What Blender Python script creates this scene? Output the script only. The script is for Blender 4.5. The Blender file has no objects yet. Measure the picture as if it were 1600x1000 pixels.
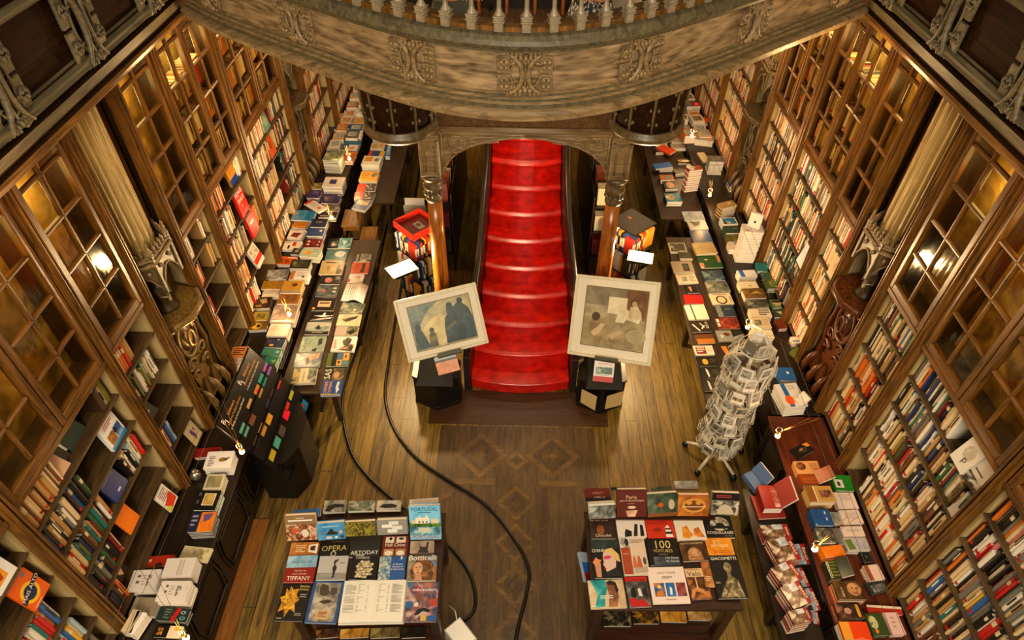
import bpy, bmesh, math, random
import numpy as np
from mathutils import Vector, Matrix
R = random.Random(11)
SC = bpy.context.scene
COL = SC.collection
PI = math.pi

# ------------------------------------------------------------------ camera model (f in pixels of a 1600x1000 frame)
F = 1025.0; H = 5.9
def _cv(px, py): return np.array([px - 800.0, -(py - 500.0), -F])
_d = _cv(825, -500); _d /= np.linalg.norm(_d)
_n = _cv(785, 1550); _n /= np.linalg.norm(_n)
_Z = -_n; _Y = _d - _Z * (_d @ _Z); _Y /= np.linalg.norm(_Y); _X = np.cross(_Y, _Z)
RM = np.array([_X, _Y, _Z])
def ray(px, py): return RM @ _cv(px, py)
def pz(px, py, z):
    r = ray(px, py); t = (z - H) / r[2]; return Vector((r[0]*t, r[1]*t, z))
def pyy(px, py, y):
    r = ray(px, py); t = y / r[1]; return Vector((r[0]*t, y, H + r[2]*t))
def pxx(px, py, x):
    r = ray(px, py); t = x / r[0]; return Vector((x, r[1]*t, H + r[2]*t))
def pplane(px, py, o, n):
    r = Vector(ray(px, py)); c = Vector((0, 0, H)); t = (o - c).dot(n) / r.dot(n); return c + r*t
ZO = {'A': (400,240,.15), 'B': (370,360,.15), 'C': (330,490,.15), 'Z': (440,120,.15), 'Y': (980,120,.15), 'D': (1010,250,.15),
      'E': (1020,380,.15), 'F': (1050,500,.15), 'G': (1150,690,.15), 'H': (1180,820,.15), 'I': (1300,850,.1875), 'J': (400,750,.25),
      'K': (800,750,.25), 'M': (170,850,.15), 'N': (270,680,.15)}
def zq(code, q):
    ox, oy, s = ZO[code]
    return [(ox + q[i]*s, oy + q[i+1]*s) for i in range(0, len(q), 2)]

# ------------------------------------------------------------------ materials
_M = {}
def lin(h):
    h = h.lstrip('#'); out = []
    for i in (0, 2, 4):
        c = int(h[i:i+2], 16)/255
        out.append(c/12.92 if c <= .04045 else ((c+.055)/1.055)**2.4)
    return (*out, 1)
def _new(key):
    m = bpy.data.materials.new(key); m.use_nodes = True
    nt = m.node_tree; b = nt.nodes['Principled BSDF']
    _M[key] = m
    return m, nt, b
def flat(h, rough=.55, metal=0.0, spec=.4):
    key = 'paint_%s_%d_%d' % (h, rough*100, metal*100)
    if key in _M: return _M[key]
    m, nt, b = _new(key)
    n = nt.nodes.new('ShaderNodeTexNoise'); n.inputs['Scale'].default_value = 35; n.inputs['Detail'].default_value = 3
    r = nt.nodes.new('ShaderNodeValToRGB'); c = lin(h)
    r.color_ramp.elements[0].color = (c[0]*.86, c[1]*.86, c[2]*.86, 1); r.color_ramp.elements[1].color = (min(1, c[0]*1.1), min(1, c[1]*1.1), min(1, c[2]*1.1), 1)
    nt.links.new(n.outputs['Fac'], r.inputs['Fac']); nt.links.new(r.outputs['Color'], b.inputs['Base Color'])
    b.inputs['Roughness'].default_value = rough; b.inputs['Metallic'].default_value = metal; b.inputs['Specular IOR Level'].default_value = spec
    return m
def emit(h, s, key=None):
    key = 'glow_%s_%g' % (h, s)
    if key in _M: return _M[key]
    m, nt, b = _new(key)
    b.inputs['Base Color'].default_value = lin(h); b.inputs['Emission Color'].default_value = lin(h); b.inputs['Emission Strength'].default_value = s
    return m
def wood(key, c1, c2, scale=(2, 2, 14), rough=.45, dist=3.0, bump=.25, wave=5.0, spec=.5, axis='Z'):
    """grain runs along the axis given"""
    key = 'wood_' + key
    if key in _M: return _M[key]
    m, nt, b = _new(key); N = nt.nodes.new; L = nt.links.new
    tc = N('ShaderNodeTexCoord'); mp = N('ShaderNodeMapping')
    s = {'X': (.6, 6, 6), 'Y': (6, .6, 6), 'Z': (6, 6, .6)}[axis]
    mp.inputs['Scale'].default_value = s
    L(tc.outputs['Object'], mp.inputs['Vector'])
    n = N('ShaderNodeTexNoise'); n.inputs['Scale'].default_value = wave; n.inputs['Detail'].default_value = 9; n.inputs['Distortion'].default_value = dist*.3; n.inputs['Roughness'].default_value = .62
    L(mp.outputs['Vector'], n.inputs['Vector'])
    r = N('ShaderNodeValToRGB'); e = r.color_ramp.elements
    e[0].position = .3; e[1].position = .72; e[0].color = lin(c1); e[1].color = lin(c2)
    L(n.outputs['Fac'], r.inputs['Fac']); L(r.outputs['Color'], b.inputs['Base Color'])
    bp = N('ShaderNodeBump'); bp.inputs['Strength'].default_value = bump; bp.inputs['Distance'].default_value = .006
    L(n.outputs['Fac'], bp.inputs['Height']); L(bp.outputs['Normal'], b.inputs['Normal'])
    b.inputs['Roughness'].default_value = rough; b.inputs['Specular IOR Level'].default_value = spec
    return m
def gallery_wood():
    m, nt, b = _new('wood_gallery_burl'); N = nt.nodes.new; L = nt.links.new
    tc = N('ShaderNodeTexCoord'); mp = N('ShaderNodeMapping'); mp.inputs['Scale'].default_value = (.9, .9, 4.5)
    L(tc.outputs['Object'], mp.inputs['Vector'])
    n0 = N('ShaderNodeTexNoise'); n0.inputs['Scale'].default_value = 1.3; n0.inputs['Detail'].default_value = 2; n0.inputs['Distortion'].default_value = .6; L(mp.outputs['Vector'], n0.inputs['Vector'])
    w = N('ShaderNodeMath'); w.operation = 'MULTIPLY'; w.inputs[1].default_value = 34; L(n0.outputs['Fac'], w.inputs[0])
    sn = N('ShaderNodeMath'); sn.operation = 'SINE'; L(w.outputs[0], sn.inputs[0])
    n1 = N('ShaderNodeTexNoise'); n1.inputs['Scale'].default_value = 9; n1.inputs['Detail'].default_value = 8; L(mp.outputs['Vector'], n1.inputs['Vector'])
    mx = N('ShaderNodeMath'); mx.operation = 'MULTIPLY_ADD'; mx.inputs[1].default_value = .085; L(sn.outputs[0], mx.inputs[0]); L(n1.outputs['Fac'], mx.inputs[2])
    r = N('ShaderNodeValToRGB'); e = r.color_ramp.elements; e[0].position = .25; e[1].position = .75
    e[0].color = lin('4a3824'); e[1].color = lin('a58a66'); L(mx.outputs[0], r.inputs['Fac']); L(r.outputs['Color'], b.inputs['Base Color'])
    bp = N('ShaderNodeBump'); bp.inputs['Strength'].default_value = .04; bp.inputs['Distance'].default_value = .001; L(mx.outputs[0], bp.inputs['Height']); L(bp.outputs['Normal'], b.inputs['Normal'])
    b.inputs['Roughness'].default_value = .42
    return m
def plank_floor():
    m, nt, b = _new('floor_planks'); N = nt.nodes.new; L = nt.links.new
    tc = N('ShaderNodeTexCoord'); sp = N('ShaderNodeSeparateXYZ'); L(tc.outputs['Object'], sp.inputs[0])
    def math_(op, a, v=None, c=None):
        q = N('ShaderNodeMath'); q.operation = op; L(a, q.inputs[0])
        if v is not None:
            if isinstance(v, (int, float)): q.inputs[1].default_value = v
            else: L(v, q.inputs[1])
        if c is not None: q.inputs[2].default_value = c
        return q.outputs[0]
    u = math_('DIVIDE', sp.outputs['X'], .125); fl = math_('FLOOR', u); fr = math_('FRACT', u)
    gap = math_('LESS_THAN', fr, .045)
    wn = N('ShaderNodeTexWhiteNoise'); wn.noise_dimensions = '1D'; L(fl, wn.inputs['W'])
    # plank ends
    yo = math_('MULTIPLY', wn.outputs['Value'], 7.0); yy = math_('ADD', sp.outputs['Y'], yo); yd = math_('DIVIDE', yy, 3.1); ye = math_('LESS_THAN', math_('FRACT', yd), .0025)
    g = math_('MAXIMUM', gap, ye)
    mp = N('ShaderNodeMapping'); mp.inputs['Scale'].default_value = (9, .8, 1); L(tc.outputs['Object'], mp.inputs['Vector'])
    off = N('ShaderNodeVectorMath'); off.operation = 'ADD'; L(mp.outputs['Vector'], off.inputs[0]); L(wn.outputs['Color'], off.inputs[1])
    n = N('ShaderNodeTexNoise'); n.inputs['Scale'].default_value = 4; n.inputs['Detail'].default_value = 9; n.inputs['Distortion'].default_value = .8; L(off.outputs[0], n.inputs['Vector'])
    n2 = N('ShaderNodeTexNoise'); n2.inputs['Scale'].default_value = .9; n2.inputs['Detail'].default_value = 4; L(tc.outputs['Object'], n2.inputs['Vector'])
    v = math_('MULTIPLY_ADD', wn.outputs['Value'], .22, -.11); v = math_('ADD', n.outputs['Fac'], v)
    v2 = math_('MULTIPLY_ADD', n2.outputs['Fac'], .5, -.25); v = math_('ADD', v, v2)
    r = N('ShaderNodeValToRGB'); e = r.color_ramp.elements; e[0].position = .22; e[1].position = .8; e[0].color = lin('2c1e08'); e[1].color = lin('8e702c')
    L(v, r.inputs['Fac'])
    mx = N('ShaderNodeMix'); mx.data_type = 'RGBA'; L(g, mx.inputs['Factor']); L(r.outputs['Color'], mx.inputs['A']); mx.inputs['B'].default_value = lin('1c1206')
    L(mx.outputs['Result'], b.inputs['Base Color'])
    b.inputs['Roughness'].default_value = .42
    bp = N('ShaderNodeBump'); bp.inputs['Strength'].default_value = .3; bp.inputs['Distance'].default_value = .004; L(n.outputs['Fac'], bp.inputs['Height']); L(bp.outputs['Normal'], b.inputs['Normal'])
    return m
def art(c1, c2, c3, scale=14.0, rough=.35, det=4):
    key = 'print_%s_%s_%s_%g' % (c1, c2, c3, scale)
    if key in _M: return _M[key]
    m, nt, b = _new(key); N = nt.nodes.new; L = nt.links.new
    tc = N('ShaderNodeTexCoord')
    n = N('ShaderNodeTexNoise'); n.inputs['Scale'].default_value = scale; n.inputs['Detail'].default_value = det; n.inputs['Distortion'].default_value = 1.2
    L(tc.outputs['Object'], n.inputs['Vector'])
    r = N('ShaderNodeValToRGB'); e = r.color_ramp.elements; e[0].position = .36; e[1].position = .64; e[0].color = lin(c1); e[1].color = lin(c3)
    k = e.new(.5); k.color = lin(c2)
    L(n.outputs['Fac'], r.inputs['Fac']); L(r.outputs['Color'], b.inputs['Base Color']); b.inputs['Roughness'].default_value = rough
    return m
def glass(key='pane_glass', tint='f2ecd4', rough=.06):
    if key in _M: return _M[key]
    m, nt, b = _new(key); N = nt.nodes.new; L = nt.links.new
    tr = N('ShaderNodeBsdfTransparent'); tr.inputs['Color'].default_value = lin(tint)
    gl = N('ShaderNodeBsdfGlossy'); gl.inputs['Roughness'].default_value = rough
    n = N('ShaderNodeTexNoise'); n.inputs['Scale'].default_value = 6; bp = N('ShaderNodeBump'); bp.inputs['Strength'].default_value = .25; bp.inputs['Distance'].default_value = .01
    L(n.outputs['Fac'], bp.inputs['Height']); L(bp.outputs['Normal'], gl.inputs['Normal'])
    lw = N('ShaderNodeLayerWeight'); lw.inputs['Blend'].default_value = .5; pw = N('ShaderNodeMath'); pw.operation = 'POWER'; pw.inputs[1].default_value = 4; L(lw.outputs['Facing'], pw.inputs[0])
    fr = N('ShaderNodeMath'); fr.operation = 'MULTIPLY_ADD'; fr.inputs[1].default_value = .6; fr.inputs[2].default_value = .035; L(pw.outputs[0], fr.inputs[0])
    mx = N('ShaderNodeMixShader'); L(fr.outputs[0], mx.inputs['Fac']); L(tr.outputs[0], mx.inputs[1]); L(gl.outputs[0], mx.inputs[2])
    L(mx.outputs[0], nt.nodes['Material Output'].inputs['Surface'])
    return m
def carpet():
    m, nt, b = _new('stair_red_lacquer'); N = nt.nodes.new; L = nt.links.new
    tc = N('ShaderNodeTexCoord'); n = N('ShaderNodeTexNoise'); n.inputs['Scale'].default_value = 9; n.inputs['Detail'].default_value = 6; L(tc.outputs['Object'], n.inputs['Vector'])
    r = N('ShaderNodeValToRGB'); e = r.color_ramp.elements; e[0].position = .3; e[1].position = .7; e[0].color = lin('9a0c04'); e[1].color = lin('d81a08')
    L(n.outputs['Fac'], r.inputs['Fac']); L(r.outputs['Color'], b.inputs['Base Color'])
    n2 = N('ShaderNodeTexNoise'); n2.inputs['Scale'].default_value = 140; n2.inputs['Detail'].default_value = 3; L(tc.outputs['Object'], n2.inputs['Vector'])
    bp = N('ShaderNodeBump'); bp.inputs['Strength'].default_value = .12; bp.inputs['Distance'].default_value = .001; L(n2.outputs['Fac'], bp.inputs['Height']); L(bp.outputs['Normal'], b.inputs['Normal'])
    b.inputs['Roughness'].default_value = .24; b.inputs['Specular IOR Level'].default_value = .42
    return m
DARK = wood('dark_walnut', '0c0603', '24160a', rough=.38)
DARKY = wood('dark_walnut_long', '0c0603', '24160a', rough=.38, axis='Y')
CASE = wood('bookcase_oak', '2c1c08', '84561f', rough=.32)
CASEY = wood('bookcase_oak_long', '2c1c08', '84561f', rough=.32, axis='Y')
SHELFW = wood('shelf_board', '22170a', '5e4422', rough=.5, axis='Y')
BACKW = wood('case_lining', '9a8454', 'c4aa74', rough=.7, bump=.05)
MAHO = wood('red_mahogany', '2a1206', '703a12', rough=.3)
TABLEW = wood('table_mahogany', '180a04', '40200e', rough=.35, axis='X')
COLW = wood('column_oak', '5c2c0c', 'b56a26', rough=.22)
STONEW = wood('shaft_pale_oak', '8a703e', 'c2a566', rough=.5)
CARVE = wood('carved_grey_oak', '4a3a22', '9c8058', rough=.4, axis='X')
CARVED = wood('carved_dark_oak', '2c2110', '6e5a37', rough=.4)
PANELD = wood('panel_dark_oak', '140903', '301a08', rough=.7, axis='Y', spec=.06)
MOULD = wood('moulding_grey_oak', '30291a', '665a3c', rough=.55, axis='Y')
GALL = gallery_wood()
FLOORM = plank_floor()
RED = carpet()
PAGES = flat('d8c7a2', .8)
PAGEW = flat('e6dfd0', .8)
BLACK = flat('0b0908', .35)
INK = flat('161210', .6)
WHITE = flat('e8e2d6', .5)
BRASS = flat('a87832', .3, .9)
STEEL = flat('b8b2a4', .3, .9)
GLASS = glass()

# ------------------------------------------------------------------ mesh building
class MB:
    def __init__(s): s.v = []; s.f = []; s.m = []; s.sm = []; s.mats = []
    def mi(s, mat):
        if mat not in s.mats: s.mats.append(mat)
        return s.mats.index(mat)
    def add(s, vs, fs, mat, smooth=False):
        b = len(s.v); s.v.extend(tuple(v) for v in vs); k = s.mi(mat)
        for f in fs: s.f.append(tuple(b+i for i in f)); s.m.append(k); s.sm.append(smooth)
        return s
    def box(s, x0, y0, z0, x1, y1, z1, mat, M=None):
        x0, x1 = min(x0, x1), max(x0, x1); y0, y1 = min(y0, y1), max(y0, y1); z0, z1 = min(z0, z1), max(z0, z1)
        vs = [Vector(p) for p in ((x0,y0,z0),(x1,y0,z0),(x1,y1,z0),(x0,y1,z0),(x0,y0,z1),(x1,y0,z1),(x1,y1,z1),(x0,y1,z1))]
        if M is not None: vs = [M @ v for v in vs]
        return s.add(vs, [(0,3,2,1),(4,5,6,7),(0,1,5,4),(1,2,6,5),(2,3,7,6),(3,0,4,7)], mat)
    def cbox(s, x0, y0, z0, x1, y1, z1, c, mat, M=None):
        """box with all edges chamfered by c"""
        x0, x1 = min(x0, x1), max(x0, x1); y0, y1 = min(y0, y1), max(y0, y1); z0, z1 = min(z0, z1), max(z0, z1)
        bm = bmesh.new(); bmesh.ops.create_cube(bm, size=1)
        for v in bm.verts: v.co = Vector((x0 + (v.co.x+.5)*(x1-x0), y0 + (v.co.y+.5)*(y1-y0), z0 + (v.co.z+.5)*(z1-z0)))
        bmesh.ops.bevel(bm, geom=list(bm.edges), offset=c, segments=1, affect='EDGES')
        bm.verts.index_update()
        vs = [v.co.copy() for v in bm.verts]
        if M is not None: vs = [M @ v for v in vs]
        fs = [tuple(v.index for v in f.verts) for f in bm.faces]; bm.free()
        return s.add(vs, fs, mat)
    def prism(s, poly, a, b, mat, axis='z', M=None, smooth=False):
        """poly of 2-D points extruded from a to b along the axis ((x,y) for z, (y,z) for x, (x,z) for y)"""
        def P(p, t): return {'z': (p[0], p[1], t), 'x': (t, p[0], p[1]), 'y': (p[0], t, p[1])}[axis]
        n = len(poly); vs = [Vector(P(p, a)) for p in poly] + [Vector(P(p, b)) for p in poly]
        if M is not None: vs = [M @ v for v in vs]
        fs = [(i, (i+1) % n, n+(i+1) % n, n+i) for i in range(n)]
        s.add(vs, fs, mat, smooth); k = len(s.v) - 2*n
        s.f.append(tuple(range(k+n-1, k-1, -1))); s.m.append(s.mi(mat)); s.sm.append(False)
        s.f.append(tuple(range(k+n, k+2*n))); s.m.append(s.mi(mat)); s.sm.append(False)
        return s
    def lathe(s, prof, mat, c=(0,0), seg=24, M=None, a0=0, a1=2*PI, smooth=True):
        """prof: (radius, z) from bottom to top"""
        full = abs(a1-a0-2*PI) < 1e-6; n = seg if full else seg+1; vs = []
        for r, z in prof:
            for i in range(n):
                a = a0 + (a1-a0)*i/seg; vs.append(Vector((c[0]+r*math.cos(a), c[1]+r*math.sin(a), z)))
        if M is not None: vs = [M @ v for v in vs]
        fs = []
        for j in range(len(prof)-1):
            for i in range(seg):
                i2 = (i+1) % n; fs.append((j*n+i, j*n+i2, (j+1)*n+i2, (j+1)*n+i))
        s.add(vs, fs, mat, smooth)
        if full:
            k = len(s.v) - len(vs)
            if prof[0][0] > 1e-4: s.f.append(tuple(k+i for i in range(n-1, -1, -1))); s.m.append(s.mi(mat)); s.sm.append(False)
            if prof[-1][0] > 1e-4: s.f.append(tuple(k+(len(prof)-1)*n+i for i in range(n))); s.m.append(s.mi(mat)); s.sm.append(False)
        return s
    def tube(s, pts, r, mat, seg=8, closed=False, M=None, smooth=True):
        pts = [Vector(p) for p in pts]; n = len(pts); rr = r if isinstance(r, (list, tuple)) else [r]*n
        vs = []; up = None
        for i, p in enumerate(pts):
            a = pts[i-1] if (i > 0 or closed) else p; b = pts[(i+1) % n] if (i < n-1 or closed) else p
            t = (b-a).normalized()
            if up is None: up = t.orthogonal().normalized()
            up = (up - t*up.dot(t)); up = up.normalized() if up.length > 1e-6 else t.orthogonal().normalized()
            w = t.cross(up)
            for k in range(seg):
                a_ = 2*PI*k/seg; vs.append(p + (up*math.cos(a_) + w*math.sin(a_))*rr[i])
        if M is not None: vs = [M @ v for v in vs]
        fs = []
        for i in range(n if closed else n-1):
            j = (i+1) % n
            for k in range(seg): k2 = (k+1) % seg; fs.append((i*seg+k, i*seg+k2, j*seg+k2, j*seg+k))
        if not closed: fs += [tuple(range(seg-1, -1, -1)), tuple((n-1)*seg+k for k in range(seg))]
        return s.add(vs, fs, mat, smooth)
    def ball(s, c, r, mat, sx=1, sy=1, sz=1, u=14, w=9, M=None):
        prof = [(max(1e-5, math.sin(PI*j/w))*1.0, -math.cos(PI*j/w)) for j in range(w+1)]
        vs = []; fs = []
        for q, z in prof:
            for i in range(u): vs.append(Vector((c[0]+r*sx*q*math.cos(2*PI*i/u), c[1]+r*sy*q*math.sin(2*PI*i/u), c[2]+r*sz*z)))
        if M is not None: vs = [M @ v for v in vs]
        for j in range(w):
            for i in range(u): fs.append((j*u+i, j*u+(i+1) % u, (j+1)*u+(i+1) % u, (j+1)*u+i))
        return s.add(vs, fs, mat, True)
    def sweep(s, path, prof, mat, closed=False, mats=None):
        """path: list of (point xy, outward normal xy); prof: list of (out, z); makes a moulded strip. mats: one per profile segment"""
        n = len(path); m = len(prof); vs = []
        for (p, nn) in path:
            for (o, z) in prof: vs.append((p[0]+nn[0]*o, p[1]+nn[1]*o, z))
        for j in range(m-1):
            fs = [(i*m+j, (i+1)*m+j, (i+1)*m+j+1, i*m+j+1) for i in range(n-1)]
            if mats: pass
            b = len(s.v)
            if j == 0: base = b; s.v.extend(vs)
            k = s.mi(mats[j] if mats else mat)
            for f in fs: s.f.append(tuple(base+i for i in f)); s.m.append(k); s.sm.append(False)
        return s
    def build(s, name, parent=None, M=None, bevel=0, bseg=2):
        me = bpy.data.meshes.new(name); me.from_pydata(s.v, [], s.f)
        for m in s.mats: me.materials.append(m)
        me.polygons.foreach_set('material_index', s.m); me.polygons.foreach_set('use_smooth', s.sm); me.update()
        o = bpy.data.objects.new(name, me); COL.objects.link(o)
        if M is not None: o.matrix_basis = M
        if parent is not None: o.parent = parent
        if bevel:
            b = o.modifiers.new('bevel', 'BEVEL'); b.width = bevel; b.segments = bseg; b.limit_method = 'ANGLE'; b.angle_limit = math.radians(40)
        return o
def tag(o, label=None, cat=None, group=None, kind=None):
    if label: o['label'] = label
    if cat: o['category'] = cat
    if group: o['group'] = group
    if kind: o['kind'] = kind
    return o
def thing(name, label, cat, loc=(0, 0, 0), group=None, M=None):
    o = bpy.data.objects.new(name, None); COL.objects.link(o); o.empty_display_size = .1
    if M is not None: o.matrix_basis = M
    else: o.location = loc
    return tag(o, label, cat, group)
def struct(mb, name, label=None): return tag(mb.build(name), label, None, None, 'structure')
ORD = ('first second third fourth fifth sixth seventh eighth ninth tenth eleventh twelfth thirteenth fourteenth fifteenth sixteenth seventeenth eighteenth nineteenth '
       'twentieth').split()
TENS = {2: 'twenty', 3: 'thirty', 4: 'forty', 5: 'fifty'}
def ordinal(n):
    if n <= 20: return ORD[n-1]
    t, u = divmod(n, 10)
    return {3: 'thirtieth', 4: 'fortieth', 5: 'fiftieth'}[t] if u == 0 else TENS[t] + '-' + ORD[u-1]
def light(name, kind, loc, energy, color, size=.05, parent=None, **kw):
    l = bpy.data.lights.new(name, kind); l.energy = energy; l.color = color
    if kind == 'POINT' or kind == 'SPOT': l.shadow_soft_size = size
    if kind == 'AREA': l.size = size
    for k, v in kw.items(): setattr(l, k, v)
    o = bpy.data.objects.new(name, l); COL.objects.link(o); o.location = loc
    return o
# ------------------------------------------------------------------ camera, world, colour management
cam = bpy.data.cameras.new('camera'); cam.sensor_width = 36; cam.lens = 36*F/1600; cam.clip_start = .05; cam.clip_end = 100
co = bpy.data.objects.new('camera', cam); COL.objects.link(co)
m4 = Matrix.Identity(4)
for i in range(3):
    for j in range(3): m4[i][j] = float(RM[i][j])
m4.translation = Vector((0, 0, H)); co.matrix_world = m4; SC.camera = co
SC.view_settings.view_transform = 'Standard'; SC.view_settings.look = 'None'; SC.view_settings.exposure = 0.0; SC.view_settings.gamma = 1.0
SC.cycles.max_bounces = 6; SC.cycles.transparent_max_bounces = 12; SC.cycles.use_denoising = True; SC.cycles.sample_clamp_indirect = 4.0; SC.cycles.caustics_reflective = False; SC.cycles.caustics_refractive = False
w = bpy.data.worlds.new('world'); SC.world = w; w.use_nodes = True
w.node_tree.nodes['Background'].inputs['Color'].default_value = lin('ffd9a0'); w.node_tree.nodes['Background'].inputs['Strength'].default_value = .07

# ------------------------------------------------------------------ setting
struct(MB().box(-3.3, .2, -.1, 3.42, 12.6, 0, FLOORM), 'floor', 'long worn yellow-brown floorboards running towards the back')
WALLP = flat('4a3a20', .8)
struct(MB().box(-3.42, .2, 0, -3.28, 12.6, 6.2, WALLP), 'wall_left', 'brown wall behind the bookcases')
struct(MB().box(3.4, .2, 0, 3.54, 12.6, 6.2, WALLP), 'wall_right', 'brown wall behind the bookcases')
struct(MB().box(-3.42, 12.6, 0, 3.54, 12.75, 6.2, wood('end_wall', '2c1a0a', '6b441f')), 'wall_back', 'dark wooden wall at the far end')
# front edge of the gallery, measured along its lower lip
EDGE = [(-2.61,5.26),(-2.24,4.92),(-1.77,4.57),(-1.34,4.27),(-.95,4.0),(-.6,3.80),(-.28,3.69),(.03,3.655),(.34,3.71),(.69,3.87),(1.03,4.10),(1.43,4.41),(1.88,4.79),(2.38,5.20),(2.73,5.50)]
def cat_rom(pts, n=5):
    out = []
    for i in range(len(pts)-1):
        p0 = Vector(pts[max(0, i-1)]); p1 = Vector(pts[i]); p2 = Vector(pts[i+1]); p3 = Vector(pts[min(len(pts)-1, i+2)])
        for k in range(n):
            t = k/n; out.append(.5*((2*p1) + (p2-p0)*t + (2*p0-5*p1+4*p2-p3)*t*t + (3*p1-p0-3*p2+p3)*t**3))
    out.append(Vector(pts[-1])); return out
def with_normals(pts):
    res = []
    for i, p in enumerate(pts):
        a = pts[max(0, i-1)]; b = pts[min(len(pts)-1, i+1)]; t = (b-a).normalized(); res.append((p, Vector((t.y, -t.x))))
    return res
CURVE = with_normals(cat_rom(EDGE))
# gallery slabs (the ceiling of the lower shop)
cm = MB(); SOF = wood('soffit', '33200e', '6a4820', axis='Y')
n = len(CURVE)
for i in range(n-1):
    (p, a), (q, b) = CURVE[i], CURVE[i+1]
    pl = [(p.x-a.x*.10, p.y-a.y*.10), (q.x-b.x*.10, q.y-b.y*.10), (q.x-b.x*.42, q.y-b.y*.42), (p.x-a.x*.42, p.y-a.y*.42)]
    cm.prism(pl, 4.005, 4.44, SOF)
cm.prism([(-3.3, .2), (-2.72, .2), (-2.72, 5.3), (-2.3, 5.15), (-1.55, 4.65), (-1.3, 4.6), (-1.3, 12.6), (-3.3, 12.6)], 4.005, 4.44, SOF)
cm.prism([(3.42, .2), (3.42, 12.6), (1.4, 12.6), (1.4, 4.7), (1.62, 4.8), (2.3, 5.35), (2.84, 5.55), (2.84, .2)], 4.005, 4.44, SOF)
cm.box(-1.3, 8.6, 4.005, 1.4, 12.6, 4.44, SOF)
struct(cm, 'ceiling', 'dark timber underside of the galleries')
# inlaid floor in the middle
im = MB(); D1 = wood('inlay_dark', '2c1e0a', '5c4420', axis='Y'); D2 = wood('inlay_light', '3c2a10', '705224', axis='X'); D3 = wood('inlay_mid', '2a1c0a', '50381a')
im.box(-.80, 1.3, .0, .88, 4.36, .002, D1)
im.box(-.95, 4.38, .0, 1.05, 4.86, .0025, wood('inlay_step', '2c1808', '4e3014', axis='X'))
def ring(cx, cy, r, wd, mat, z=.0035, k=4, rot=0):
    for i in range(k):
        a0 = rot+2*PI*i/k; a1 = rot+2*PI*(i+1)/k
        im.prism([(cx+r*math.cos(a0), cy+r*math.sin(a0)), (cx+r*math.cos(a1), cy+r*math.sin(a1)), (cx+(r-wd)*math.cos(a1), cy+(r-wd)*math.sin(a1)), (cx+(r-wd)*math.cos(a0), cy+(r-wd)*math.sin(a0))], .001, z, mat)
for cx in (-.34, .42):
    ring(cx, 3.98, .29, .075, D2); ring(cx, 3.98, .19, .05, D3); im.prism([(cx-.075, 3.98), (cx, 3.95), (cx+.075, 3.98), (cx, 4.01)], .001, .004, D2); im.prism([(cx, 3.905), (cx+.03, 3.98), (cx, 4.055), (cx-.03, 3.98)], .001, .0045, D2)
ring(.04, 3.92, .13, .06, D2); ring(.04, 3.92, .05, .049, D3)
for s in (-1, 1):
    im.box(.04+s*.24, 3.62, .001, .04+s*.62, 3.69, .004, D2); im.box(.04+s*.24, 1.3, .001, .04+s*.31, 3.62, .004, D3)
    for k in range(6): im.prism([(.04+s*.66, 3.55-k*.42), (.04+s*.9, 3.4-k*.42), (.04+s*.9, 3.33-k*.42), (.04+s*.66, 3.48-k*.42)], .001, .0038, D2)
for k in range(5):
    cy = 3.42-k*.42; ring(.04, cy, .2, .055, D2); ring(.04, cy, .1, .05, D3)
struct(im, 'trim_1', 'darker parquet inlay of diamonds and bars in the middle of the floor')

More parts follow.
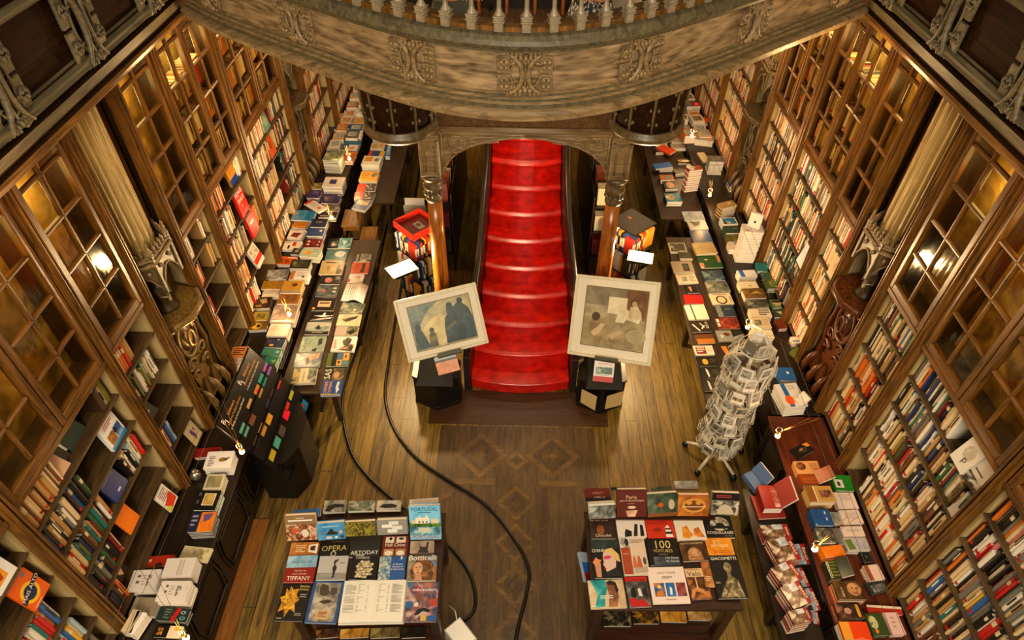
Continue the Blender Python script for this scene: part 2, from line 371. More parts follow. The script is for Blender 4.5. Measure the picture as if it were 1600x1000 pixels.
# ------------------------------------------------------------------ gallery fronts
FPROF = [(-.30,4.46),(-.30,4.0),(0,4.0),(.03,4.015),(.03,4.05),(.008,4.066),(-.012,4.072),(-.012,4.098),(-.028,4.108),(-.028,4.125),(-.044,4.135),(-.044,4.15),(-.06,4.16),(-.06,4.385),(-.045,4.392),(-.045,4.408),(-.012,4.42),(.03,4.44),(.04,4.462),(.03,4.485),(0,4.503),(-.13,4.505),(-.13,4.46),(-.30,4.46)]
FM = [SOF,SOF,CARVE,CARVE,CARVE,CARVE,MOULD,CARVE,MOULD,CARVE,MOULD,CARVE,GALL,CARVE,MOULD,CARVE,MOULD,MOULD,MOULD,MOULD,MOULD,SOF,SOF]
def ornament(h, mat, mat2):
    """carved panel joint: local x along the front, y towards the viewer, z up from 0"""
    o = MB(); W = .125
    for s in (-1, 1):
        o.tube([(s*(.018+.075*abs(2*t-1)**2.6), .022, h*t) for t in [i/14 for i in range(15)]], [.016 if 2 < i < 12 else .012 for i in range(15)], mat, 6)
        o.tube([(s*(.055+.072*math.sin(PI*t)**.5 - .04), .012, h*(.12+.76*t)) for t in [i/12 for i in range(13)]], .007, mat, 5)
        for zc in (.27*h, .73*h):
            cx = s*W*.98
            o.cbox(cx-.036, -.005, zc-.05*h/.24, cx+.04, .012, zc+.05*h/.24, .004, mat2)
            for a in range(4):
                o.ball((cx+.019*math.cos(a*PI/2+PI/4), .018, zc+.024*math.sin(a*PI/2+PI/4)), .0135, mat, 1, .7, 1, 8, 5)
            o.tube([(cx+.031*math.cos(a), .016, zc+.034*math.sin(a)) for a in [2*PI*i/14 for i in range(14)]], .006, mat, 5, True)
            o.tube([(cx-s*.03, .015, zc), (cx-s*.055, .02, zc+.012), (cx-s*.07, .016, zc+.0)], [.009, .007, .004], mat, 5)
    o.tube([(0, .014, h*t) for t in (0.02, .3, .7, .98)], [.014, .007, .007, .014], mat, 6)
    for zt, sg in ((0.0, 1), (h, -1)):
        for i in range(-3, 4):
            o.ball((i*.028, .024-.002*abs(i), zt+sg*(.012-.004*abs(i)+.012)), .017-.002*abs(i), mat, .9, .8, 1.2, 8, 5)
            if abs(i) < 3: o.ball((i*.026+.01, .02, zt+sg*.04), .010, mat, 1, .7, 1.3, 7, 5)
        for s in (-1, 1):
            for k in range(4): o.cbox(s*(.03+k*.024)-.009, 0, zt-.012, s*(.03+k*.024)+.009, .03-.004*k, zt+.012, .003, mat)
    return o
gf = thing('gallery_front', 'bowed grey-brown gallery front with burl panels above the staircase arch', 'gallery')
fm = MB(); fm.sweep(CURVE, FPROF, CARVE, mats=FM); fm.build('fascia', gf)
_orn = ornament(.235, CARVE, CARVE)
orn0 = None
def place(o, x, y, z, nx, ny):
    # local +y -> (nx,ny), local x -> along
    o.matrix_basis = Matrix(((ny, nx, 0, x), (-nx, ny, 0, y), (0, 0, 1, z), (0, 0, 0, 1)))
cl = [0.0]
for i in range(1, n): cl.append(cl[-1] + (CURVE[i][0]-CURVE[i-1][0]).length)
def at_arc(s):
    for i in range(1, n):
        if cl[i] >= s:
            t = (s-cl[i-1])/(cl[i]-cl[i-1]); return CURVE[i-1][0].lerp(CURVE[i][0], t), CURVE[i-1][1].lerp(CURVE[i][1], t).normalized()
    return CURVE[-1]
mid_i = min(range(n), key=lambda i: abs(CURVE[i][0].x-.03)); mid = cl[mid_i]
for xt in (-2.35, -1.53, -.665, .03, .725, 1.64, 2.5):
    i = min(range(n), key=lambda i: abs(CURVE[i][0].x-xt)); p, nn = CURVE[i]
    if orn0 is None: o = orn0 = _orn.build('carved_joint', gf)
    else: o = bpy.data.objects.new('carved_joint', orn0.data); COL.objects.link(o); o.parent = gf
    place(o, p.x-nn.x*.055, p.y-nn.y*.055, 4.155, nn.x, nn.y)
# straight side fronts
def side_front(s, x, ys, lab):
    g = thing('gallery_front', lab, 'gallery')
    prof = [(-.2,4.8),(-.2,4.0),(0,4.0),(.008,4.01),(.008,4.03),(-.004,4.045),(-.03,4.05),(-.018,4.075),(-.018,4.13),(-.045,4.145),(-.06,4.16),(-.02,4.17),(.0,4.185),(-.01,4.2),(-.012,4.215),(-.045,4.228),(-.05,4.238),(-.07,4.245),(-.07,4.60),(-.05,4.605),(-.03,4.62),(0,4.635),(0,4.66),(-.03,4.68),(-.02,4.74),(.03,4.78),(.03,4.8),(-.2,4.8)]
    mt = [SOF,SOF,CASEY,CASEY,CASEY,PANELD,PANELD,MOULD,PANELD,PANELD,MOULD,MOULD,MOULD,MOULD,MOULD,PANELD,MOULD,PANELD,PANELD,PANELD,MOULD,MOULD,MOULD,PANELD,MOULD,MOULD,MOULD]
    y1 = 5.26 if s < 0 else 5.5
    path = [(Vector((x, .2)), Vector((-s, 0))), (Vector((x, y1)), Vector((-s, 0)))]
    if s > 0: path = path[::-1]
    m = MB(); m.sweep(path, prof, MOULD, mats=mt); m.build('fascia', g)
    on = ornament(.46, MOULD, MOULD); first = None
    for y in ys:
        if first is None: o = first = on.build('carved_joint', g)
        else: o = bpy.data.objects.new('carved_joint', first.data); COL.objects.link(o); o.parent = g
        place(o, x+s*.045, y, 4.175, -s, 0); 
        o.matrix_basis = o.matrix_basis @ Matrix.Diagonal((1.12, 1.4, 1, 1))
    return g
side_front(-1, -2.61, [2.28, 3.15, 4.02, 4.89], 'straight dark panelled gallery front above the bookcases on the wall with the red book')
side_front(1, 2.73, [1.72, 2.62, 3.51, 4.41, 5.24], 'straight dark panelled gallery front above the wall facing the postcard rack')
# balustrade on the bowed front
bal = thing('balustrade', 'pale turned wooden balustrade standing on the bowed gallery ledge', 'balustrade')
bp_ = [(-.30,4.51),(-.30,4.505)]
m = MB()
def off_curve(o): return [(p-nn*o, nn) for p, nn in CURVE]
m.sweep(off_curve(.09), [(-.035,4.50),(.035,4.50),(.035,4.53),(-.035,4.53),(-.035,4.50)], CASE); m.build('foot_rail', bal)
m = MB(); m.sweep(off_curve(.09), [(-.06,5.18),(.05,5.18),(.07,5.22),(.04,5.27),(-.06,5.27),(-.06,5.18)], CASE); m.build('hand_rail', bal)
BALW = wood('baluster_pale_oak', '5c5040', '9c8c70', rough=.4)
def baluster():
    b = MB()
    b.cbox(-.026, -.026, 0, .026, .026, .05, .003, BALW)
    for r, z0, z1 in ((.034, .05, .058), (.029, .058, .078), (.034, .078, .084)): b.cbox(-r, -r, z0, r, r, z1, .003, BALW)
    b.lathe([(.03,.084),(.029,.092),(.016,.11),(.013,.13),(.0125,.55),(.02,.60),(.028,.62),(.03,.68)], BALW, seg=12)
    return b
b0 = None
s_ = mid + .16*.02
for k in range(-16, 17):
    p, nn = at_arc(mid + .16*k)
    if b0 is None: o = b0 = baluster().build('baluster', bal)
    else: o = bpy.data.objects.new('baluster', b0.data); COL.objects.link(o); o.parent = bal
    q = p - nn*.06
    place(o, q.x, q.y, 4.505, nn.x, nn.y)

# ------------------------------------------------------------------ staircase
st = thing('staircase', 'glossy red staircase rising away from the floor between two columns', 'staircase')
Y0, TR, RI = 4.85, .28, .185
def project(p):
    v = RM.T @ (np.array(p, float) - np.array([0, 0, H])); return 800 + F*v[0]/-v[2], 500 - F*v[1]/-v[2]
LE = [(190,768),(300,767),(350,762),(420,757),(480,750),(560,738),(600,735),(620,735)]
RE = [(190,880),(300,877),(350,878),(400,881),(460,888),(520,891),(600,890),(620,890)]
def ip(tab, y):
    if y <= tab[0][0]: return tab[0][1]
    for (a, b), (c, d) in zip(tab, tab[1:]):
        if y <= c: return b + (d-b)*(y-a)/(c-a)
    return tab[-1][1]
edges = []
for k in range(15):
    y = Y0+TR*k; z = RI*(k+1); row = project((.06, y, z))[1]
    if k > 10: xl, xr = edges[-1][1], edges[-1][2]
    else: xl, xr = pz(ip(LE, row), row, z).x, pz(ip(RE, row), row, z).x
    edges.append((y, xl, xr))
    bow = .085
    fr = [(xl + (xr-xl)*t, y + bow*(4*(t-.5)**2) - .02) for t in [i/10 for i in range(11)]]
    fr2 = [(a, b-.028) for a, b in fr]
    sm = MB()
    sm.prism(fr + [(xr, y+TR+.12), (xl, y+TR+.12)], 0 if k < 2 else z-RI-.06, z-.028, RED)
    top = fr2 + [(xr, y+TR+.12), (xl, y+TR+.12)]
    sm.prism(top, z-.04, z, RED)
    sm.build('step', st, bevel=.016, bseg=3)
for s in (0, 1):
    pm = MB(); pts = []
    for (y, xl, xr) in edges: pts.append((xl if s == 0 else xr, y+.02))
    pts = [(pts[0][0], Y0+.01)] + pts
    for i in range(len(pts)-1):
        (xa, ya), (xb_, yb) = pts[i], pts[i+1]
        za = RI*max(0, (ya-Y0)/TR+1)+.34; zb = RI*max(0, (yb-Y0)/TR+1)+.34; sg = -1 if s == 0 else 1
        if i == 0: za = .48
        vs = []
        for x_, y_, z_ in ((xa, ya, za), (xb_, yb, zb)):
            for o_ in (0.005, .075): vs += [(x_+sg*o_, y_, 0), (x_+sg*o_, y_, z_)]
        # 0:a in lo,1:a in hi,2:a out lo,3:a out hi,4..7 b
        pm.add(vs, [(0,4,5,1), (2,3,7,6), (1,5,7,3), (0,1,3,2), (4,6,7,5)], DARKY)
    pm.tube([(x_+sg*.04, y_, RI*max(0, (y_-Y0)/TR+1)+.36) for x_, y_ in pts[1:]], .035, DARKY, 8)
    pm.build('parapet', st)
    nm = MB(); k = 8; x_ = (edges[k][1] if s == 0 else edges[k][2])+sg*.04; y_ = edges[k][0]; z_ = RI*(k+1)+.3
    nm.cbox(x_-.03, y_-.03, z_, x_+.03, y_+.03, z_+.2, .008, DARK); nm.lathe([(.035,z_+.2),(.045,z_+.22),(.03,z_+.25),(.0001,z_+.27)], DARK, (x_, y_), 10)
    nm.build('newel_post', st)
# landing above the arch
lm = MB(); lm.box(-1.45, 5.72, 2.86, 1.55, 8.55, 2.97, SOF); lm.box(-1.45, 8.55, 2.86, 1.55, 8.65, 4.44, DARK)
struct(lm, 'trim_2', 'dark timber stair landing seen between the balusters')
am = thing('arcade_screen', 'dark carved arcade screen on the landing seen through the balusters', 'screen', (0, 0, 0))
a2 = MB()
for k in range(8):
    cx = -1.2+k*.34; a2.cbox(cx-.02, 8.36, 2.97, cx+.02, 8.42, 3.85, .005, COLW)
    if k < 7: a2.tube([(cx+.17-.15*math.cos(a), 8.39, 3.7+.18*math.sin(a)**.8) for a in [PI*i/10 for i in range(11)]], .02, COLW, 6)
a2.build('arches', am)
a2 = MB(); a2.cbox(-1.25, 8.33, 3.9, 1.25, 8.45, 3.98, .01, MAHO); a2.build('rail', am)

# ------------------------------------------------------------------ columns with tracery brackets
def column(s, x, lab):
    YC = 5.6
    t = thing('column', lab, 'column')
    b = MB(); b.lathe([(.15,0),(.15,.10),(.12,.14),(.13,.2),(.095,.25)], DARK, (x, YC), 20); b.build('base', t)
    b = MB(); b.lathe([(.088,.25),(.085,1.0),(.08,1.6),(.076,2.13)], COLW, (x, YC), 24); b.build('shaft', t)
    b = MB(); b.lathe([(.076,2.12),(.09,2.14),(.09,2.17),(.078,2.19),(.082,2.25),(.1,2.28),(.1,2.31),(.085,2.33),(.09,2.37),(.115,2.4),(.115,2.44)], CARVED, (x, YC), 20)
    for i in range(12): a = 2*PI*i/12; b.ball((x+.088*math.cos(a), YC+.088*math.sin(a), 2.22), .018, CARVED, 1, 1, 1.3, 7, 5)
    b.build('capital', t)
    b = MB(); b.cbox(x-.1, YC-.1, 2.44, x+.1, YC+.1, 2.88, .008, CARVE)
    for d in (-.078, .078): b.cbox(x+d-.012, YC-.118, 2.47, x+d+.012, YC-.1, 2.86, .004, CARVE)
    for zz in (2.47, 2.845): b.cbox(x-.09, YC-.118, zz-.012, x+.09, YC-.1, zz+.012, .004, CARVE)
    b.tube([(x-.045, YC-.107, 2.5), (x-.045, YC-.107, 2.72), (x-.03, YC-.107, 2.77), (x, YC-.107, 2.80), (x+.03, YC-.107, 2.77), (x+.045, YC-.107, 2.72), (x+.045, YC-.107, 2.5)], .009, CARVE, 6)
    b.build('post', t)
    # bracket: half of a flat four-centred arch
    xc = .06; xa = x - s*.1; L_ = xc - xa
    b = MB(); top = 2.9
    low = [(xa + L_*q, z) for q, z in ((0,2.40),(.03,2.50),(.1,2.60),(.22,2.69),(.38,2.755),(.58,2.805),(.8,2.835),(1,2.85))]
    poly = [(xa, top)] + low + [(xc, top)]
    b.prism(poly, YC-.05, YC+.05, CARVE, 'y')
    b.tube([(p, YC-.055, z+.012) for p, z in low], .014, CARVE, 6); b.tube([(p, YC-.05, z+.045) for p, z in low[1:-1]], .007, CARVE, 5)
    b.tube([(xa, YC-.055, top-.015), (xc, YC-.055, top-.015)], .012, CARVE, 6)
    b.tube([(xa-s*.02, YC-.055, 2.44), (xa-s*.02, YC-.055, top)], .012, CARVE, 6)
    sg = -s
    cx = xa+sg*.155; cz = 2.775; r = .085
    b.tube([(cx+r*math.cos(a), YC-.055, cz+r*math.sin(a)) for a in [2*PI*i/24 for i in range(24)]], .011, CARVE, 6, True)
    for k in range(3):
        a0 = k*2*PI/3
        b.tube([(cx+r*q*math.cos(a0+1.9*q), YC-.053, cz+r*q*math.sin(a0+1.9*q)) for q in [i/8 for i in range(9)]], [.006+.008*math.sin(PI*i/8) for i in range(9)], CARVE, 5)
    b.tube([(cx+sg*(.1+.32*q), YC-.052, 2.82+.03*math.sin(PI*q)) for q in [i/8 for i in range(9)]], [.004+.010*(1-i/8) for i in range(9)], CARVE, 5)
    b.tube([(cx+sg*(.1+.30*q), YC-.052, 2.81-.006*q-.015*math.sin(PI*q)) for q in [i/8 for i in range(9)]], .006, CARVE, 5)
    b.tube([(xa+sg*.035, YC-.052, 2.47), (xa+sg*.05, YC-.052, 2.6), (xa+sg*.10, YC-.052, 2.67)], [.008, .012, .006], CARVE, 5)
    b.build('bracket', t)
    return t
column(-1, -.845, 'round honey-coloured column carrying the arch beside the picture of the dark group')
column(1, .965, 'round honey-coloured column carrying the arch beside the picture of the reclining figures')
def drum(x, y, lab):
    t = thing('stair_drum', lab, 'drum')
    b = MB(); b.lathe([(.0001,3.17),(.2,3.175),(.28,3.19),(.305,3.22),(.305,3.25),(.28,3.265),(.29,3.29)], CARVED, (x, y), 32); b.build('rim', t)
    b = MB(); b.lathe([(.27,3.28),(.28,3.4),(.30,3.7),(.32,3.78),(.345,3.82),(.345,3.9),(.33,4.0)], PANELD, (x, y), 32); b.build('body', t)
    for k in range(10):
        a = 2*PI*k/10+.3; b = MB()
        q = lambda r, z: (x+r*math.cos(a), y+r*math.sin(a), z)
        b.tube([q(.285,3.29), q(.29,3.4), q(.305,3.7), q(.32,3.77)], .012, CARVED, 6)
        for dz in (3.38, 3.5, 3.62):
            for da in (-.1, .1): b.ball((x+.297*math.cos(a+da), y+.297*math.sin(a+da), dz), .014, CARVED, 1, 1, 1.2, 7, 5)
        b.build('rib', t)
    return t
drum(-.99, 5.05, 'dark carved round underside of the stair turn nearest the blue magazines')
drum(1.06, 5.12, 'dark carved round underside of the stair turn beside the grey book stack aisle')
# ------------------------------------------------------------------ bookcases
XB = {-1: -2.9, 1: 3.02}
def bx(mb, s, o0, y0, z0, o1, y1, z1, mat, c=0):
    """box given by distance out of the bookcase face (positive into the room)"""
    xa, xb_ = XB[s]-s*o0, XB[s]-s*o1
    return mb.cbox(xa, y0, z0, xb_, y1, z1, c, mat) if c else mb.box(xa, y0, z0, xb_, y1, z1, mat)
SH = [2.10, 1.78, 1.45, 1.13, .80]
OCHRE = art('7c5e1c', 'b48e38', 'dcbc68', 3.2, .6, 5)
OCHRE2 = art('5a4418', '8c7030', 'a88c48', 5.0, .6, 6)
def bookcase(s, y0, y1, doors, lab, far_stile=False, white=False):
    t = thing('bookcase', lab, 'bookcase', group=None)
    for d in range(doors): light('case_lamp', 'POINT', (XB[s]+s*.10, y0+.06+(y1-y0-.12)*(d+.5)/doors, 3.55), 4.2 if not white else 7, (1, .74, .36), .12)
    m = MB(); bx(m, s, -.31, y0+.042, .755, -.29, y1-.042, 2.41, CASED); m.build('back_panel', t)
    m = MB(); q_ = -.2 if not white else -.29; bx(m, s, q_-.02, y0+.064, 2.447, q_, y1-.064, 4.0, OCHRE if not white else OCHRE2); bx(m, s, -.31, y0+.042, 2.422, -.045, y1-.042, 2.445, SHELFW)
    m.build('cupboard_lining', t)
    for z in SH:
        m = MB(); bx(m, s, -.288, y0+.064, z-.022, -.02, y1-.064, z, SHELFW, .003); m.build('shelf', t)
    for ya, yb in ((y0+.042, y0+.062), (y1-.062, y1-.042)):
        m = MB(); bx(m, s, -.288, ya, .755, -.03, yb, 2.41, BACKW); bx(m, s, -.30, ya, 2.447, -.045, yb, 3.99, CASED); m.build('side_panel', t)
    for y in ([y0, y1] if far_stile else [y0]):
        m = MB(); bx(m, s, -.05, y-.04, .72, .03, y+.04, 3.99, CASE, .006); bx(m, s, .025, y-.022, .75, .05, y-.006, 3.97, CASE, .005); bx(m, s, .025, y+.006, .75, .05, y+.022, 3.97, CASE, .005)
        m.build('stile', t)
    m = MB(); bx(m, s, -.05, y0+.04, 2.385, .012, y1-.04, 2.43, CASEY, .006); bx(m, s, -.05, y0+.04, 2.36, -.01, y1-.04, 2.385, CASEY, .004); m.build('rail', t)
    ya = y0+.045; W = (y1-.045-ya)/doors
    for d in range(doors):
        a, b = ya+W*d+.004, ya+W*(d+1)-.004
        m = MB()
        for q0, q1 in ((a, a+.05), (b-.05, b)): bx(m, s, -.04, q0, 2.435, .012, q1, 3.985, CASE, .006)
        bx(m, s, -.04, a+.05, 2.435, .012, b-.05, 2.50, CASEY, .006); bx(m, s, -.04, a+.05, 3.93, .012, b-.05, 3.985, CASEY, .006)
        dr = m.build('glazed_door', t)
        mid_ = (a+b)/2
        m = MB(); bx(m, s, -.035, mid_-.014, 2.5, .004, mid_+.014, 3.93, CASE, .009); m.build('muntin', dr)
        for k in range(1, 5):
            m = MB(); bx(m, s, -.035, a+.05, 2.5+.305*k-.014, .004, b-.05, 2.5+.305*k+.014, CASEY, .009); m.build('muntin', dr)
        m = MB(); bx(m, s, -.022, a+.048, 2.495, -.016, b-.048, 3.935, GLASS); m.build('glass_pane', dr)
    return t
CASED = wood('case_back', '1c1006', '4a3014')
LB = [(.66,1.87,2,'nearest bookcase, with an orange ringed book, on the red-book wall'), (1.87,3.10,2,'bookcase full of books beside the nearest one on the red-book wall'),
      (3.10,3.74,1,'narrow bookcase before the lit carved niche on the red-book wall'), (4.42,5.08,1,'narrow half-empty bookcase just past the lit carved niche'),
      (5.08,6.18,2,'bookcase holding the red upright book'), (6.18,7.68,2,'bookcase beyond the red upright book'), (8.35,9.6,2,'distant bookcase past the far niche on the red-book wall'), (9.6,10.9,2,'most distant bookcase but one, red-book wall'), (10.9,12.2,2,'furthest bookcase on the red-book wall')]
RB = [(1.02,2.27,2,'nearest bookcase on the postcard-rack wall, beyond the book with the green cover'), (2.27,3.44,2,'bookcase packed with spines above the opened brown book'), (3.44,4.09,1,'narrow packed bookcase before the mahogany niche'),
      (4.74,5.32,1,'narrow bookcase just past the mahogany niche'), (5.32,6.41,2,'packed bookcase with white volumes behind its glass'), (6.41,7.5,2,'packed bookcase before the far niche on the postcard-rack wall'), (8.2,9.4,2,'distant bookcase past the far niche on the postcard-rack wall'), (9.4,10.7,2,'most distant bookcase but one, postcard-rack wall'), (10.7,12.2,2,'furthest bookcase on the postcard-rack wall')]
for i, (a, b, d, lab) in enumerate(LB): bookcase(-1, a, b, d, lab, i in (2, 5, 8), i in (4, 5))
for i, (a, b, d, lab) in enumerate(RB): bookcase(1, a, b, d, lab, i in (2, 5, 8), i in (4, 5))

# ------------------------------------------------------------------ carved niches
BUSTM = wood('bust_bronze', '241a0c', '5c4828', rough=.4)
def niche(s, y0, y1, lab, wood_, lit):
    t = thing('carved_niche', lab, 'niche'); c = (y0+y1)/2; hw = (y1-y0)/2-.04
    X = lambda o: XB[s]-s*o
    m = MB(); bx(m, s, -.3, y0+.04, .75, -.16, y1-.04, 4.0, wood_); m.build('back_panel', t)
    m = MB()
    for o, w_, mt in ((-.06, .17, STONEW), (-.02, .125, STONEW), (.01, .075, STONEW)): m.box(X(-.2), c-w_, 2.62, X(o), c+w_, 4.0, mt)
    m.tube([(X(.01), c-.04, 2.62), (X(.01), c-.04, 4.0)], .018, STONEW, 6); m.tube([(X(.01), c+.04, 2.62), (X(.01), c+.04, 4.0)], .018, STONEW, 6)
    for d in (-.15, .15): m.tube([(X(-.05), c+d, 2.62), (X(-.05), c+d, 4.0)], .014, STONEW, 6)
    m.build('shaft', t)
    GREY = flat('6d6a52', .5)
    m = MB(); bx(m, s, -.18, y0+.04, 2.6, -.1, c-.17, 4.0, GREY); m.build('grey_strip', t)
    m = MB(); bx(m, s, -.18, c+.17, 2.6, -.1, y1-.04, 4.0, CASE); m.build('side_strip', t)
    # gothic canopy: three-sided hood with crockets and pinnacles
    P = [(X(-.12), c-hw), (X(.06), c-.15), (X(.06), c+.15), (X(-.12), c+hw)]
    m = MB()
    for i in range(3):
        (xa, ya), (xb_, yb) = P[i], P[i+1]; d = Vector((xb_-xa, yb-ya)); L_ = d.length; d.normalize(); nn = Vector((-d.y, d.x))
        if nn.x*s > 0: nn = -nn
        pt = lambda u, z, o=0: (xa+d.x*u*L_+nn.x*o, ya+d.y*u*L_+nn.y*o, z)
        arch = [(u, 2.33+.17*(1-abs(2*u-1)**1.7)) for u in [k/12 for k in range(13)]]
        top = 2.62
        vs = []
        for u, z in arch:
            vs += [pt(u, z), pt(u, top), pt(u, z, -.03), pt(u, top, -.03)]
        fs = []
        for k in range(12):
            b0, b1 = 4*k, 4*k+4; fs += [(b0, b1, b1+1, b0+1), (b0+2, b0+3, b1+3, b1+2), (b0, b0+2, b1+2, b1), (b0+1, b1+1, b1+3, b0+3)]
        m.add(vs, fs, CARVED)
        m.tube([pt(u, z, .008) for u, z in arch], .008, CARVE, 6)
        m.tube([pt(0, 2.6, .012), pt(1, 2.6, .012)], .018, CARVE, 6); m.tube([pt(0, 2.645, .01), pt(1, 2.645, .01)], .012, CARVE, 6)
        nk = 6
        for k in range(nk):
            u = (k+.5)/nk; q = pt(u, 2.65)
            m.lathe([(.012, 2.645), (.02, 2.665), (.008, 2.68), (.018, 2.695), (.0001, 2.73)], CARVE, (q[0], q[1]), 6)
        for sgn in (-1, 1): m.ball(pt(.5+sgn*.25, 2.53, .01), .02, CARVE, 1, 1, 1, 8, 5)
    m.build('canopy', t)
    for q in P:
        m = MB(); m.cbox(q[0]-.018, q[1]-.018, 2.3, q[0]+.018, q[1]+.018, 2.68, .005, CARVED)
        m.lathe([(.027,2.68),(.024,2.70),(.014,2.715),(.019,2.735),(.009,2.76),(.014,2.775),(.0001,2.81)], CARVE, q, 6); m.build('pinnacle', t)
    # bust on its corbel
    m = MB(); xb_ = X(-.10)
    m.lathe([(.10,2.0),(.085,2.02),(.06,2.08),(.055,2.14),(.068,2.22),(.06,2.27),(.03,2.295),(.026,2.31)], BUSTM, (xb_, c), 16)
    m.ball((xb_, c, 2.345), .042, BUSTM, .95, .85, 1.2, 14, 10); m.ball((xb_-s*.041, c, 2.34), .008, BUSTM, 1, .8, 1.4, 7, 5); m.ball((xb_+s*.006, c, 2.36), .044, DARK, 1, .9, 1, 12, 8)
    for d in (-1, 1):
        m.tube([(xb_, c+d*.062, 2.26), (xb_-s*.02, c+d*.075, 2.17), (xb_-s*.06, c+d*.03, 2.14)], [.022, .018, .013], BUSTM, 8); m.ball((xb_-s*.036, c+d*.015, 2.35), .005, BUSTM, 1, 1, 1, 6, 4)
        m.tube([(xb_-s*.03, c+d*.03, 2.02), (xb_-s*.045, c+d*.025, 2.1), (xb_-s*.03, c+d*.02, 2.2)], .012, BUSTM, 6)
    m.build('statuette', t)
    m = MB(); m.prism([(X(-.16), c-hw), (X(.03), c-hw+.05), (X(.12), c-.1), (X(.12), c+.1), (X(.03), c+hw-.05), (X(-.16), c+hw)], 1.93, 2.0, wood_)
    m.tube([(X(.03), c-hw+.05, 1.97), (X(.13), c-.1, 1.97), (X(.13), c+.1, 1.97), (X(.03), c+hw-.05, 1.97)], .035, wood_, 10)
    m.build('corbel', t, bevel=.006)
    m = MB(); bx(m, s, -.16, y0+.04, .76, -.08, y1-.04, 1.93, wood_, .006); m.build('pedestal_panel', t)
    m = MB()
    ov = [(X(-.07), c+.15*math.cos(a), 1.62+.2*math.sin(a)) for a in [2*PI*k/28 for k in range(28)]]
    m.tube(ov, .024, wood_, 8, True); m.ball((X(-.08), c, 1.62), .11, wood_, .4, .8, 1.4, 14, 10); m.tube([(X(-.02), c+.05*math.cos(a), 1.62+.09*math.sin(a)) for a in [2*PI*k/16 for k in range(16)]], .012, wood_, 6, True)
    for d in (-1, 1):
        for zc, r in ((1.36, .09), (1.22, .07), (1.84, .06)):
            m.tube([(X(-.06), c+d*(.13 - r*(1-q)*math.cos(7*q)), zc+r*(1-q)*math.sin(7*q)) for q in [k/16 for k in range(17)]], [.022*(1-.7*k/16) for k in range(17)], wood_, 7)
        m.tube([(X(-.06), c+d*.24, 1.88), (X(-.05), c+d*.2, 1.6), (X(-.05), c+d*.23, 1.4), (X(-.06), c+d*.14, 1.1)], .02, wood_, 7)
    m.build('carved_relief', t)
    m = MB()
    for d in (-.17, 0, .17): m.tube([(X(-.06), c+d, 1.08), (X(0), c+d, 1.0), (X(.03), c+d, .9), (X(.02), c+d, .78)], [.015, .032, .036, .02], wood_, 10)
    m.build('base_moulding', t)
    return t
niche(-1, 3.74, 4.42, 'golden-lit carved niche with statuette and crocketed canopy on the red-book wall', wood('niche_gold', '33210b', '8c6a2a'), True)
niche(1, 4.09, 4.74, 'mahogany carved niche with crocketed canopy on the postcard-rack wall', MAHO, False)
niche(-1, 7.68, 8.35, 'far shadowed carved niche on the red-book wall', CARVED, False)
niche(1, 7.5, 8.2, 'far shadowed carved niche on the postcard-rack wall', CARVED, False)

# ------------------------------------------------------------------ counters under the bookcases
def counter(s, y0, y1, depth, topm, lab):
    t = thing('counter', lab, 'counter'); X = lambda o: XB[s]-s*o
    m = MB(); m.cbox(X(-.02), y0, .715, X(depth), y1, .75, .006, topm); m.build('worktop', t)
    m = MB(); m.box(X(0), y0, 0, X(depth-.05), y1, .09, DARKY); m.build('plinth', t)
    m = MB(); m.box(X(-.02), y0+.01, .09, X(depth-.04), y1-.01, .715, DARKY); m.build('carcass', t)
    k = int((y1-y0)/.62); W = (y1-y0)/k
    for i in range(k):
        a, b = y0+W*i+.03, y0+W*(i+1)-.03; m = MB(); c = .11
        hexa = [(a+.04, .16), (b-.04, .16), (b-.005, .40), (b-.04, .64), (a+.04, .64), (a+.005, .40)]
        for sc, o in ((1, .012), (.86, .022)):
            cy, cz = (a+b)/2, .40; pl = [(cy+(y-cy)*sc, cz+(z-cz)*sc) for y, z in hexa]
            m.tube([(X(depth-.04+o*.5), y, z) for y, z in pl], .011, DARK, 5, True, smooth=False)
        m.build('hexagon_moulding', t)
counter(-1, .6, 12.3, .44, DARKY, 'long dark panelled counter under the bookcases of the red-book wall')
counter(1, 4.02, 12.3, .42, DARKY, 'long dark counter under the far bookcases behind the postcard rack')
counter(1, .9, 4.0, .52, wood('counter_red_oak', '2a0e05', '6a2a0e', rough=.34, axis='Y'), 'reddish counter beside the town guide bench, with one bare patch of worktop')
def bench(x0, y0, x1, y1, z, mat, lab, nl=3):
    t = thing('display_bench', lab, 'bench')
    m = MB(); m.cbox(x0, y0, z-.035, x1, y1, z, .006, mat); m.build('top', t)
    m = MB(); m.box(x0+.12, y0+.12, z-.075, x1-.12, y1-.12, z-.035, mat); m.build('apron', t)
    for i in range(nl):
        y = y0+.14+(y1-y0-.28)*i/(nl-1)
        for x in (x0+.13, x1-.13):
            m = MB(); m.cbox(x-.03, y-.03, 0, x+.03, y+.03, z-.035, .005, mat); m.build('leg', t)
    m = MB(); m.cbox((x0+x1)/2-.02, y0+.14, .12, (x0+x1)/2+.02, y1-.14, .16, .004, mat); m.build('stretcher', t)
BENCHW = wood('bench_oak', '160c04', '3a240e', axis='Y')
bench(-2.43, 4.27, -1.78, 6.86, .62, BENCHW, 'low bench of military books beside the floor track')
bench(-2.30, 7.72, -1.74, 10.9, .62, BENCHW, 'far low bench of bright magazines beyond the two stools', 4)
bench(1.97, 4.26, 2.58, 7.05, .62, BENCHW, 'low bench of albums beyond the postcard rack')
bench(1.97, 7.46, 2.58, 10.7, .62, BENCHW, 'far low bench under the tall red and white book stack', 4)
bench(2.13, 1.3, 2.47, 3.3, .55, DARKY, 'narrow dark bench stacked with town guidebooks beside the counter')
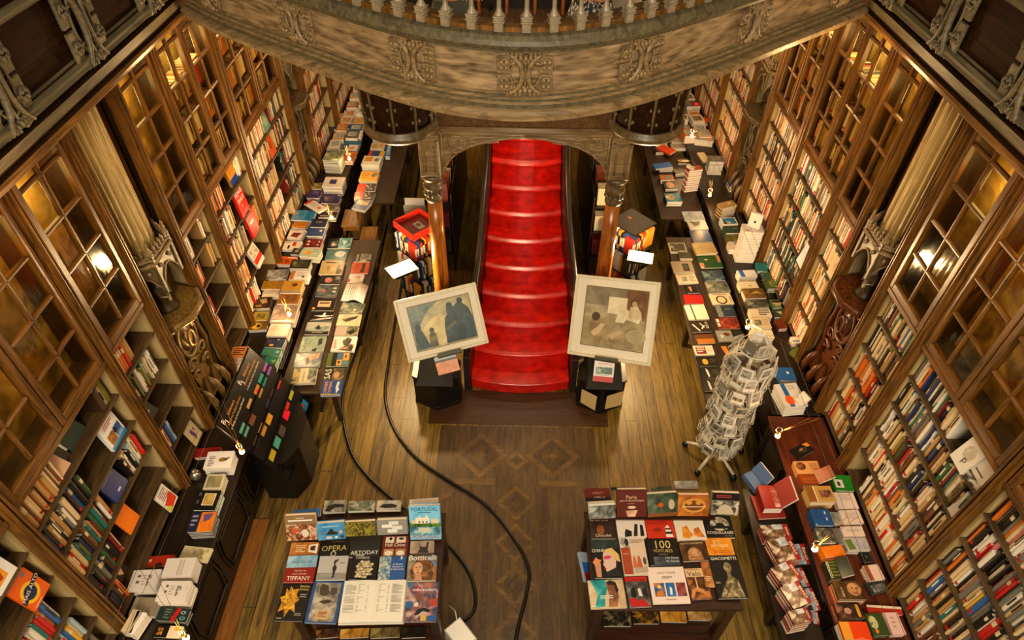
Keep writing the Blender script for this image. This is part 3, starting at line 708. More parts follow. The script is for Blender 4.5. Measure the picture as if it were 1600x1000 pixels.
tag(MB().cbox(-2.62, 1.3, 0.001, -2.36, 3.18, .022, .004, wood('mat_board', '5a3410', '8a5418', axis='Y')).build('floor_mat'), 'long brown floor mat lying along the dark panelled counter', 'mat')

# ------------------------------------------------------------------ display tables
def table(c, rot, W, D, z, lab):
    M = Matrix.Translation(Vector((c[0], c[1], 0))) @ Matrix.Rotation(rot, 4, 'Z')
    t = thing('display_table', lab, 'table', M=M)
    m = MB(); m.cbox(-W/2, -D/2, z-.04, W/2, D/2, z, .008, TABLEW); m.build('tabletop', t)
    m = MB(); m.box(-W/2+.05, -D/2+.05, z-.09, W/2-.05, D/2-.05, z-.04, TABLEW); m.build('apron', t)
    for sx in (-1, 1):
        for sy in (-1, 1):
            m = MB(); x, y = sx*(W/2-.06), sy*(D/2-.06); m.cbox(x-.04, y-.04, 0, x+.04, y+.04, z-.04, .008, TABLEW); m.build('leg', t)
    m = MB(); m.cbox(-W/2+.08, -D/2-.06, .09, W/2-.08, D/2-.08, .12, .006, TABLEW); m.cbox(-W/2+.08, -D/2-.10, .07, W/2-.08, -D/2-.06, .15, .006, TABLEW); m.build('lower_shelf', t)
    m = MB(); m.box(-W/2+.06, D/2-.11, z, W/2-.06, D/2-.01, z+.06, TABLEW); m.build('riser', t)
    return t
table((-1.14, 2.42), .03, 1.18, .86, .78, 'dark book table holding the opened white book, nearest the floor track')
table((1.21, 2.50), .02, 1.16, .84, .78, 'dark mahogany book table holding the bust-cover book, with a lower shelf')

# ------------------------------------------------------------------ shelf books
COLS = {'cream': 'd6bd8e', 'white': 'e0d8c8', 'tan': 'b48a52', 'brown': '6e4220', 'dark brown': '3a2416', 'black': '17130f', 'grey': '6e6a60', 'orange': 'd06a1c', 'red': 'c0201a', 'maroon': '6a1a18',
        'navy blue': '1e2c58', 'blue': '2c5c9c', 'teal': '1f6a66', 'green': '2e5a30', 'olive': '6e6a24', 'yellow': 'd8a828', 'pink': 'd87a90', 'pale blue': '9cb4c4'}
_pr = {}
def proto(colr, kind, var):
    """unit book standing: x 0 (spine) to -1 (fore edge), y 0..1 thickness, z 0..1 height"""
    k = (colr, kind, var)
    if k in _pr: return _pr[k]
    m = MB(); cm_ = flat(COLS[colr], .45); hb = kind == 'hardback'
    b = .12 if hb else .06; t_ = .02 if hb else .006
    n_ = 5; sp = [(-.03+.03*math.sin(PI*i/n_), i/n_) for i in range(n_+1)]
    pl = [(-1, 0)] + sp[:1] + sp + [(-1, 1), (-1, 1-b), (-.06, 1-b), (-.06, b), (-1, b)]
    pl = [(-1, 0)] + sp + [(-1, 1), (-1, 1-b), (-.07, 1-b), (-.07, b), (-1, b)]
    m.prism(pl, 0, 1, cm_)
    m.box(-.985, b, t_, -.06, 1-b, 1-t_*1.5, PAGES)
    lab = {0: None, 1: 'd9c79b', 2: '16120e', 3: 'b02018', 4: 'e6e0d0'}[var]
    if lab:
        lm_ = flat(lab, .5); z0, z1 = {1: (.62, .82), 2: (.28, .78), 3: (.08, .2), 4: (.35, .8)}[var]
        w_ = .0 if var in (1, 3) else .32
        yy = [w_ + (1-2*w_)*i/3 for i in range(4)]
        for ya, yb in zip(yy, yy[1:]):
            xa, xb_ = -.03+.03*math.sin(PI*ya)+.004, -.03+.03*math.sin(PI*yb)+.004
            m.add([(xa, ya, z0), (xb_, yb, z0), (xb_, yb, z1), (xa, ya, z1)], [(0, 1, 2, 3)], lm_)
    me_o = m.build('tmp'); me = me_o.data; bpy.data.objects.remove(me_o); me.name = 'book_mesh'
    _pr[k] = me; return me
PAL = {
 'cream': ['cream']*6+['white']*4+['tan']*4+['brown']*2+['orange','dark brown','grey','red'],
 'mixed': ['cream']*6+['white']*5+['black']*5+['tan']*4+['brown']*2+['orange']+['red','maroon','teal','navy blue','blue','grey','grey','grey','green','olive','dark brown','dark brown'],
 'dark': ['black']*4+['dark brown']*3+['grey']*3+['navy blue','teal','cream','maroon','green','white'],
 'modern': ['white']*5+['black']*6+['red']*3+['orange']*2+['grey']*4+['pink','pink']+['yellow','teal','blue','tan']+['cream']*5,
 'warm': ['orange']*4+['cream']*5+['tan']*3+['brown','red','white','black'],
 'green': ['olive','green','grey','grey','dark brown','white','cream'],
 'bright': ['blue','pale blue','red','white','teal','white','orange','yellow','black','cream']}
count = {'paperback': 0, 'hardback': 0}
mass = MB()
def standing(name, colr, kind, var, s, y, z, th, h, dp, out=-.035, lean=0.0, lab=None, group=None):
    me = proto(colr, kind, var)
    o = bpy.data.objects.new(name, me); COL.objects.link(o)
    # local x (spine outwards) -> into the room
    Rz = Matrix(((-s, 0, 0, 0), (0, -s, 0, 0), (0, 0, 1, 0), (0, 0, 0, 1)))
    yy = y if s < 0 else y+th
    o.matrix_basis = Matrix.Translation(Vector((XB[s]-s*out, yy, z))) @ Matrix.Rotation(lean, 4, 'X') @ Rz @ Matrix.Diagonal((dp, th, h, 1))
    tag(o, lab, 'book', group); return o
def row(s, y0, y1, z, pal, where, single=True, hmax=.282, gap=0.0, lean=0.0, name=None, th0=.015, th1=.033):
    y = y0; i = 0
    while True:
        th = R.uniform(th0, th1); 
        if y+th > y1: break
        h = min(hmax if z < 2 or z > 2.2 else .252, R.gauss(.236, .026)); h = max(.18, h); dp = R.uniform(.13, .17); colr = R.choice(PAL[pal])
        kind = 'hardback' if R.random() < .5 else 'paperback'; var = R.choice([0, 0, 0, 0, 1, 2, 3, 4]); i += 1
        if colr in ('black', 'dark brown', 'navy blue') and var == 2: var = 4
        if colr in ('white', 'cream') and var == 4: var = 2
        if colr == 'red' and var == 3: var = 1
        if single:
            standing(kind, colr, kind, var, s, y, z+.001, th, h, dp, -.035-R.uniform(0, .03), lean, '%s %s, %s along, %s' % (colr, kind, ordinal(i), where), 'books on the wall shelves')
        else:
            me = proto(colr, kind, var); mm = Matrix.Translation(Vector((XB[s]+s*.05, y if s < 0 else y+th, z+.001))) @ Matrix(((-s, 0, 0, 0), (0, -s, 0, 0), (0, 0, 1, 0), (0, 0, 0, 1))) @ Matrix.Diagonal((dp, th, h, 1))
            b_ = len(mass.v); mass.v.extend(tuple(mm @ v.co) for v in me.vertices)
            for p in me.polygons:
                mass.f.append(tuple(b_+j for j in p.vertices)); mass.m.append(mass.mi(me.materials[p.material_index])); mass.sm.append(False)
        y += th + .0012 + (gap if R.random() < .12 else 0)
    return y
SN = ['top shelf', 'second shelf', 'third shelf', 'fourth shelf', 'lowest shelf']
# facing wall (postcard-rack side)
wb = ['nearest bay of the rack-side wall', 'second bay of the rack-side wall', 'narrow bay before the mahogany niche', 'narrow bay past the mahogany niche']
for k in range(5):
    z = SH[k]
    row(1, 1.30, 2.19, z, ['modern', 'modern', 'modern', 'mixed', 'cream'][k], SN[k]+', '+wb[0])
    row(1, 2.36 if k else 2.78, 3.37 if k != 4 else 3.2, z, ['mixed', 'mixed', 'mixed', 'cream', 'cream'][k], SN[k]+', '+wb[1], single=k < 4)
    row(1, 3.53, 4.02, z, ['mixed', 'mixed', 'warm', 'warm', 'cream'][k], SN[k]+', '+wb[2], single=k < 4)
    row(1, 4.83, 5.24, z, 'cream', SN[k]+', '+wb[3], single=k < 1)
    row(1, 5.41, 6.34, z, ['mixed', 'mixed', 'mixed', 'dark', 'mixed'][k], '', single=False)
    row(1, 6.5, 7.42, z, ['cream', 'mixed', 'cream', 'cream', 'cream'][k], '', single=False)
    row(1, 8.3, 9.3, z, 'cream', '', single=False); row(1, 9.5, 10.6, z, 'cream', '', single=False); row(1, 10.8, 11.9, z, 'cream', '', single=False)
# red-book wall
wl = ['nearest bay of the red-book wall', 'second bay of the red-book wall', 'narrow bay before the lit niche', 'half-empty bay past the lit niche', 'bay of the red upright book']
row(-1, 1.96, 2.33, SH[0], 'warm', SN[0]+', '+wl[1]); row(-1, 2.86, 3.02, SH[0], 'green', SN[0]+', '+wl[1], th0=.03, th1=.05)
row(-1, 1.95, 2.42, SH[1], 'mixed', SN[1]+', '+wl[1]); row(-1, 1.95, 2.44, SH[2], 'mixed', SN[2]+', '+wl[1]); row(-1, 1.95, 2.34, SH[3], 'dark', SN[3]+', '+wl[1])
row(-1, 2.74, 2.98, SH[2], 'bright', SN[2]+', '+wl[1]); row(-1, 1.95, 2.12, SH[4], 'mixed', SN[4]+', '+wl[1])
row(-1, 1.32, 1.70, SH[2], 'bright', SN[2]+', '+wl[0]); row(-1, 1.36, 1.72, SH[3], 'bright', SN[3]+', '+wl[0]); row(-1, 1.4, 1.72, SH[4], 'mixed', SN[4]+', '+wl[0])
row(-1, 3.18, 3.42, SH[0], 'warm', SN[0]+', '+wl[2]); row(-1, 3.18, 3.55, SH[1], 'green', SN[1]+', '+wl[2], th0=.02, th1=.026); row(-1, 3.18, 3.36, SH[3], 'bright', SN[3]+', '+wl[2])
row(-1, 4.5, 4.72, SH[0], 'cream', SN[0]+', '+wl[3]); row(-1, 4.51, 4.72, SH[1], 'warm', SN[1]+', '+wl[3]); row(-1, 4.5, 4.62, SH[2], 'warm', SN[2]+', '+wl[3]); row(-1, 4.5, 4.66, SH[3], 'warm', SN[3]+', '+wl[3])
row(-1, 4.9, 4.98, SH[0], 'cream', SN[0]+' far end, '+wl[3]); row(-1, 4.88, 4.99, SH[1], 'cream', SN[1]+' far end, '+wl[3])
row(-1, 5.16, 5.55, SH[0], 'warm', SN[0]+', '+wl[4]); row(-1, 5.17, 5.62, SH[1], 'cream', SN[1]+', '+wl[4]); row(-1, 5.16, 5.7, SH[2], 'cream', SN[2]+', '+wl[4]); row(-1, 5.17, 5.5, SH[3], 'warm', SN[3]+', '+wl[4])
row(-1, 5.16, 5.6, SH[4], 'cream', SN[4]+', '+wl[4])
row(-1, 5.95, 6.1, SH[0], 'cream', SN[0]+' far end, '+wl[4]); row(-1, 5.92, 6.1, SH[2], 'warm', SN[2]+' far end, '+wl[4])
for k in range(5):
    row(-1, 6.27, 6.95, SH[k], 'cream', '', single=False); row(-1, 7.15, 7.6, SH[k], 'mixed', '', single=False)
    row(-1, 8.45, 9.3, SH[k], 'cream', '', single=False); row(-1, 9.7, 10.8, SH[k], 'cream', '', single=False); row(-1, 11, 12, SH[k], 'cream', '', single=False)
# white volumes behind the glass
for s, a, b in ((1, 5.45, 6.3), (1, 6.55, 7.3), (-1, 5.3, 6.0), (-1, 6.4, 7.4)):
    for z in (2.5, 2.86, 3.2): row(s, a, b, z, 'cream', '', single=False, hmax=.22, th0=.03, th1=.06)
for s, a in ((1, 5.45), (-1, 5.3), (-1, 6.4), (1, 6.55)):
    for z in (2.855, 3.195): bx(mass, s, -.28, a, z-.02, -.05, a+.72, z, SHELFW)
tag(mass.build('shelf_books'), 'rows of cream and brown books on the distant bookcase shelves and behind the glass', None, None, 'stuff')
# ------------------------------------------------------------------ books lying flat
def mat_of(c): return art(*c) if isinstance(c, tuple) else flat(c, .38)
def lettering(txt, size, mat, parent, M, wfit=None):
    cu = bpy.data.curves.new('lettering', 'FONT'); cu.body = txt; cu.size = size; cu.align_x = 'CENTER'; cu.align_y = 'CENTER'; cu.resolution_u = 2
    cu.materials.append(mat); f_ = bpy.data.objects.new('tmp_text', cu); COL.objects.link(f_)
    me = bpy.data.meshes.new_from_object(f_); bpy.data.objects.remove(f_); bpy.data.curves.remove(cu)
    if wfit and len(me.vertices):
        xs = [v.co.x for v in me.vertices]; k = wfit/max(1e-6, max(xs)-min(xs)); me.transform(Matrix.Diagonal((k, k, 1, 1)))
    o = bpy.data.objects.new('lettering', me); COL.objects.link(o); o.parent = parent; o.matrix_basis = M
    return o
def cover_art(items, w, d, root, z=0.0):
    """printed cover: shapes a few tenths of a millimetre proud of the board; u from the left, v from the top"""
    m = MB(); k = 0; X = lambda u: (u-.5)*w; Y = lambda v: (.5-v)*d
    for it in items:
        k += 1; zz = z + .0005*k
        if it[0] == 'r':
            _, a, b, c, e, col = it; m.add([(X(a), Y(e), zz), (X(c), Y(e), zz), (X(c), Y(b), zz), (X(a), Y(b), zz)], [(0, 1, 2, 3)], mat_of(col))
        elif it[0] == 'e':
            _, a, b, ru, rv, col = it; m.add([(X(a)+ru*w*math.cos(2*PI*i/18), Y(b)+rv*d*math.sin(2*PI*i/18), zz) for i in range(18)], [tuple(range(18))], mat_of(col))
        elif it[0] == 'p':
            pts = [(X(a), Y(b), zz) for a, b in it[1]]
            ar = sum(pts[i][0]*pts[(i+1) % len(pts)][1]-pts[(i+1) % len(pts)][0]*pts[i][1] for i in range(len(pts)))
            if ar < 0: pts = pts[::-1]
            m.add(pts, [tuple(range(len(pts)))], mat_of(it[2]))
        elif it[0] == 's':
            _, a, b, c, e, nl, col = it
            for i in range(nl):
                v0 = b+(e-b)*i/nl; v1 = v0+(e-b)/nl*.45; cc = a+(c-a)*(1 if i % 3 != 2 else .7)
                m.add([(X(a), Y(v1), zz), (X(cc), Y(v1), zz), (X(cc), Y(v0), zz), (X(a), Y(v0), zz)], [(0, 1, 2, 3)], mat_of(col))
        elif it[0] == 't':
            _, u, v, wf, txt, col = it[:6]; rot = it[6] if len(it) > 6 else 0
            span = wf*(w if rot == 0 else d)
            lettering(txt, span/(.56*max(1, max(len(q) for q in txt.split('\n')))), flat(col, .4), root, Matrix.Translation((X(u), Y(v), zz+.0004)) @ Matrix.Rotation(math.radians(rot), 4, 'Z'), span)
    if m.f: m.build('cover_print', root)
def frame_of(px, z, lean=0.0, side=0.0):
    """plane frame (matrix, width, depth) of a rectangle seen at four pixels TL TR BR BL, lying at height z, leaning up at its far edge"""
    P = [pz(a, b, z) for a, b in px]; c = sum(P, Vector())/4
    if lean or side:
        nrm = Vector((-math.sin(side), -math.sin(lean), math.cos(lean))).normalized(); P = [pplane(a, b, c, nrm) for a, b in px]; c = sum(P, Vector())/4
    else: nrm = Vector((0, 0, 1))
    U = (P[1]-P[0]+P[2]-P[3])/2; V = (P[0]-P[3]+P[1]-P[2])/2
    ex = U.normalized(); ey = nrm.cross(ex); vy = V.normalized(); h = (ey+vy).normalized(); ex = (ex + (h.cross(nrm))).normalized(); ey = nrm.cross(ex)
    M = Matrix((ex, ey, nrm)).transposed().to_4x4(); M.translation = c
    return M, U.length, V.length
def slab(w, d, th, cov, pages=PAGEW, soft=False):
    """cover boards and page block of one closed book, top face at z 0, spine on the left"""
    m = MB(); b = .003 if not soft else .0012; ins = .004 if not soft else .0008
    m.box(-w/2, -d/2, -b, w/2, d/2, 0, cov); m.box(-w/2, -d/2, -th, w/2, d/2, -th+b, cov); m.box(-w/2, -d/2, -th+b, -w/2+b, d/2, -b, cov)
    p = MB(); p.box(-w/2+b, -d/2+ins, -th+b, w/2-ins, d/2-ins, -b, pages)
    return m, p
KIND = {'a': ('art_book', 'book'), 'm': ('magazine', 'magazine'), 'h': ('bound_book', 'book'), 'p': ('soft_book', 'book'), 'g': ('guidebook', 'book'), 'b': ('leaflet', 'leaflet')}
def book(kind, px, z, th, cov, items, lab, group=None, n=0, under=None, lean=0.0, side=0.0, shrink=.975, pages=PAGEW, detail=True):
    """one closed book seen from above: z = height of the lowest book's underside; n more copies lie under it"""
    nm, cat = KIND[kind]; zt = z + th*(n+1)
    M, w, d = frame_of(px, zt, lean, side); w *= shrink; d *= shrink
    cm_ = mat_of(cov); m, p = slab(w, d, th, cm_, pages, kind in 'pm')
    o = m.build(nm, None, M); tag(o, lab, cat, group)
    p.build('page_block', o)
    if items: cover_art(items, w, d, o)
    if n:
        um = under if under else [cov]
        for i in range(n):
            c_ = um[i % len(um)]; k = ('under', nm, round(w, 3), round(d, 3), round(th, 3), c_, id(pages))
            if k not in _pr:
                a, b = slab(w*R.uniform(.94, .99), d*R.uniform(.94, .99), th, mat_of(c_), pages, kind in 'pm'); a.add(b.v, b.f, pages); t = a.build('tmp'); _pr[k] = t.data; bpy.data.objects.remove(t)
            q = bpy.data.objects.new('stacked_book', _pr[k]); COL.objects.link(q)
            q.matrix_basis = M @ Matrix.Translation((R.uniform(-.004, .004), R.uniform(-.004, .004), -th*(i+1)-.0004*(i+1))) @ Matrix.Rotation(R.uniform(-.02, .02), 4, 'Z')
            tag(q, '%s down beneath the %s' % (ordinal(i+2), ' '.join(lab.split()[:12])), cat, 'books stacked under others')
    return o
def ph(c1, c2, c3, sc=14.0, t=None, tc='e8e0d0', v=.13, wf=.7, rot=0, u=.5, strip=None):
    it = [('r', .0, .0, 1, 1, (c1, c2, c3, sc))]
    if strip: it.append(('r', 0, v-.09, 1, v+.09, strip))
    if t: it.append(('t', u, v, wf, t, tc, rot))
    return it
def txt(col, dark='2a2420', pic=None, n=4):
    it = [('s', .12, .12, .7, .38, n, dark)]
    if pic: it.append(('r', .2, .5, .8, .88, pic))
    return it
T_ = .78
# ---- table near the floor track (5 columns)
J = lambda *q: zq('J', q); K = lambda *q: zq('K', q)
book('a', J(170,635,350,640,290,890,110,880), T_, .022, '0d0b0a', [('p', [(.30,.1),(.42,.2),(.6,.16),(.58,.34),(.72,.45),(.58,.55),(.66,.78),(.45,.7),(.33,.92),(.26,.7),(.06,.78),(.12,.55),(.02,.4),(.18,.36),(.16,.16),(.28,.24)], ('8a5a10','c8901c','e8b838',20.)), ('e', .37,.47,.1,.08,('6a420a','a87414','d8a428',30.)),
  ('t', .8,.14,.34,'Bakelite\nJewelry','e8c860'), ('s', .7,.3,.92,.42,2,'9a9284'), ('s', .66,.8,.9,.88,2,'9a9284'), ('s', .06,.93,.26,.96,1,'e8e0d0')], 'black art book with a golden flower pin, front corner of its table', 'art books on the two floor tables')
book('a', J(365,625,550,635,505,900,295,895), T_, .026, '1d4a86', [('r', .1,.04,.92,.97,('5a564e','8f897c','b8b0a0',9.)), ('p', [(.3,.06),(.5,.1),(.6,.3),(.48,.38),(.3,.34),(.24,.18)], '453c34'), ('p', [(.62,.16),(.8,.14),(.84,.28),(.72,.36),(.6,.3)], '4a423a'), ('p', [(.18,.42),(.5,.36),(.86,.44),(.9,.7),(.7,.92),(.3,.92),(.14,.7)], ('756c60','a59c8c','c4bcaa',12.)), ('p', [(.3,.5),(.6,.44),(.78,.5),(.5,.56)], '3a322a'), ('r', .32,.7,.72,.92,'c8a070'), ('s', .38,.74,.66,.88,4,'6a4a2a')], 'blue bordered art book showing pale embracing statues', 'art books on the two floor tables')
# the opened book
M, w, d = frame_of(J(555,632,942,622,915,888,515,892), T_+.033)
ob = thing('opened_book', 'white opened book with printed columns lying on the table front', 'book', M=M)
for s in (-1, 1):
    m = MB(); prof = [(s*w/2*q, .012*math.sin(PI*min(1, q*1.6))**.7*(1-q*.3)) for q in [i/8 for i in range(9)]]
    for i in range(8):
        (xa, za), (xb_, zb) = prof[i], prof[i+1]; m.add([(xa, -d/2, za), (xb_, -d/2, zb), (xb_, d/2, zb), (xa, d/2, za), (xa, -d/2, -.028), (xb_, -d/2, -.028), (xb_, d/2, -.028), (xa, d/2, -.028)], [(0, 1, 2, 3) if s > 0 else (3, 2, 1, 0), (0, 4, 5, 1), (3, 2, 6, 7), (4, 7, 6, 5)], PAGEW)
    m.box(s*w/2*.995, -d/2, -.028, s*w/2, d/2, .0085, PAGEW); m.build('page_block', ob)
    m = MB(); PR = flat('a8a296', .7)
    for c in (0, 1):
        xa = s*w/2*(.14+.42*c) if s > 0 else -w/2*(.94-.42*c)
        for r_ in range(22):
            if r_ in (8, 15): continue
            y = d/2-.035-r_*d*.031; xb_ = xa+w*.17*(1 if r_ % 5 else .6)
            zz = lambda x: .012*math.sin(PI*min(1, abs(x)/(w/2)*1.6))**.7*(1-abs(x)/(w/2)*.3)+.0012
            m.add([(xa, y-.0022, zz(xa)), (xb_, y-.0022, zz(xb_)), (xb_, y+.0022, zz(xb_)), (xa, y+.0022, zz(xa))], [(0, 1, 2, 3)], PR)
    m.build('printed_columns', ob)
m = MB(); m.box(-w/2-.006, -d/2-.006, -.031, w/2+.006, d/2+.006, -.028, flat('d8d2c6', .5)); m.build('cover', ob)
book('a', J(945,635,1145,632,1130,890,920,890), T_, .022, '3a3a44', [('r', 0,0,1,1,('2c3c54','8a5a58','c8a8a0',10.,.35,2)), ('r', .02,.02,.2,.14,'4a7090'), ('r', .55,.02,.78,.16,'b06a5a'), ('r', .3,.3,.52,.46,'7c4a3e'), ('r', .02,.5,.22,.66,'2c5c94'), ('r', .75,.44,.98,.62,'b03c2c'), ('r', .5,.84,.68,.98,'c8a84a'), ('r', .72,.86,.98,.98,'24549a'), ('r', .24,.14,.46,.27,'a02c48'), ('p', [(.3,.84),(.4,.7),(.6,.66),(.8,.72),(.74,.78),(.55,.74),(.42,.84)], '1a1614'), ('e', .34,.58,.07,.06,'d8c8b8'), ('t', .57,.21,.76,'indiamodern','f0ece4'), ('s', .06,.8,.22,.9,3,'d8d0c4')], 'art book with pink and blue collage cover beside the opened book', 'art books on the two floor tables')
z2 = T_+.026
book('a', J(188,545,380,540,352,640,160,642), z2, .02, '8a1c12', [('t', .5,.26,.4,'THE ART OF','e8d8b8'), ('t', .5,.46,.5,'LOUIS COMFORT','e8d8b8'), ('t', .5,.75,.78,'TIFFANY','f0e8d8')], 'dark red art book with large white capitals above the golden flower book', 'art books on the two floor tables')
book('a', J(200,474,387,468,378,545,188,548), z2+.012, .014, '8ab4cc', ph('6a98b4','8ab4cc','a8d0e0',6.,'Time & Other Tales','2c4454',.55,.7), 'narrow pale blue art book above the dark red one', 'art books on the two floor tables')
book('a', J(398,475,582,470,556,625,372,625), z2, .022, 'b8b4ae', [('r', 0,.72,1,1,'8c8880'), ('p', [(.56,.16),(.62,.22),(.58,.36),(.66,.5),(.62,.7),(.6,.92),(.52,.92),(.54,.68),(.5,.52),(.55,.4),(.52,.28)], '2c2622'), ('p', [(.56,.2),(.66,.12),(.68,.2),(.6,.3)], '3a322c'), ('s', .74,.3,.92,.36,1,'6a6660'), ('s', .1,.76,.55,.9,2,'a8a49c')], 'silver grey art book with one slender dark figurine', 'art books on the two floor tables')
_rp = random.Random(5)
book('a', J(600,474,768,480,752,625,574,625), z2, .022, '0e0d0c', [('t', .4,.06,.5,'CAMEOS','d8d0c0')]+[('e', .28+.115*(a % 5)+.05*((a//5) % 2)+.03*(_rp.random()-.5), .22+.115*(a//5)+.03*(_rp.random()-.5), .062, .056, ['c8b890', 'd4c8a4', 'a8966c'][a % 3]) for a in range(35) if a not in (0, 4, 34)], 'black art book covered in a cluster of pale oval cameos', 'art books on the two floor tables')
book('a', J(775,478,938,472,932,625,755,625), z2, .02, '2a5490', [('r', 0,0,.42,1,('4a6a84','8aa0a8','c8c4a8',26.,.35,1)), ('r', .42,.0,.44,1,'7a98b8'), ('r', .8,0,.86,.14,'e0d8c0'), ('t', .7,.46,.5,'A World\nHistory of\nArchitecture','e8e8ec')], 'blue art book on world architecture with pale tile pattern at its side', 'art books on the two floor tables')
book('a', J(950,474,1132,470,1130,632,938,632), z2, .024, '8a8470', [('r', 0,0,1,1,('5c5a4c','7c7660','9a927a',6.)), ('p', [(.2,.3),(.36,.1),(.7,.12),(.95,.4),(1,.98),(.62,.98),(.14,.9),(.1,.6)], ('4a2c14','7a4c22','a8713a',16.)), ('e', .36,.52,.16,.26,'d0a078'), ('p', [(.3,.74),(.46,.72),(.54,.98),(.26,.98)], 'c4906a'), ('e', .3,.47,.035,.018,'3a2418'), ('e', .43,.46,.035,.018,'3a2418'), ('p', [(.36,.48),(.39,.6),(.34,.6)], 'b07c54'), ('e', .37,.68,.05,.018,'983c30'), ('p', [(.72,.1),(.98,.5),(1,.42),(.8,.1)], '5a88b8'), ('t', .5,.1,.92,'Botticelli','f4efe6')], 'art book with an auburn haired woman beneath big white letters', 'art books on the two floor tables')
z3 = T_+.005
book('a', J(222,392,398,385,380,480,200,482), z3, .03, 'b4712c', [('r', 0,0,1,1,('96561c','b4712c','d09048',5.)), ('p', [(.66,.2),(.98,.1),(.98,.8),(.66,.66)], 'e8dcc8'), ('p', [(.72,.3),(.9,.24),(.9,.6),(.72,.56)], '4a2a14'), ('s', .2,.2,.55,.75,4,'e8c890')], 'amber coloured art book with faint script and a framed corner', 'art books on the two floor tables')
book('a', J(402,380,578,374,578,478,394,482), z3, .03, '0d0c0b', [('t', .5,.5,.88,'OPERA','b8a858'), ('s', .4,.08,.85,.14,1,'6a6454'), ('t', .5,.84,.2,'Q','d8d0b8')], 'black art book with thin golden opera lettering', 'art books on the two floor tables')
book('a', J(590,348,785,344,772,478,584,482), z3, .03, '22241f', [('t', .5,.82,.92,'ARTODAY','dcdad0'), ('r', .22,.9,.5,.97,'a8a498')], 'charcoal art book with wide white lettering, mid table', 'art books on the two floor tables')
book('a', J(797,350,956,345,946,478,780,478), z3, .03, '6a2416', [('r', .1,.05,.44,.34,'d8ccb8'), ('r', .53,.05,.9,.34,'d8ccb8'), ('e', .3,.15,.06,.07,'1a1412'), ('e', .72,.15,.1,.06,'3a2a26'), ('t', .5,.46,.78,'Hall China','e8dcc4'), ('r', .08,.66,.46,.98,'b08860'), ('r', .54,.66,.92,.98,'a87850'), ('e', .27,.86,.16,.12,'e0d0b8'), ('e', .73,.86,.16,.12,'e0d0b8')], 'brown art book with four inset photographs of china bowls', 'art books on the two floor tables')
book('a', J(966,382,1116,374,1112,476,958,478), z3, .03, '9a8470', [('r', 0,0,1,1,('8a7462','a8917c','c0ab94',5.)), ('p', [(.36,.1),(.44,.4),(.66,.4),(.7,.08),(.78,.1),(.74,.6),(.8,.8),(.3,.8),(.4,.55)], '3a2e28'), ('r', 0,.82,1,1,'4a3a32')], 'taupe art book showing a dark sculptural form', 'art books on the two floor tables')
lean = 1.0
book('a', J(165,222,370,216,388,374,202,382), .90, .044, '8a6a48', [('r', 0,.36,1,1,('2a1a10','a05a34','d8c0a0',22.)), ('s', .1,.18,.9,.3,1,'f0ece4'), ('s', .36,.1,.64,.15,1,'e8e0d0'), ('e', .28,.6,.1,.1,'c8502c'), ('e', .62,.72,.12,.16,'d8ccb8')], 'brown art book with a crowd painting, back corner of its table', 'art books on the two floor tables', lean=lean)
book('a', J(368,272,545,262,568,368,392,378), .90, .044, '3c84b8', [('r', 0,0,1,1,('2c78b0','4890c0','68a8d0',4.)), ('s', .2,.2,.8,.28,1,'c8e0ec'), ('p', [(.3,.7),(.42,.5),(.48,.36),(.56,.34),(.6,.5),(.76,.6),(.7,.72)], '2a241e'), ('r', .14,.5,.28,.66,'5c7890'), ('r', .3,.8,.5,.92,'d8d0c0'), ('r', .62,.8,.72,.92,'e8e0d0'), ('r', .82,.78,.94,.92,'283c50'), ('e', .86,.56,.06,.1,'d8b088')], 'bright blue art book with a small boat and inset pictures', 'art books on the two floor tables', lean=lean)
book('a', J(545,262,742,258,758,346,562,356), .89, .044, '4c4410', [('r', .02,.02,.98,.98,('1c1a0c','6c621a','9c9028',40.,.4,1))], 'olive yellow art book with dense dark lettering all over', 'art books on the two floor tables', lean=lean)
book('a', J(747,250,940,246,955,340,762,344), .89, .044, '8c8882', [('r', .4,.1,.72,.34,'dcd8d2'), ('r', .16,.3,.5,.52,'e4e0da'), ('r', .5,.4,.84,.66,'dcd8d2'), ('r', .34,.62,.66,.86,'e4e0da')], 'grey art book with white overlapping blocks', 'art books on the two floor tables', lean=lean)
book('a', J(957,162,1155,156,1156,370,958,378), .92, .044, '4a9cc8', [('r', 0,0,1,1,('5cb0d8','78c0e0','a0d4e8',3.)), ('r', 0,.5,1,.62,('1c3a10','3c6a1c','5c8a2c',24.)), ('p', [(.2,.34),(.3,.34),(.33,.26),(.36,.34),(.52,.34),(.56,.24),(.6,.34),(.64,.34),(.64,.52),(.2,.52)], 'e8dcc8'), ('r', .7,.38,.94,.52,'d8c8a8'), ('p', [(.06,.42),(.2,.4),(.2,.52),(.06,.52)], 'd0c4ac'), ('r', 0,.62,1,.86,('2a5c6c','6aa0b0','a8c8c8',12.)), ('r', .28,.64,.64,.78,'c8c4b0'), ('t', .5,.1,.86,'PORTUGAL','3a5a74'), ('s', .3,.18,.7,.21,1,'3a5a74'), ('t', .5,.92,.86,'PORTUGAL','c04838'), ('r', .3,.44,.34,.5,'4a4030'), ('r', .42,.44,.46,.5,'4a4030'), ('r', .54,.44,.58,.5,'4a4030')], 'sky blue art book with a white castle and its reflection', 'art books on the two floor tables', lean=lean)
zb = T_+.10
book('a', J(430,128,566,124,560,200,415,204), zb, .03, '8a8678', [('r', 0,0,1,1,('3a362e','8a8678','b8b4a4',5.)), ('p', [(.05,.9),(.2,.45),(.5,.3),(.9,.35),(.95,.6),(.5,.62),(.3,.95)], '171410')], 'grey art book with a black swooping shape, back row', 'art books on the two floor tables')
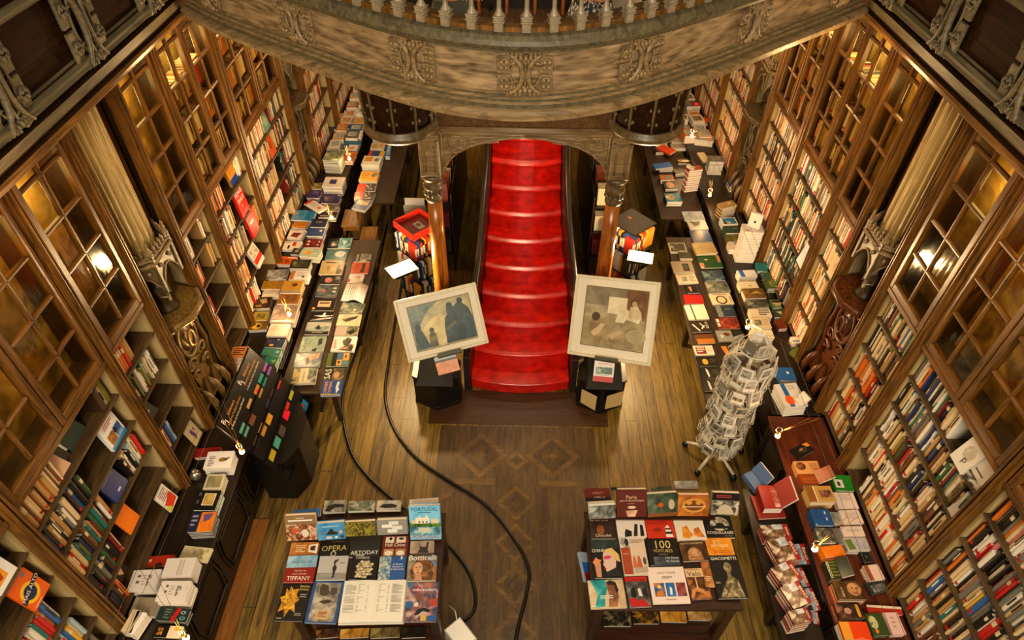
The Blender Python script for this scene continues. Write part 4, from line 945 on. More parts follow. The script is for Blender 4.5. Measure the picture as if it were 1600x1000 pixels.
book('a', J(580,130,746,128,740,192,572,196), zb, .03, '9a968c', ph('3c463c','6c705c','a8a89c',16.), 'greenish grey photograph art book, back row middle', 'art books on the two floor tables')
book('a', J(757,128,912,125,902,188,750,190), zb, .03, 'a8a294', [('r', 0,0,1,1,('807c70','a8a294','bab4a6',6.)), ('p', [(.1,.7),(.25,.4),(.6,.35),(.85,.5),(.8,.75),(.4,.8)], '1a1714')], 'pale art book with a dark oval car, back row', 'art books on the two floor tables')
book('a', J(222,186,398,178,404,218,218,222), zb, .022, '2c68b4', [], 'blue art book behind the crowd painting one', 'art books on the two floor tables', n=1, under=['d8d8d8'])
book('a', J(957,118,1136,114,1148,146,957,150), zb+.03, .03, 'e0d4c8', [], 'white art book standing behind the castle one', 'art books on the two floor tables', n=1, under=['c8d4e0'])
for i, (q, c, lab) in enumerate([((335,935,520,928,520,985,340,990), ('1a120a','4a2c14','8a6a34',10.), 'dim painting'), ((525,930,708,925,708,985,522,988), ('6a4a1c','b8842c','d8ac5c',6.), 'golden portrait'), ((715,925,900,918,905,985,712,985), ('3a3020','6a5c34','9a8a50',8.), 'olive patterned'), ((910,920,1060,915,1065,985,908,985), ('0c0a08','1a1410','2c241c',8.), 'nearly black')]):
    book('a', J(*q), .122, .03, '1a140e', [('r', 0,0,1,1,c)], lab+' art book on the shelf beneath the table near the floor track', 'art books on the lower shelves')
# ---- table with the bust book
book('a', K(475,630,700,615,716,796,485,810), T_, .02, 'c8b088', [('r', 0,0,1,1,('b49a74','cdb48c','dcc8a4',4.)), ('p', [(.06,0),(.5,0),(.54,.3),(.44,.6),(.4,.94),(.12,.98),(.24,.5)], ('0c6c70','1c9498','48b8b4',9.)), ('p', [(.5,.08),(.72,.06),(.8,.3),(.82,.6),(.74,.96),(.5,.96),(.56,.6)], ('5a3018','8a5430','a87048',9.)), ('e', .63,.24,.1,.15,'7a4426'), ('p', [(.52,.1),(.62,.02),(.78,.1),(.84,.4),(.76,.5),(.74,.2),(.56,.18)], '1c1008'), ('s', .3,.56,.66,.7,2,'e8e0d0'), ('s', .04,.92,.16,.95,1,'f0e8d8')], 'art book with a turquoise robe and a child, front corner', 'art books on the two floor tables')
book('a', K(715,605,846,600,868,790,720,806), T_, .022, '40201c', [('r', 0,0,1,1,('241a18','4a4442','807a76',8.)), ('r', 0,0,1,.16,'c41c10'), ('t', .5,.1,.82,'Cinema','4a0a06'), ('p', [(.1,.98),(.06,.75),(.3,.66),(.44,.8),(.66,.72),(.95,.98)], 'b81410'), ('p', [(.16,.66),(.2,.4),(.34,.34),(.42,.6),(.36,.7)], '0d0a0a'), ('p', [(.52,.64),(.5,.42),(.62,.38),(.68,.66)], 'dcd4cc'), ('p', [(.74,.62),(.72,.4),(.9,.4),(.92,.66)], '161212')], 'red and black cinema art book between the robe and the white one', 'art books on the two floor tables')
book('a', K(850,546,1080,536,1110,766,870,780), T_+.012, .022, 'e8d4c8', [('t', .5,.17,.5,'JULIO POMAR','5a4a44'), ('s', .36,.26,.64,.36,3,'8a7a72'), ('r', .1,.45,.38,.82,('143c6c','24588c','c8742c',7.)), ('r', .42,.45,.66,.82,('10508c','1c68a8','3c84bc',6.)), ('r', .7,.45,.95,.82,('5a2430','a04a30','3a4a84',8.)), ('p', [(.12,.82),(.16,.68),(.3,.66),(.36,.8)], 'd0752c'), ('p', [(.5,.78),(.52,.55),(.58,.6),(.56,.78)], 'e8e0e0'), ('e', .24,.56,.06,.05,'e8c870'), ('s', .36,.9,.64,.93,1,'8a7a72')], 'square white art book with three small blue and red paintings', 'art books on the two floor tables')
book('a', K(1090,552,1196,548,1262,742,1106,756), T_+.004, .02, '3a2014', [('r', 0,0,1,1,('1a0e08','5a3018','b06a30',9.)), ('r', 0,0,.86,.28,'d8b488'), ('t', .42,.18,.66,'Velo','2a1a10'), ('s', .1,.03,.7,.07,1,'8a4a24'), ('p', [(.02,.95),(.12,.7),(.4,.6),(.7,.7),(.8,.9),(.6,.8),(.3,.74),(.14,.95)], 'c8884c'), ('r', .4,.3,.46,.66,'e0b070'), ('e', .84,.85,.12,.1,'c07838')], 'art book on bicycles with orange handlebars beside the bust book', 'art books on the two floor tables')
book('a', K(1188,506,1246,504,1262,668,1200,672), T_+.006, .02, '8a4a20', [('r', 0,0,1,1,('6a3414','a86430','d89858',9.)), ('s', .2,.6,.8,.8,3,'e8d0a8')], 'slim orange-brown art book squeezed against the bust book', 'art books on the two floor tables')
book('a', K(1243,476,1422,466,1470,736,1268,750), T_+.014, .024, '14120f', [('t', .5,.07,.86,'GIACOMETTI','f0ece0'), ('e', .56,.28,.13,.12,('4a4232','8a7c5c','c0b28c',16.)), ('p', [(.5,.36),(.62,.36),(.62,.48),(.8,.6),(.9,.98),(.1,.98),(.3,.72),(.48,.54)], ('3a3224','7a6c4c','b8a880',22.)), ('e', .52,.27,.02,.012,'1a1610'), ('e', .6,.27,.02,.012,'1a1610'), ('p', [(.55,.28),(.58,.33),(.53,.33)], 'c0b28c'), ('s', .04,.62,.2,.67,2,'a8a090')], 'large black art book with a rough sculpted bust, front corner', 'art books on the two floor tables')
book('a', K(498,374,668,368,690,610,500,622), T_+.006, .026, '0e0e0c', [('r', 0,0,1,.26,('14201c','24342c','3c4c40',5.)), ('p', [(.4,.38),(.5,.26),(.74,.22),(.96,.4),(.98,.6),(.86,.56),(.7,.38),(.5,.34)], 'd8b468'), ('p', [(.4,.38),(.52,.32),(.72,.38),(.84,.56),(.8,.74),(.6,.84),(.46,.84),(.4,.7),(.36,.66),(.4,.6),(.38,.48)], 'd8b4a4'), ('p', [(.38,.46),(.56,.42),(.72,.44),(.6,.52),(.44,.52)], 'c84858'), ('e', .42,.76,.04,.025,'a82c30'), ('p', [(.1,.98),(.06,.6),(.2,.5),(.28,.6),(.26,.98)], 'c88a68'), ('p', [(.0,.6),(.14,.46),(.18,.52),(.34,.54),(.2,.62),(.1,.7)], 'e0885c'), ('p', [(.5,.84),(.8,.74),(.98,.95),(.4,.98)], '241c18'), ('t', .24,.3,.44,'CHINE','f0e8dc')], 'black art book with a painted face in a yellow turban', 'art books on the two floor tables')
book('a', K(674,352,836,346,850,590,690,602), T_+.008, .024, 'd8c0a8', [('r', .02,.3,.38,.98,'a04424'), ('r', .02,.02,.44,.3,('6a6460','b8b0a8','e0d8d0',14.)), ('e', .28,.16,.08,.1,'2a2420'), ('s', .46,.1,.94,.2,3,'8a7460'), ('p', [(.4,.82),(.44,.58),(.5,.5),(.54,.6),(.6,.82)], 'c46a3c'), ('p', [(.58,.8),(.62,.56),(.68,.5),(.74,.62),(.78,.84)], 'b8603a'), ('s', .08,.45,.3,.5,2,'d8a080'), ('p', [(.44,.84),(.95,.8),(.95,.94),(.44,.96)], 'b0a08c'), ('e', .88,.66,.06,.1,'4a4440')], 'white and rust art book with two red flasks', 'art books on the two floor tables')
book('a', K(845,366,1030,360,1050,530,852,538), T_+.004, .028, '0c0b0a', [('t', .5,.25,.5,'100','d8c070'), ('t', .5,.48,.64,'VOITURES','c8b068'), ('t', .5,.61,.26,'EDITION','a89058')], 'black art book with a golden number above its title', 'art books on the two floor tables')
book('a', K(884,482,1050,476,1052,530,886,536), T_+.034, .008, '3a3f48', [('t', .72,.3,.5,'Les bases\ndu dessin','d8d4cc'), ('r', .02,.05,.4,.95,('2a2e36','4a505a','6a7078',5.))], 'thin slate booklet lying across the golden number book', 'art books on the two floor tables')
book('a', K(1045,390,1200,376,1236,500,1060,512), T_+.01, .028, '3a2412', [('r', 0,0,1,1,('241408','4a2c14','6a4420',5.)), ('t', .5,.1,.86,'EGYPTE ANCIENNE','d8b878'), ('p', [(.24,.98),(.26,.56),(.38,.36),(.56,.3),(.68,.4),(.78,.6),(.8,.98)], ('8a5a34','b07c4c','c8986a',18.)), ('e', .52,.56,.12,.18,'c89870'), ('r', .3,.8,.74,.84,'6a4020')], 'brown art book with an ancient stone head in a headdress', 'art books on the two floor tables')
book('a', K(1210,366,1376,356,1384,462,1222,476), T_+.016, .022, 'd8861c', [('r', 0,0,1,1,('c87414','dc8c20','e8a038',3.)), ('t', .5,.44,.66,'afrique','f0d8a0'), ('t', .4,.2,.3,'art','e8c070'), ('s', .2,.75,.9,.95,2,'b86414')], 'plain orange art book behind the bust book', 'art books on the two floor tables')
z4 = T_+.012
book('a', K(650,228,830,222,838,354,655,366), z4, .028, 'dcd0c4', [('t', .45,.14,.76,'LE COUTEAU','6a2418'), ('p', [(.25,.8),(.3,.6),(.5,.72),(.48,.95),(.24,.98)], '1a1614'), ('p', [(.54,.95),(.64,.36),(.74,.4),(.68,.95)], '24201e'), ('p', [(.78,.95),(.82,.4),(.92,.46),(.92,.95)], '141210')], 'white art book with three dark knives', 'art books on the two floor tables')
book('a', K(833,232,1002,222,1024,362,840,368), z4, .028, 'c42c10', [('t', .42,.3,.7,'MONTRES','5a1408'), ('p', [(.2,.6),(.4,.5),(.56,.6),(.5,.7),(.3,.7)], '8a1c0a'), ('p', [(.66,.96),(.68,.5),(.78,.4),(.84,.52),(.92,.96)], 'e8ddd0'), ('r', .68,.55,.86,.62,'16120f'), ('r', .66,.72,.9,.82,'16120f')], 'bright red art book on watches', 'art books on the two floor tables')
book('a', K(1004,220,1192,212,1212,370,1028,382), z4, .028, 'e0d0bc', [('s', .1,.12,.8,.26,2,'a88868'), ('p', [(.2,.9),(.24,.5),(.42,.44),(.5,.7),(.6,.8),(.4,.95)], ('b85c10','d8841c','e8a838',9.)), ('p', [(.6,.8),(.62,.58),(.8,.5),(.9,.8),(.95,.9),(.7,.9)], ('a84c10','c87018','e09030',9.))], 'white art book with amber glass shapes', 'art books on the two floor tables')
book('a', K(1194,216,1372,210,1388,358,1210,364), z4, .028, '0d0c0b', [('e', .55,.42,.34,.3,('3a342a','a89c84','d8ccb4',26.)), ('e', .55,.5,.16,.13,'1a1613'), ('p', [(.2,.5),(.9,.5),(.9,.62),(.2,.62)], '0d0c0b'), ('t', .5,.8,.92,'COQUILLAGES','f0e8d8'), ('s', .6,.93,.9,.96,1,'a89c8c')], 'black art book with a coiled ribbed shell', 'art books on the two floor tables')
book('a', K(482,234,642,226,648,366,486,370), z4, .028, '2c1c12', [('r', 0,0,1,1,('1c120a','34221a','4a3222',4.)), ('t', .4,.12,.72,'CIGARS','c8b8a0'), ('e', .42,.6,.15,.22,('6a3418','8a4c24','a8683a',9.)), ('t', .5,.86,.62,'Chocolat','e8c8a8')], 'dark brown art book on chocolate', 'art books on the two floor tables')
book('a', K(478,150,656,138,640,232,474,252), .92, .044, '8a8880', [('r', 0,0,1,1,('2c2e2a','74766c','b8b8ac',8.)), ('r', 0,0,1,.14,'cfcabc')], 'silvery landscape photograph art book leaning in the back row', 'art books on the two floor tables', lean=lean)
book('a', K(660,62,856,52,832,232,648,236), .93, .044, '5a2014', [('t', .48,.28,.36,'Paris','d8a88c'), ('t', .5,.4,.82,'sous le Second Empire','e8c8b0'), ('s', .36,.5,.6,.53,1,'c89880'), ('p', [(.36,.98),(.3,.76),(.7,.74),(.62,.98)], ('a87858','c89878','e0b898',8.)), ('e', .5,.64,.14,.05,'d8b8a0')], 'reddish brown art book on Paris leaning in the back row', 'art books on the two floor tables', lean=lean)
book('a', K(852,90,1032,72,1042,222,836,236), .92, .044, '34402c', [('r', 0,0,1,1,('1c2818','40503a','6a7460',5.)), ('e', .44,.5,.09,.1,'c84c14'), ('e', .8,.5,.1,.22,'b8a888'), ('r', 0,.84,1,1,'7a4a20'), ('e', .24,.56,.1,.12,'5c7050')], 'dark green art book with an orange fruit', 'art books on the two floor tables', lean=lean)
book('a', K(1045,96,1246,88,1222,224,1022,228), .92, .044, 'a8601c', [('r', 0,0,1,1,('7a3c0c','a8601c','c88438',4.)), ('e', .52,.5,.38,.34,'c88a3c'), ('e', .52,.5,.3,.24,'6a3c14'), ('r', .14,.54,.9,.58,'e0c08c'), ('e', .36,.36,.1,.1,'c88a3c'), ('e', .66,.36,.1,.1,'c88a3c')], 'amber art book with a round mask like face', 'art books on the two floor tables', lean=lean)
book('a', K(1256,84,1442,76,1402,226,1236,216), .92, .044, '8a8678', [('r', 0,.35,1,1,('2a2620','7a7466','c8c0ac',16.)), ('r', 0,0,1,.34,'0d0b0a'), ('s', .14,.1,.7,.26,2,'a83c24'), ('p', [(.2,.95),(.3,.6),(.5,.5),(.7,.6),(.86,.95)], 'b8ac94')], 'black topped art book with pale feathered photograph', 'art books on the two floor tables', lean=lean)
book('a', K(456,54,612,46,620,130,456,138), zb, .03, '5c1810', [('r', 0,.72,1,1,'100c0a'), ('t', .55,.72,.7,'le Cigare','e8d8c0',180), ('s', .3,.3,.75,.5,3,'a86a50')], 'dark red art book with upside down white script', 'art books on the two floor tables')
book('a', K(880,48,1000,32,1002,60,878,78), zb, .03, '2a3a28', ph('1c2c1c','34482c','546848',8.), 'green art book in the very back row', 'art books on the two floor tables', n=1, under=['c8c0ac'])
book('a', K(1012,8,1158,2,1166,46,1016,52), zb+.01, .03, '7c7a74', ph('5c5a54','848078','a8a49a',7.), 'grey art book lying in the very back row', 'art books on the two floor tables', n=1, under=['c8b8a0'])
book('a', K(620,46,700,42,700,62,622,66), zb, .02, '14110f', [], 'black art book tucked behind the Paris one', 'art books on the two floor tables')
for q, c, lab in [((575,824,744,814,740,906,560,920), ('0d0b09','2a241c','7a6a50',14.), 'black and grey flowered'), ((756,812,916,804,916,892,750,904), ('14100a','4a3414','a8781c',14.), 'black and amber'), ((928,802,1090,794,1088,884,922,892), ('7a4c18','b8842c','c89a4c',6.), 'golden arch'), ((1098,790,1244,782,1246,872,1092,880), ('6a4a24','a07a44','c8a470',9.), 'tan figure')]:
    book('a', K(*q), .122, .03, '1a140e', [('r', 0,0,1,1,c)], lab+' art book on the shelf beneath the bust book table', 'art books on the lower shelves')
# tricolour book standing on end against the table side
M, w, d = frame_of(K(446,460,490,456,490,626,440,628), .70, 0, -.9)
m = MB(); m.box(-w/2, -d/2, -.03, w/2, d/2, 0, flat('8a9cb0', .4))
o = tag(m.build('hardback', None, M), 'blue, white and red banded book leaning on the table side', 'book'); cover_art([('r', 0,0,1,.36,'8c98a8'), ('r', 0,.36,1,.7,'1c58a8'), ('r', 0,.7,1,1,'8c1c14')], w, d, o)
# ------------------------------------------------------------------ books on the long counters and benches
LC, LB_ = .752, .622
def many(rows, z, group, th=.024):
    for r in rows:
        code, q, kind, n_, cov, items, lab = r[:7]; kw = r[7] if len(r) > 7 else {}
        book(kind, zq(code, q), z+kw.pop('dz', 0), kw.pop('th', th), cov, items, lab, group, n=n_, shrink=.955, **kw)
G1 = 'books laid out on the counter of the red-book wall'
many([
 ('A',(715,238,932,246,905,352,690,342),'h',5,'d8d0c4',[('r',.3,.25,.64,.72,'3a2c60'),('s',.1,.1,.9,.16,1,'b85a50')],'pale grey book with a violet square, on a tall stack',{'under':['3a2c60','d8d0c4']}),
 ('A',(700,420,895,428,865,524,675,515),'h',2,'33285c',[('r',.1,.2,.6,.8,('33285c','5c4a6c','b89a70',9.)),('r',.8,.06,.94,.16,'e0d8c8')],'violet book with a gilt figure'),
 ('A',(742,526,872,530,850,604,722,594),'h',2,'4a4238',ph('2a241c','6a5c4a','b0a088',12.,'EEE','e8e0d0',.5,.5,90,.85),'brown photograph book with a column of white letters'),
 ('A',(575,458,722,570,650,628,528,520),'b',0,'e4dcd0',[('r',0,0,.14,1,'c03428'),('e',.75,.5,.1,.2,'c87848'),('s',.2,.2,.6,.8,5,'b0a494')],'white leaflet with a red edge, lying askew',{'dz':.085}),
 ('A',(540,306,690,306,690,366,526,374),'h',2,'a8905c',ph('3a2c18','a8905c','c8b478',8.),'tan art book against the case'),
 ('A',(545,376,693,382,665,468,535,458),'h',2,'3c3064',[('s',.3,.2,.8,.5,2,'8a7cb0')],'plain violet book beside the askew leaflet'),
 ('A',(662,604,860,606,832,668,640,664),'h',2,'2c1c14',[('p',[(.5,.2),(.7,.1),(.8,.5),(.6,.6)],'a83424'),('s',.1,.7,.9,.9,1,'d8c8b0')],'dark book with a red splash under the counter bulb'),
 ('A',(402,578,632,600,590,702,358,690),'h',2,'2478a8',[('r',.0,.0,.62,1,('1c6890','3c8cb4','b89878',5.)),('s',.7,.1,.8,.9,5,'0d2438')],'bright blue atlas on the counter'),
 ('A',(590,678,757,682,722,766,550,766),'h',3,'141c34',[('s',.3,.3,.7,.5,2,'8a7c5c')],'midnight blue book beside the bright blue atlas'),
 ('A',(412,680,556,702,525,790,370,764),'p',1,'c87c20',[('s',.1,.2,.9,.8,6,'8a4c10')],'orange paperback below the bright blue atlas'),
 ('A',(545,776,726,780,700,862,518,856),'h',3,'20345c',[('r',.7,.2,.84,.4,'c8a860'),('s',.1,.6,.6,.7,1,'4a6088')],'navy book with a small gilt stamp'),
 ('A',(345,780,516,802,490,906,290,870),'p',1,'e0d0c0',[('p',[(.35,.35),(.8,.3),(.7,.85),(.3,.8)],'6a2418'),('s',.1,.08,.6,.2,2,'8a6a5c')],'white book with a maroon painted block'),
 ('A',(515,890,706,890,670,982,490,976),'h',3,'5c1414',[('s',.14,.2,.3,.9,2,'d8b8a0'),('e',.82,.3,.05,.06,'e8d8c8'),('e',.78,.7,.05,.06,'e8d8c8'),('e',.52,.5,.05,.12,'8a4038')],'burgundy book with small white flowers'),
 ('B',(500,104,690,118,660,196,452,200),'p',1,'e4d8c4',[('r',.5,.1,.7,.6,'c83418'),('r',.3,.5,.42,.95,'1c1612'),('s',.1,.1,.4,.3,2,'8a7a68')],'cream book with red and black figures'),
 ('B',(682,182,892,202,850,290,652,256),'h',3,'a8b49c',[('e',.36,.5,.16,.26,('c87410','e09020','f0b040',9.)),('s',.6,.2,.9,.4,2,'7a8870')],'pale green book with an orange fruit'),
 ('B',(592,180,668,190,646,256,560,246),'p',1,'23402c',[('e',.6,.4,.25,.3,'b8845c')],'small dark green book with a portrait'),
 ('B',(450,260,638,282,600,352,410,360),'p',1,'d85c1c',[('s',.5,.1,.95,.3,1,'e8e0d0'),('p',[(.3,.3),(.7,.5),(.5,.9)],'a83410')],'vivid orange book near the wooden upright'),
 ('B',(580,300,780,306,755,400,532,396),'h',3,'1a1c14',[('r',.1,.12,.9,.8,('12140e','3a4024','8a8450',9.))],'black book with a mossy photograph',{'under':['8a9aa0','d8ccb4']}),
 ('B',(330,412,540,400,530,510,290,516),'p',1,'a8a294',ph('5c5850','9a948a','cfc8b8',9.,None),'grey double portrait book'),
 ('B',(570,420,770,426,740,516,530,512),'h',2,'e0d8cc',[('s',.3,.1,.9,.7,6,'a89c90'),('e',.72,.66,.08,.1,'2a241e'),('r',0,0,.24,1,'b06a3c')],'white text cover book with a rust edge'),
 ('B',(282,526,490,522,452,610,240,612),'h',2,'b07c20',[('s',.1,.1,.9,.9,7,'8a5c10')],'mustard book of faint sketches beside the dark oval one'),
 ('B',(490,522,700,522,672,630,450,626),'h',3,'b8842a',[('e',.62,.42,.14,.18,('3a1c0a','5c3010','7a4418',9.)),('r',.46,0,.48,1,'8a5c14')],'mustard book with one dark oval'),
 ('B',(250,616,450,616,422,690,222,698),'p',1,'d8ccb4',[('s',.1,.2,.8,.6,4,'a8987c')],'cream leaf book below the faint sketches'),
 ('B',(450,642,682,650,640,762,400,770),'h',3,'8a5c24',[('r',0,0,1,.12,'e0d4c0'),('r',.1,.2,.86,.9,('5c3814','7a4c1c','9a682c',9.))],'brown book with a white top band',{'dz':.02}),
 ('B',(210,702,380,690,340,802,135,826),'h',2,'3a1e10',[('p',[(.3,.2),(.7,.1),(.8,.5),(.5,.6),(.4,.4)],'a88c60'),('s',.15,.7,.5,.9,2,'c8a858')],'dark brown book with gold letters and a figure'),
 ('B',(384,772,642,772,606,958,342,958),'h',3,'a08474',[('r',0,0,1,1,('7a6254','a08878','c8b4a4',5.)),('r',.06,.9,.8,.98,'d8d4d8')],'large pinkish photograph book lit by the counter bulb'),
 ('B',(170,842,342,850,330,930,122,950),'p',1,'a89434',[('r',.3,.2,.8,.8,('4a3c14','7c6a24','a89434',9.))],'yellow green book against the case'),
 ('C',(402,80,610,76,570,160,382,182),'p',1,'6a4c14',[('e',.4,.55,.28,.36,'d8a828'),('e',.52,.55,.12,.2,'1c140a')],'dark book with a yellow disc'),
 ('C',(612,102,830,110,795,240,570,236),'h',3,'c0a498',[('r',0,0,1,1,('a88c80','c0a498','d0b8aa',4.)),('s',.1,.2,.9,.6,3,'a88878')],'blush coloured book beyond the black card stand'),
 ('C',(592,242,790,252,740,360,542,346),'h',2,'16243c',[('e',.62,.2,.07,.07,'d88c20'),('e',.36,.8,.12,.1,'e8a028'),('r',.1,.1,.3,.6,('6a3c14','3a2c30','1c2840',20.))],'navy book with two orange discs'),
 ('C',(552,360,750,370,710,440,502,430),'h',2,'2c7468',[('r',.02,.2,.4,.8,('6a7438','2c7468','2c7468',9.)),('r',.76,.3,.88,.6,'c8a890')],'sea green book with a small pale stamp'),
 ('C',(545,444,708,446,662,560,566,500),'h',2,'24705c',[('p',[(.5,.5),(.9,.3),(.8,.8)],'8aa860')],'deep green book at the corner of the card stand'),
 ('C',(222,345,400,336,352,466,180,470),'p',1,'c07840',[('s',.15,.15,.8,.8,4,'3a2010')],'orange lettered book leaning by the carved niche',{'dz':.03}),
 ('C',(192,480,350,472,302,600,162,582),'p',1,'d0c8b8',[('p',[(.2,.4),(.7,.4),(.7,.55),(.2,.55)],'6a645c')],'pale grey booklet behind the black card stand'),
 ('Z',(450,770,640,776,612,884,440,862),'h',8,'2c4a30',[('r',0,0,1,1,('24402c','7c8464','c8c0a0',7.))],'green landscape book topping a tall stack',{'under':['e0dccc','1c4028'],'dz':0}),
 ('Z',(652,770,790,776,742,882,640,872),'h',2,'c86820',[('r',.4,.1,.9,.6,('8a3c10','d87828','f0c070',9.))],'orange book right under the far counter bulb'),
 ('Z',(662,650,830,660,790,760,612,760),'h',2,'1c6080',[('r',.4,.5,1,1,('d8ccc0','e0d8d0','c86030',9.))],'teal book with a white lower half'),
 ('Z',(690,552,850,562,830,632,670,642),'h',2,'d8d0c0',[('r',.1,.1,.7,.6,('3a2c18','c8b890','e8e0d0',14.)),('e',.5,.8,.1,.15,'b83420')],'white and gold book past the far bulb'),
 ('Z',(702,478,842,486,826,545,690,535),'h',2,'204880',[('r',0,0,1,.25,'e0dcd0'),('s',.2,.4,.8,.7,2,'d8d8e0')],'deep blue book with a white band, far end'),
 ('Z',(482,682,612,692,590,760,480,752),'h',3,'c0a888',[],'cream box-like book beside the tall green stack'),
 ('Z',(582,372,750,376,720,432,560,450),'h',1,'b8601c',[('r',.1,.1,.6,.7,('5c6c58','a8a07c','d87c30',9.))],'orange and sage book at the far end'),
 ('Z',(762,340,826,340,812,412,752,410),'b',0,'e0dcd4',[],'white sheet at the far end'),
 ('Z',(560,470,642,474,622,550,548,545),'p',1,'24447c',[],'plain mid blue book near the far niche'),
 ('N',(356,168,648,160,606,346,316,350),'h',4,'dcd8d6',[('s',.12,.3,.34,.9,6,'3a3834'),('e',.62,.5,.14,.12,('4a3c10','8a7424','b89c3c',20.)),('p',[(.7,.42),(.92,.36),(.74,.62)],'4a463c')],'white book with a brown snail, topping a white stack'),
 ('N',(362,405,546,402,510,572,302,574),'h',3,'b8b4a4',[('r',.1,.1,.9,.85,('5c5434','8c8460','c0bca8',3.))],'white book with a blurred olive brushstroke'),
 ('N',(300,576,502,572,456,790,178,780),'h',4,'0c0c0e',[('r',.3,.14,.82,.76,'e8dcc0'),('r',.33,.17,.79,.73,('8a6a24','b89c58','2c3440',7.)),('s',.04,.1,.14,.9,2,'4a4a4c')],'black book with a framed picture of dark shoes',{'under':['a8c8d0','0c0c0e']}),
 ('N',(190,800,452,800,410,1010,150,1010),'h',4,'1c2038',[('r',.4,.0,1,1,('c86414','e07c1c','e89030',5.)),('p',[(.5,.1),(.9,.05),(.8,.4),(.55,.5)],'5c4a78'),('s',.06,.15,.3,.8,3,'8a88a8')],'navy and orange book beside the stack of shoes books'),
 ('N',(240,120,512,136,490,200,212,256),'h',1,'7c1410',[],'plain dark red book behind the white snail book'),
 ('M',(770,30,1092,24,1020,226,742,130),'h',0,'c8bc94',[('e',.5,.4,.26,.3,('8a8050','c8bc94','d8d0b0',14.)),('p',[(.6,.3),(.9,.1),(.95,.9),(.7,.8)],('8a7c4c','b0a474','d0c8a0',20.))],'tan book with an old bird engraving',{'dz':.0}),
 ('M',(398,122,702,112,660,210,356,260),'h',0,'9c2410',[('e',.5,.85,.14,.2,('1c100a','3a2014','5c3420',9.)),('s',.12,.3,.2,.8,1,'d8a890')],'red book with a dark head, under the white stacks'),
 ('M',(600,145,920,136,866,346,540,352),'h',6,'d4ccc4',[('r',.46,.1,.56,.9,'b8b0a6'),('r',.6,.1,.64,.9,'a89c92')],'white book turned face down on the higher stack',{'th':.02}),
 ('M',(548,376,868,382,800,602,476,596),'h',7,'d8d0ca',[('s',.2,.2,.28,.76,2,'5c564e'),('s',.34,.25,.5,.75,4,'a8a098'),('p',[(.58,.25),(.74,.25),(.74,.75),(.58,.75)],('5c544c','a8a098','d8d0ca',40.,.4,1)),('s',.9,.2,.92,.8,1,'a8a098')],'white book with grey emblem on the nearer stack',{'th':.02}),
 ('M',(246,268,560,258,482,486,188,498),'h',3,'d0c8c2',[('s',.22,.24,.34,.8,2,'5c564e'),('s',.4,.25,.54,.8,4,'a8a098'),('p',[(.6,.25),(.74,.25),(.72,.78),(.6,.78)],('5c544c','a8a098','d0c8c2',40.,.4,1))],'white emblem book nearest the shelves',{'th':.022}),
 ('M',(530,662,872,664,800,838,478,780),'h',2,'1c2c2c',[('s',.2,.1,.4,.9,4,'5c7068'),('p',[(.58,0),(.7,0),(.6,1),(.46,1)],'b8140c'),('e',.8,.3,.08,.12,'a8c0c0'),('e',.8,.3,.05,.08,'1c2c2c'),('e',.84,.72,.09,.14,'5c98a0'),('e',.84,.72,.05,.08,'1c2c2c')],'dark green book with a red ribbon and pale swirls'),
 ('M',(500,850,800,848,742,990,436,968),'h',2,'0e0d0a',[('r',.5,0,1,1,'d8bca8'),('e',.78,.24,.1,.16,'e0a020'),('r',.1,.2,.3,.8,('c87c20','1c140a','a86418',30.,.4,1))],'black and pink book with a yellow disc by the near bulb'),
 ('M',(280,560,490,548,520,800,210,700),'p',1,'8a7c68',ph('7a6c58','8a7c68','9a8c76',4.),'taupe book below the white emblem stacks'),
], LC, G1)
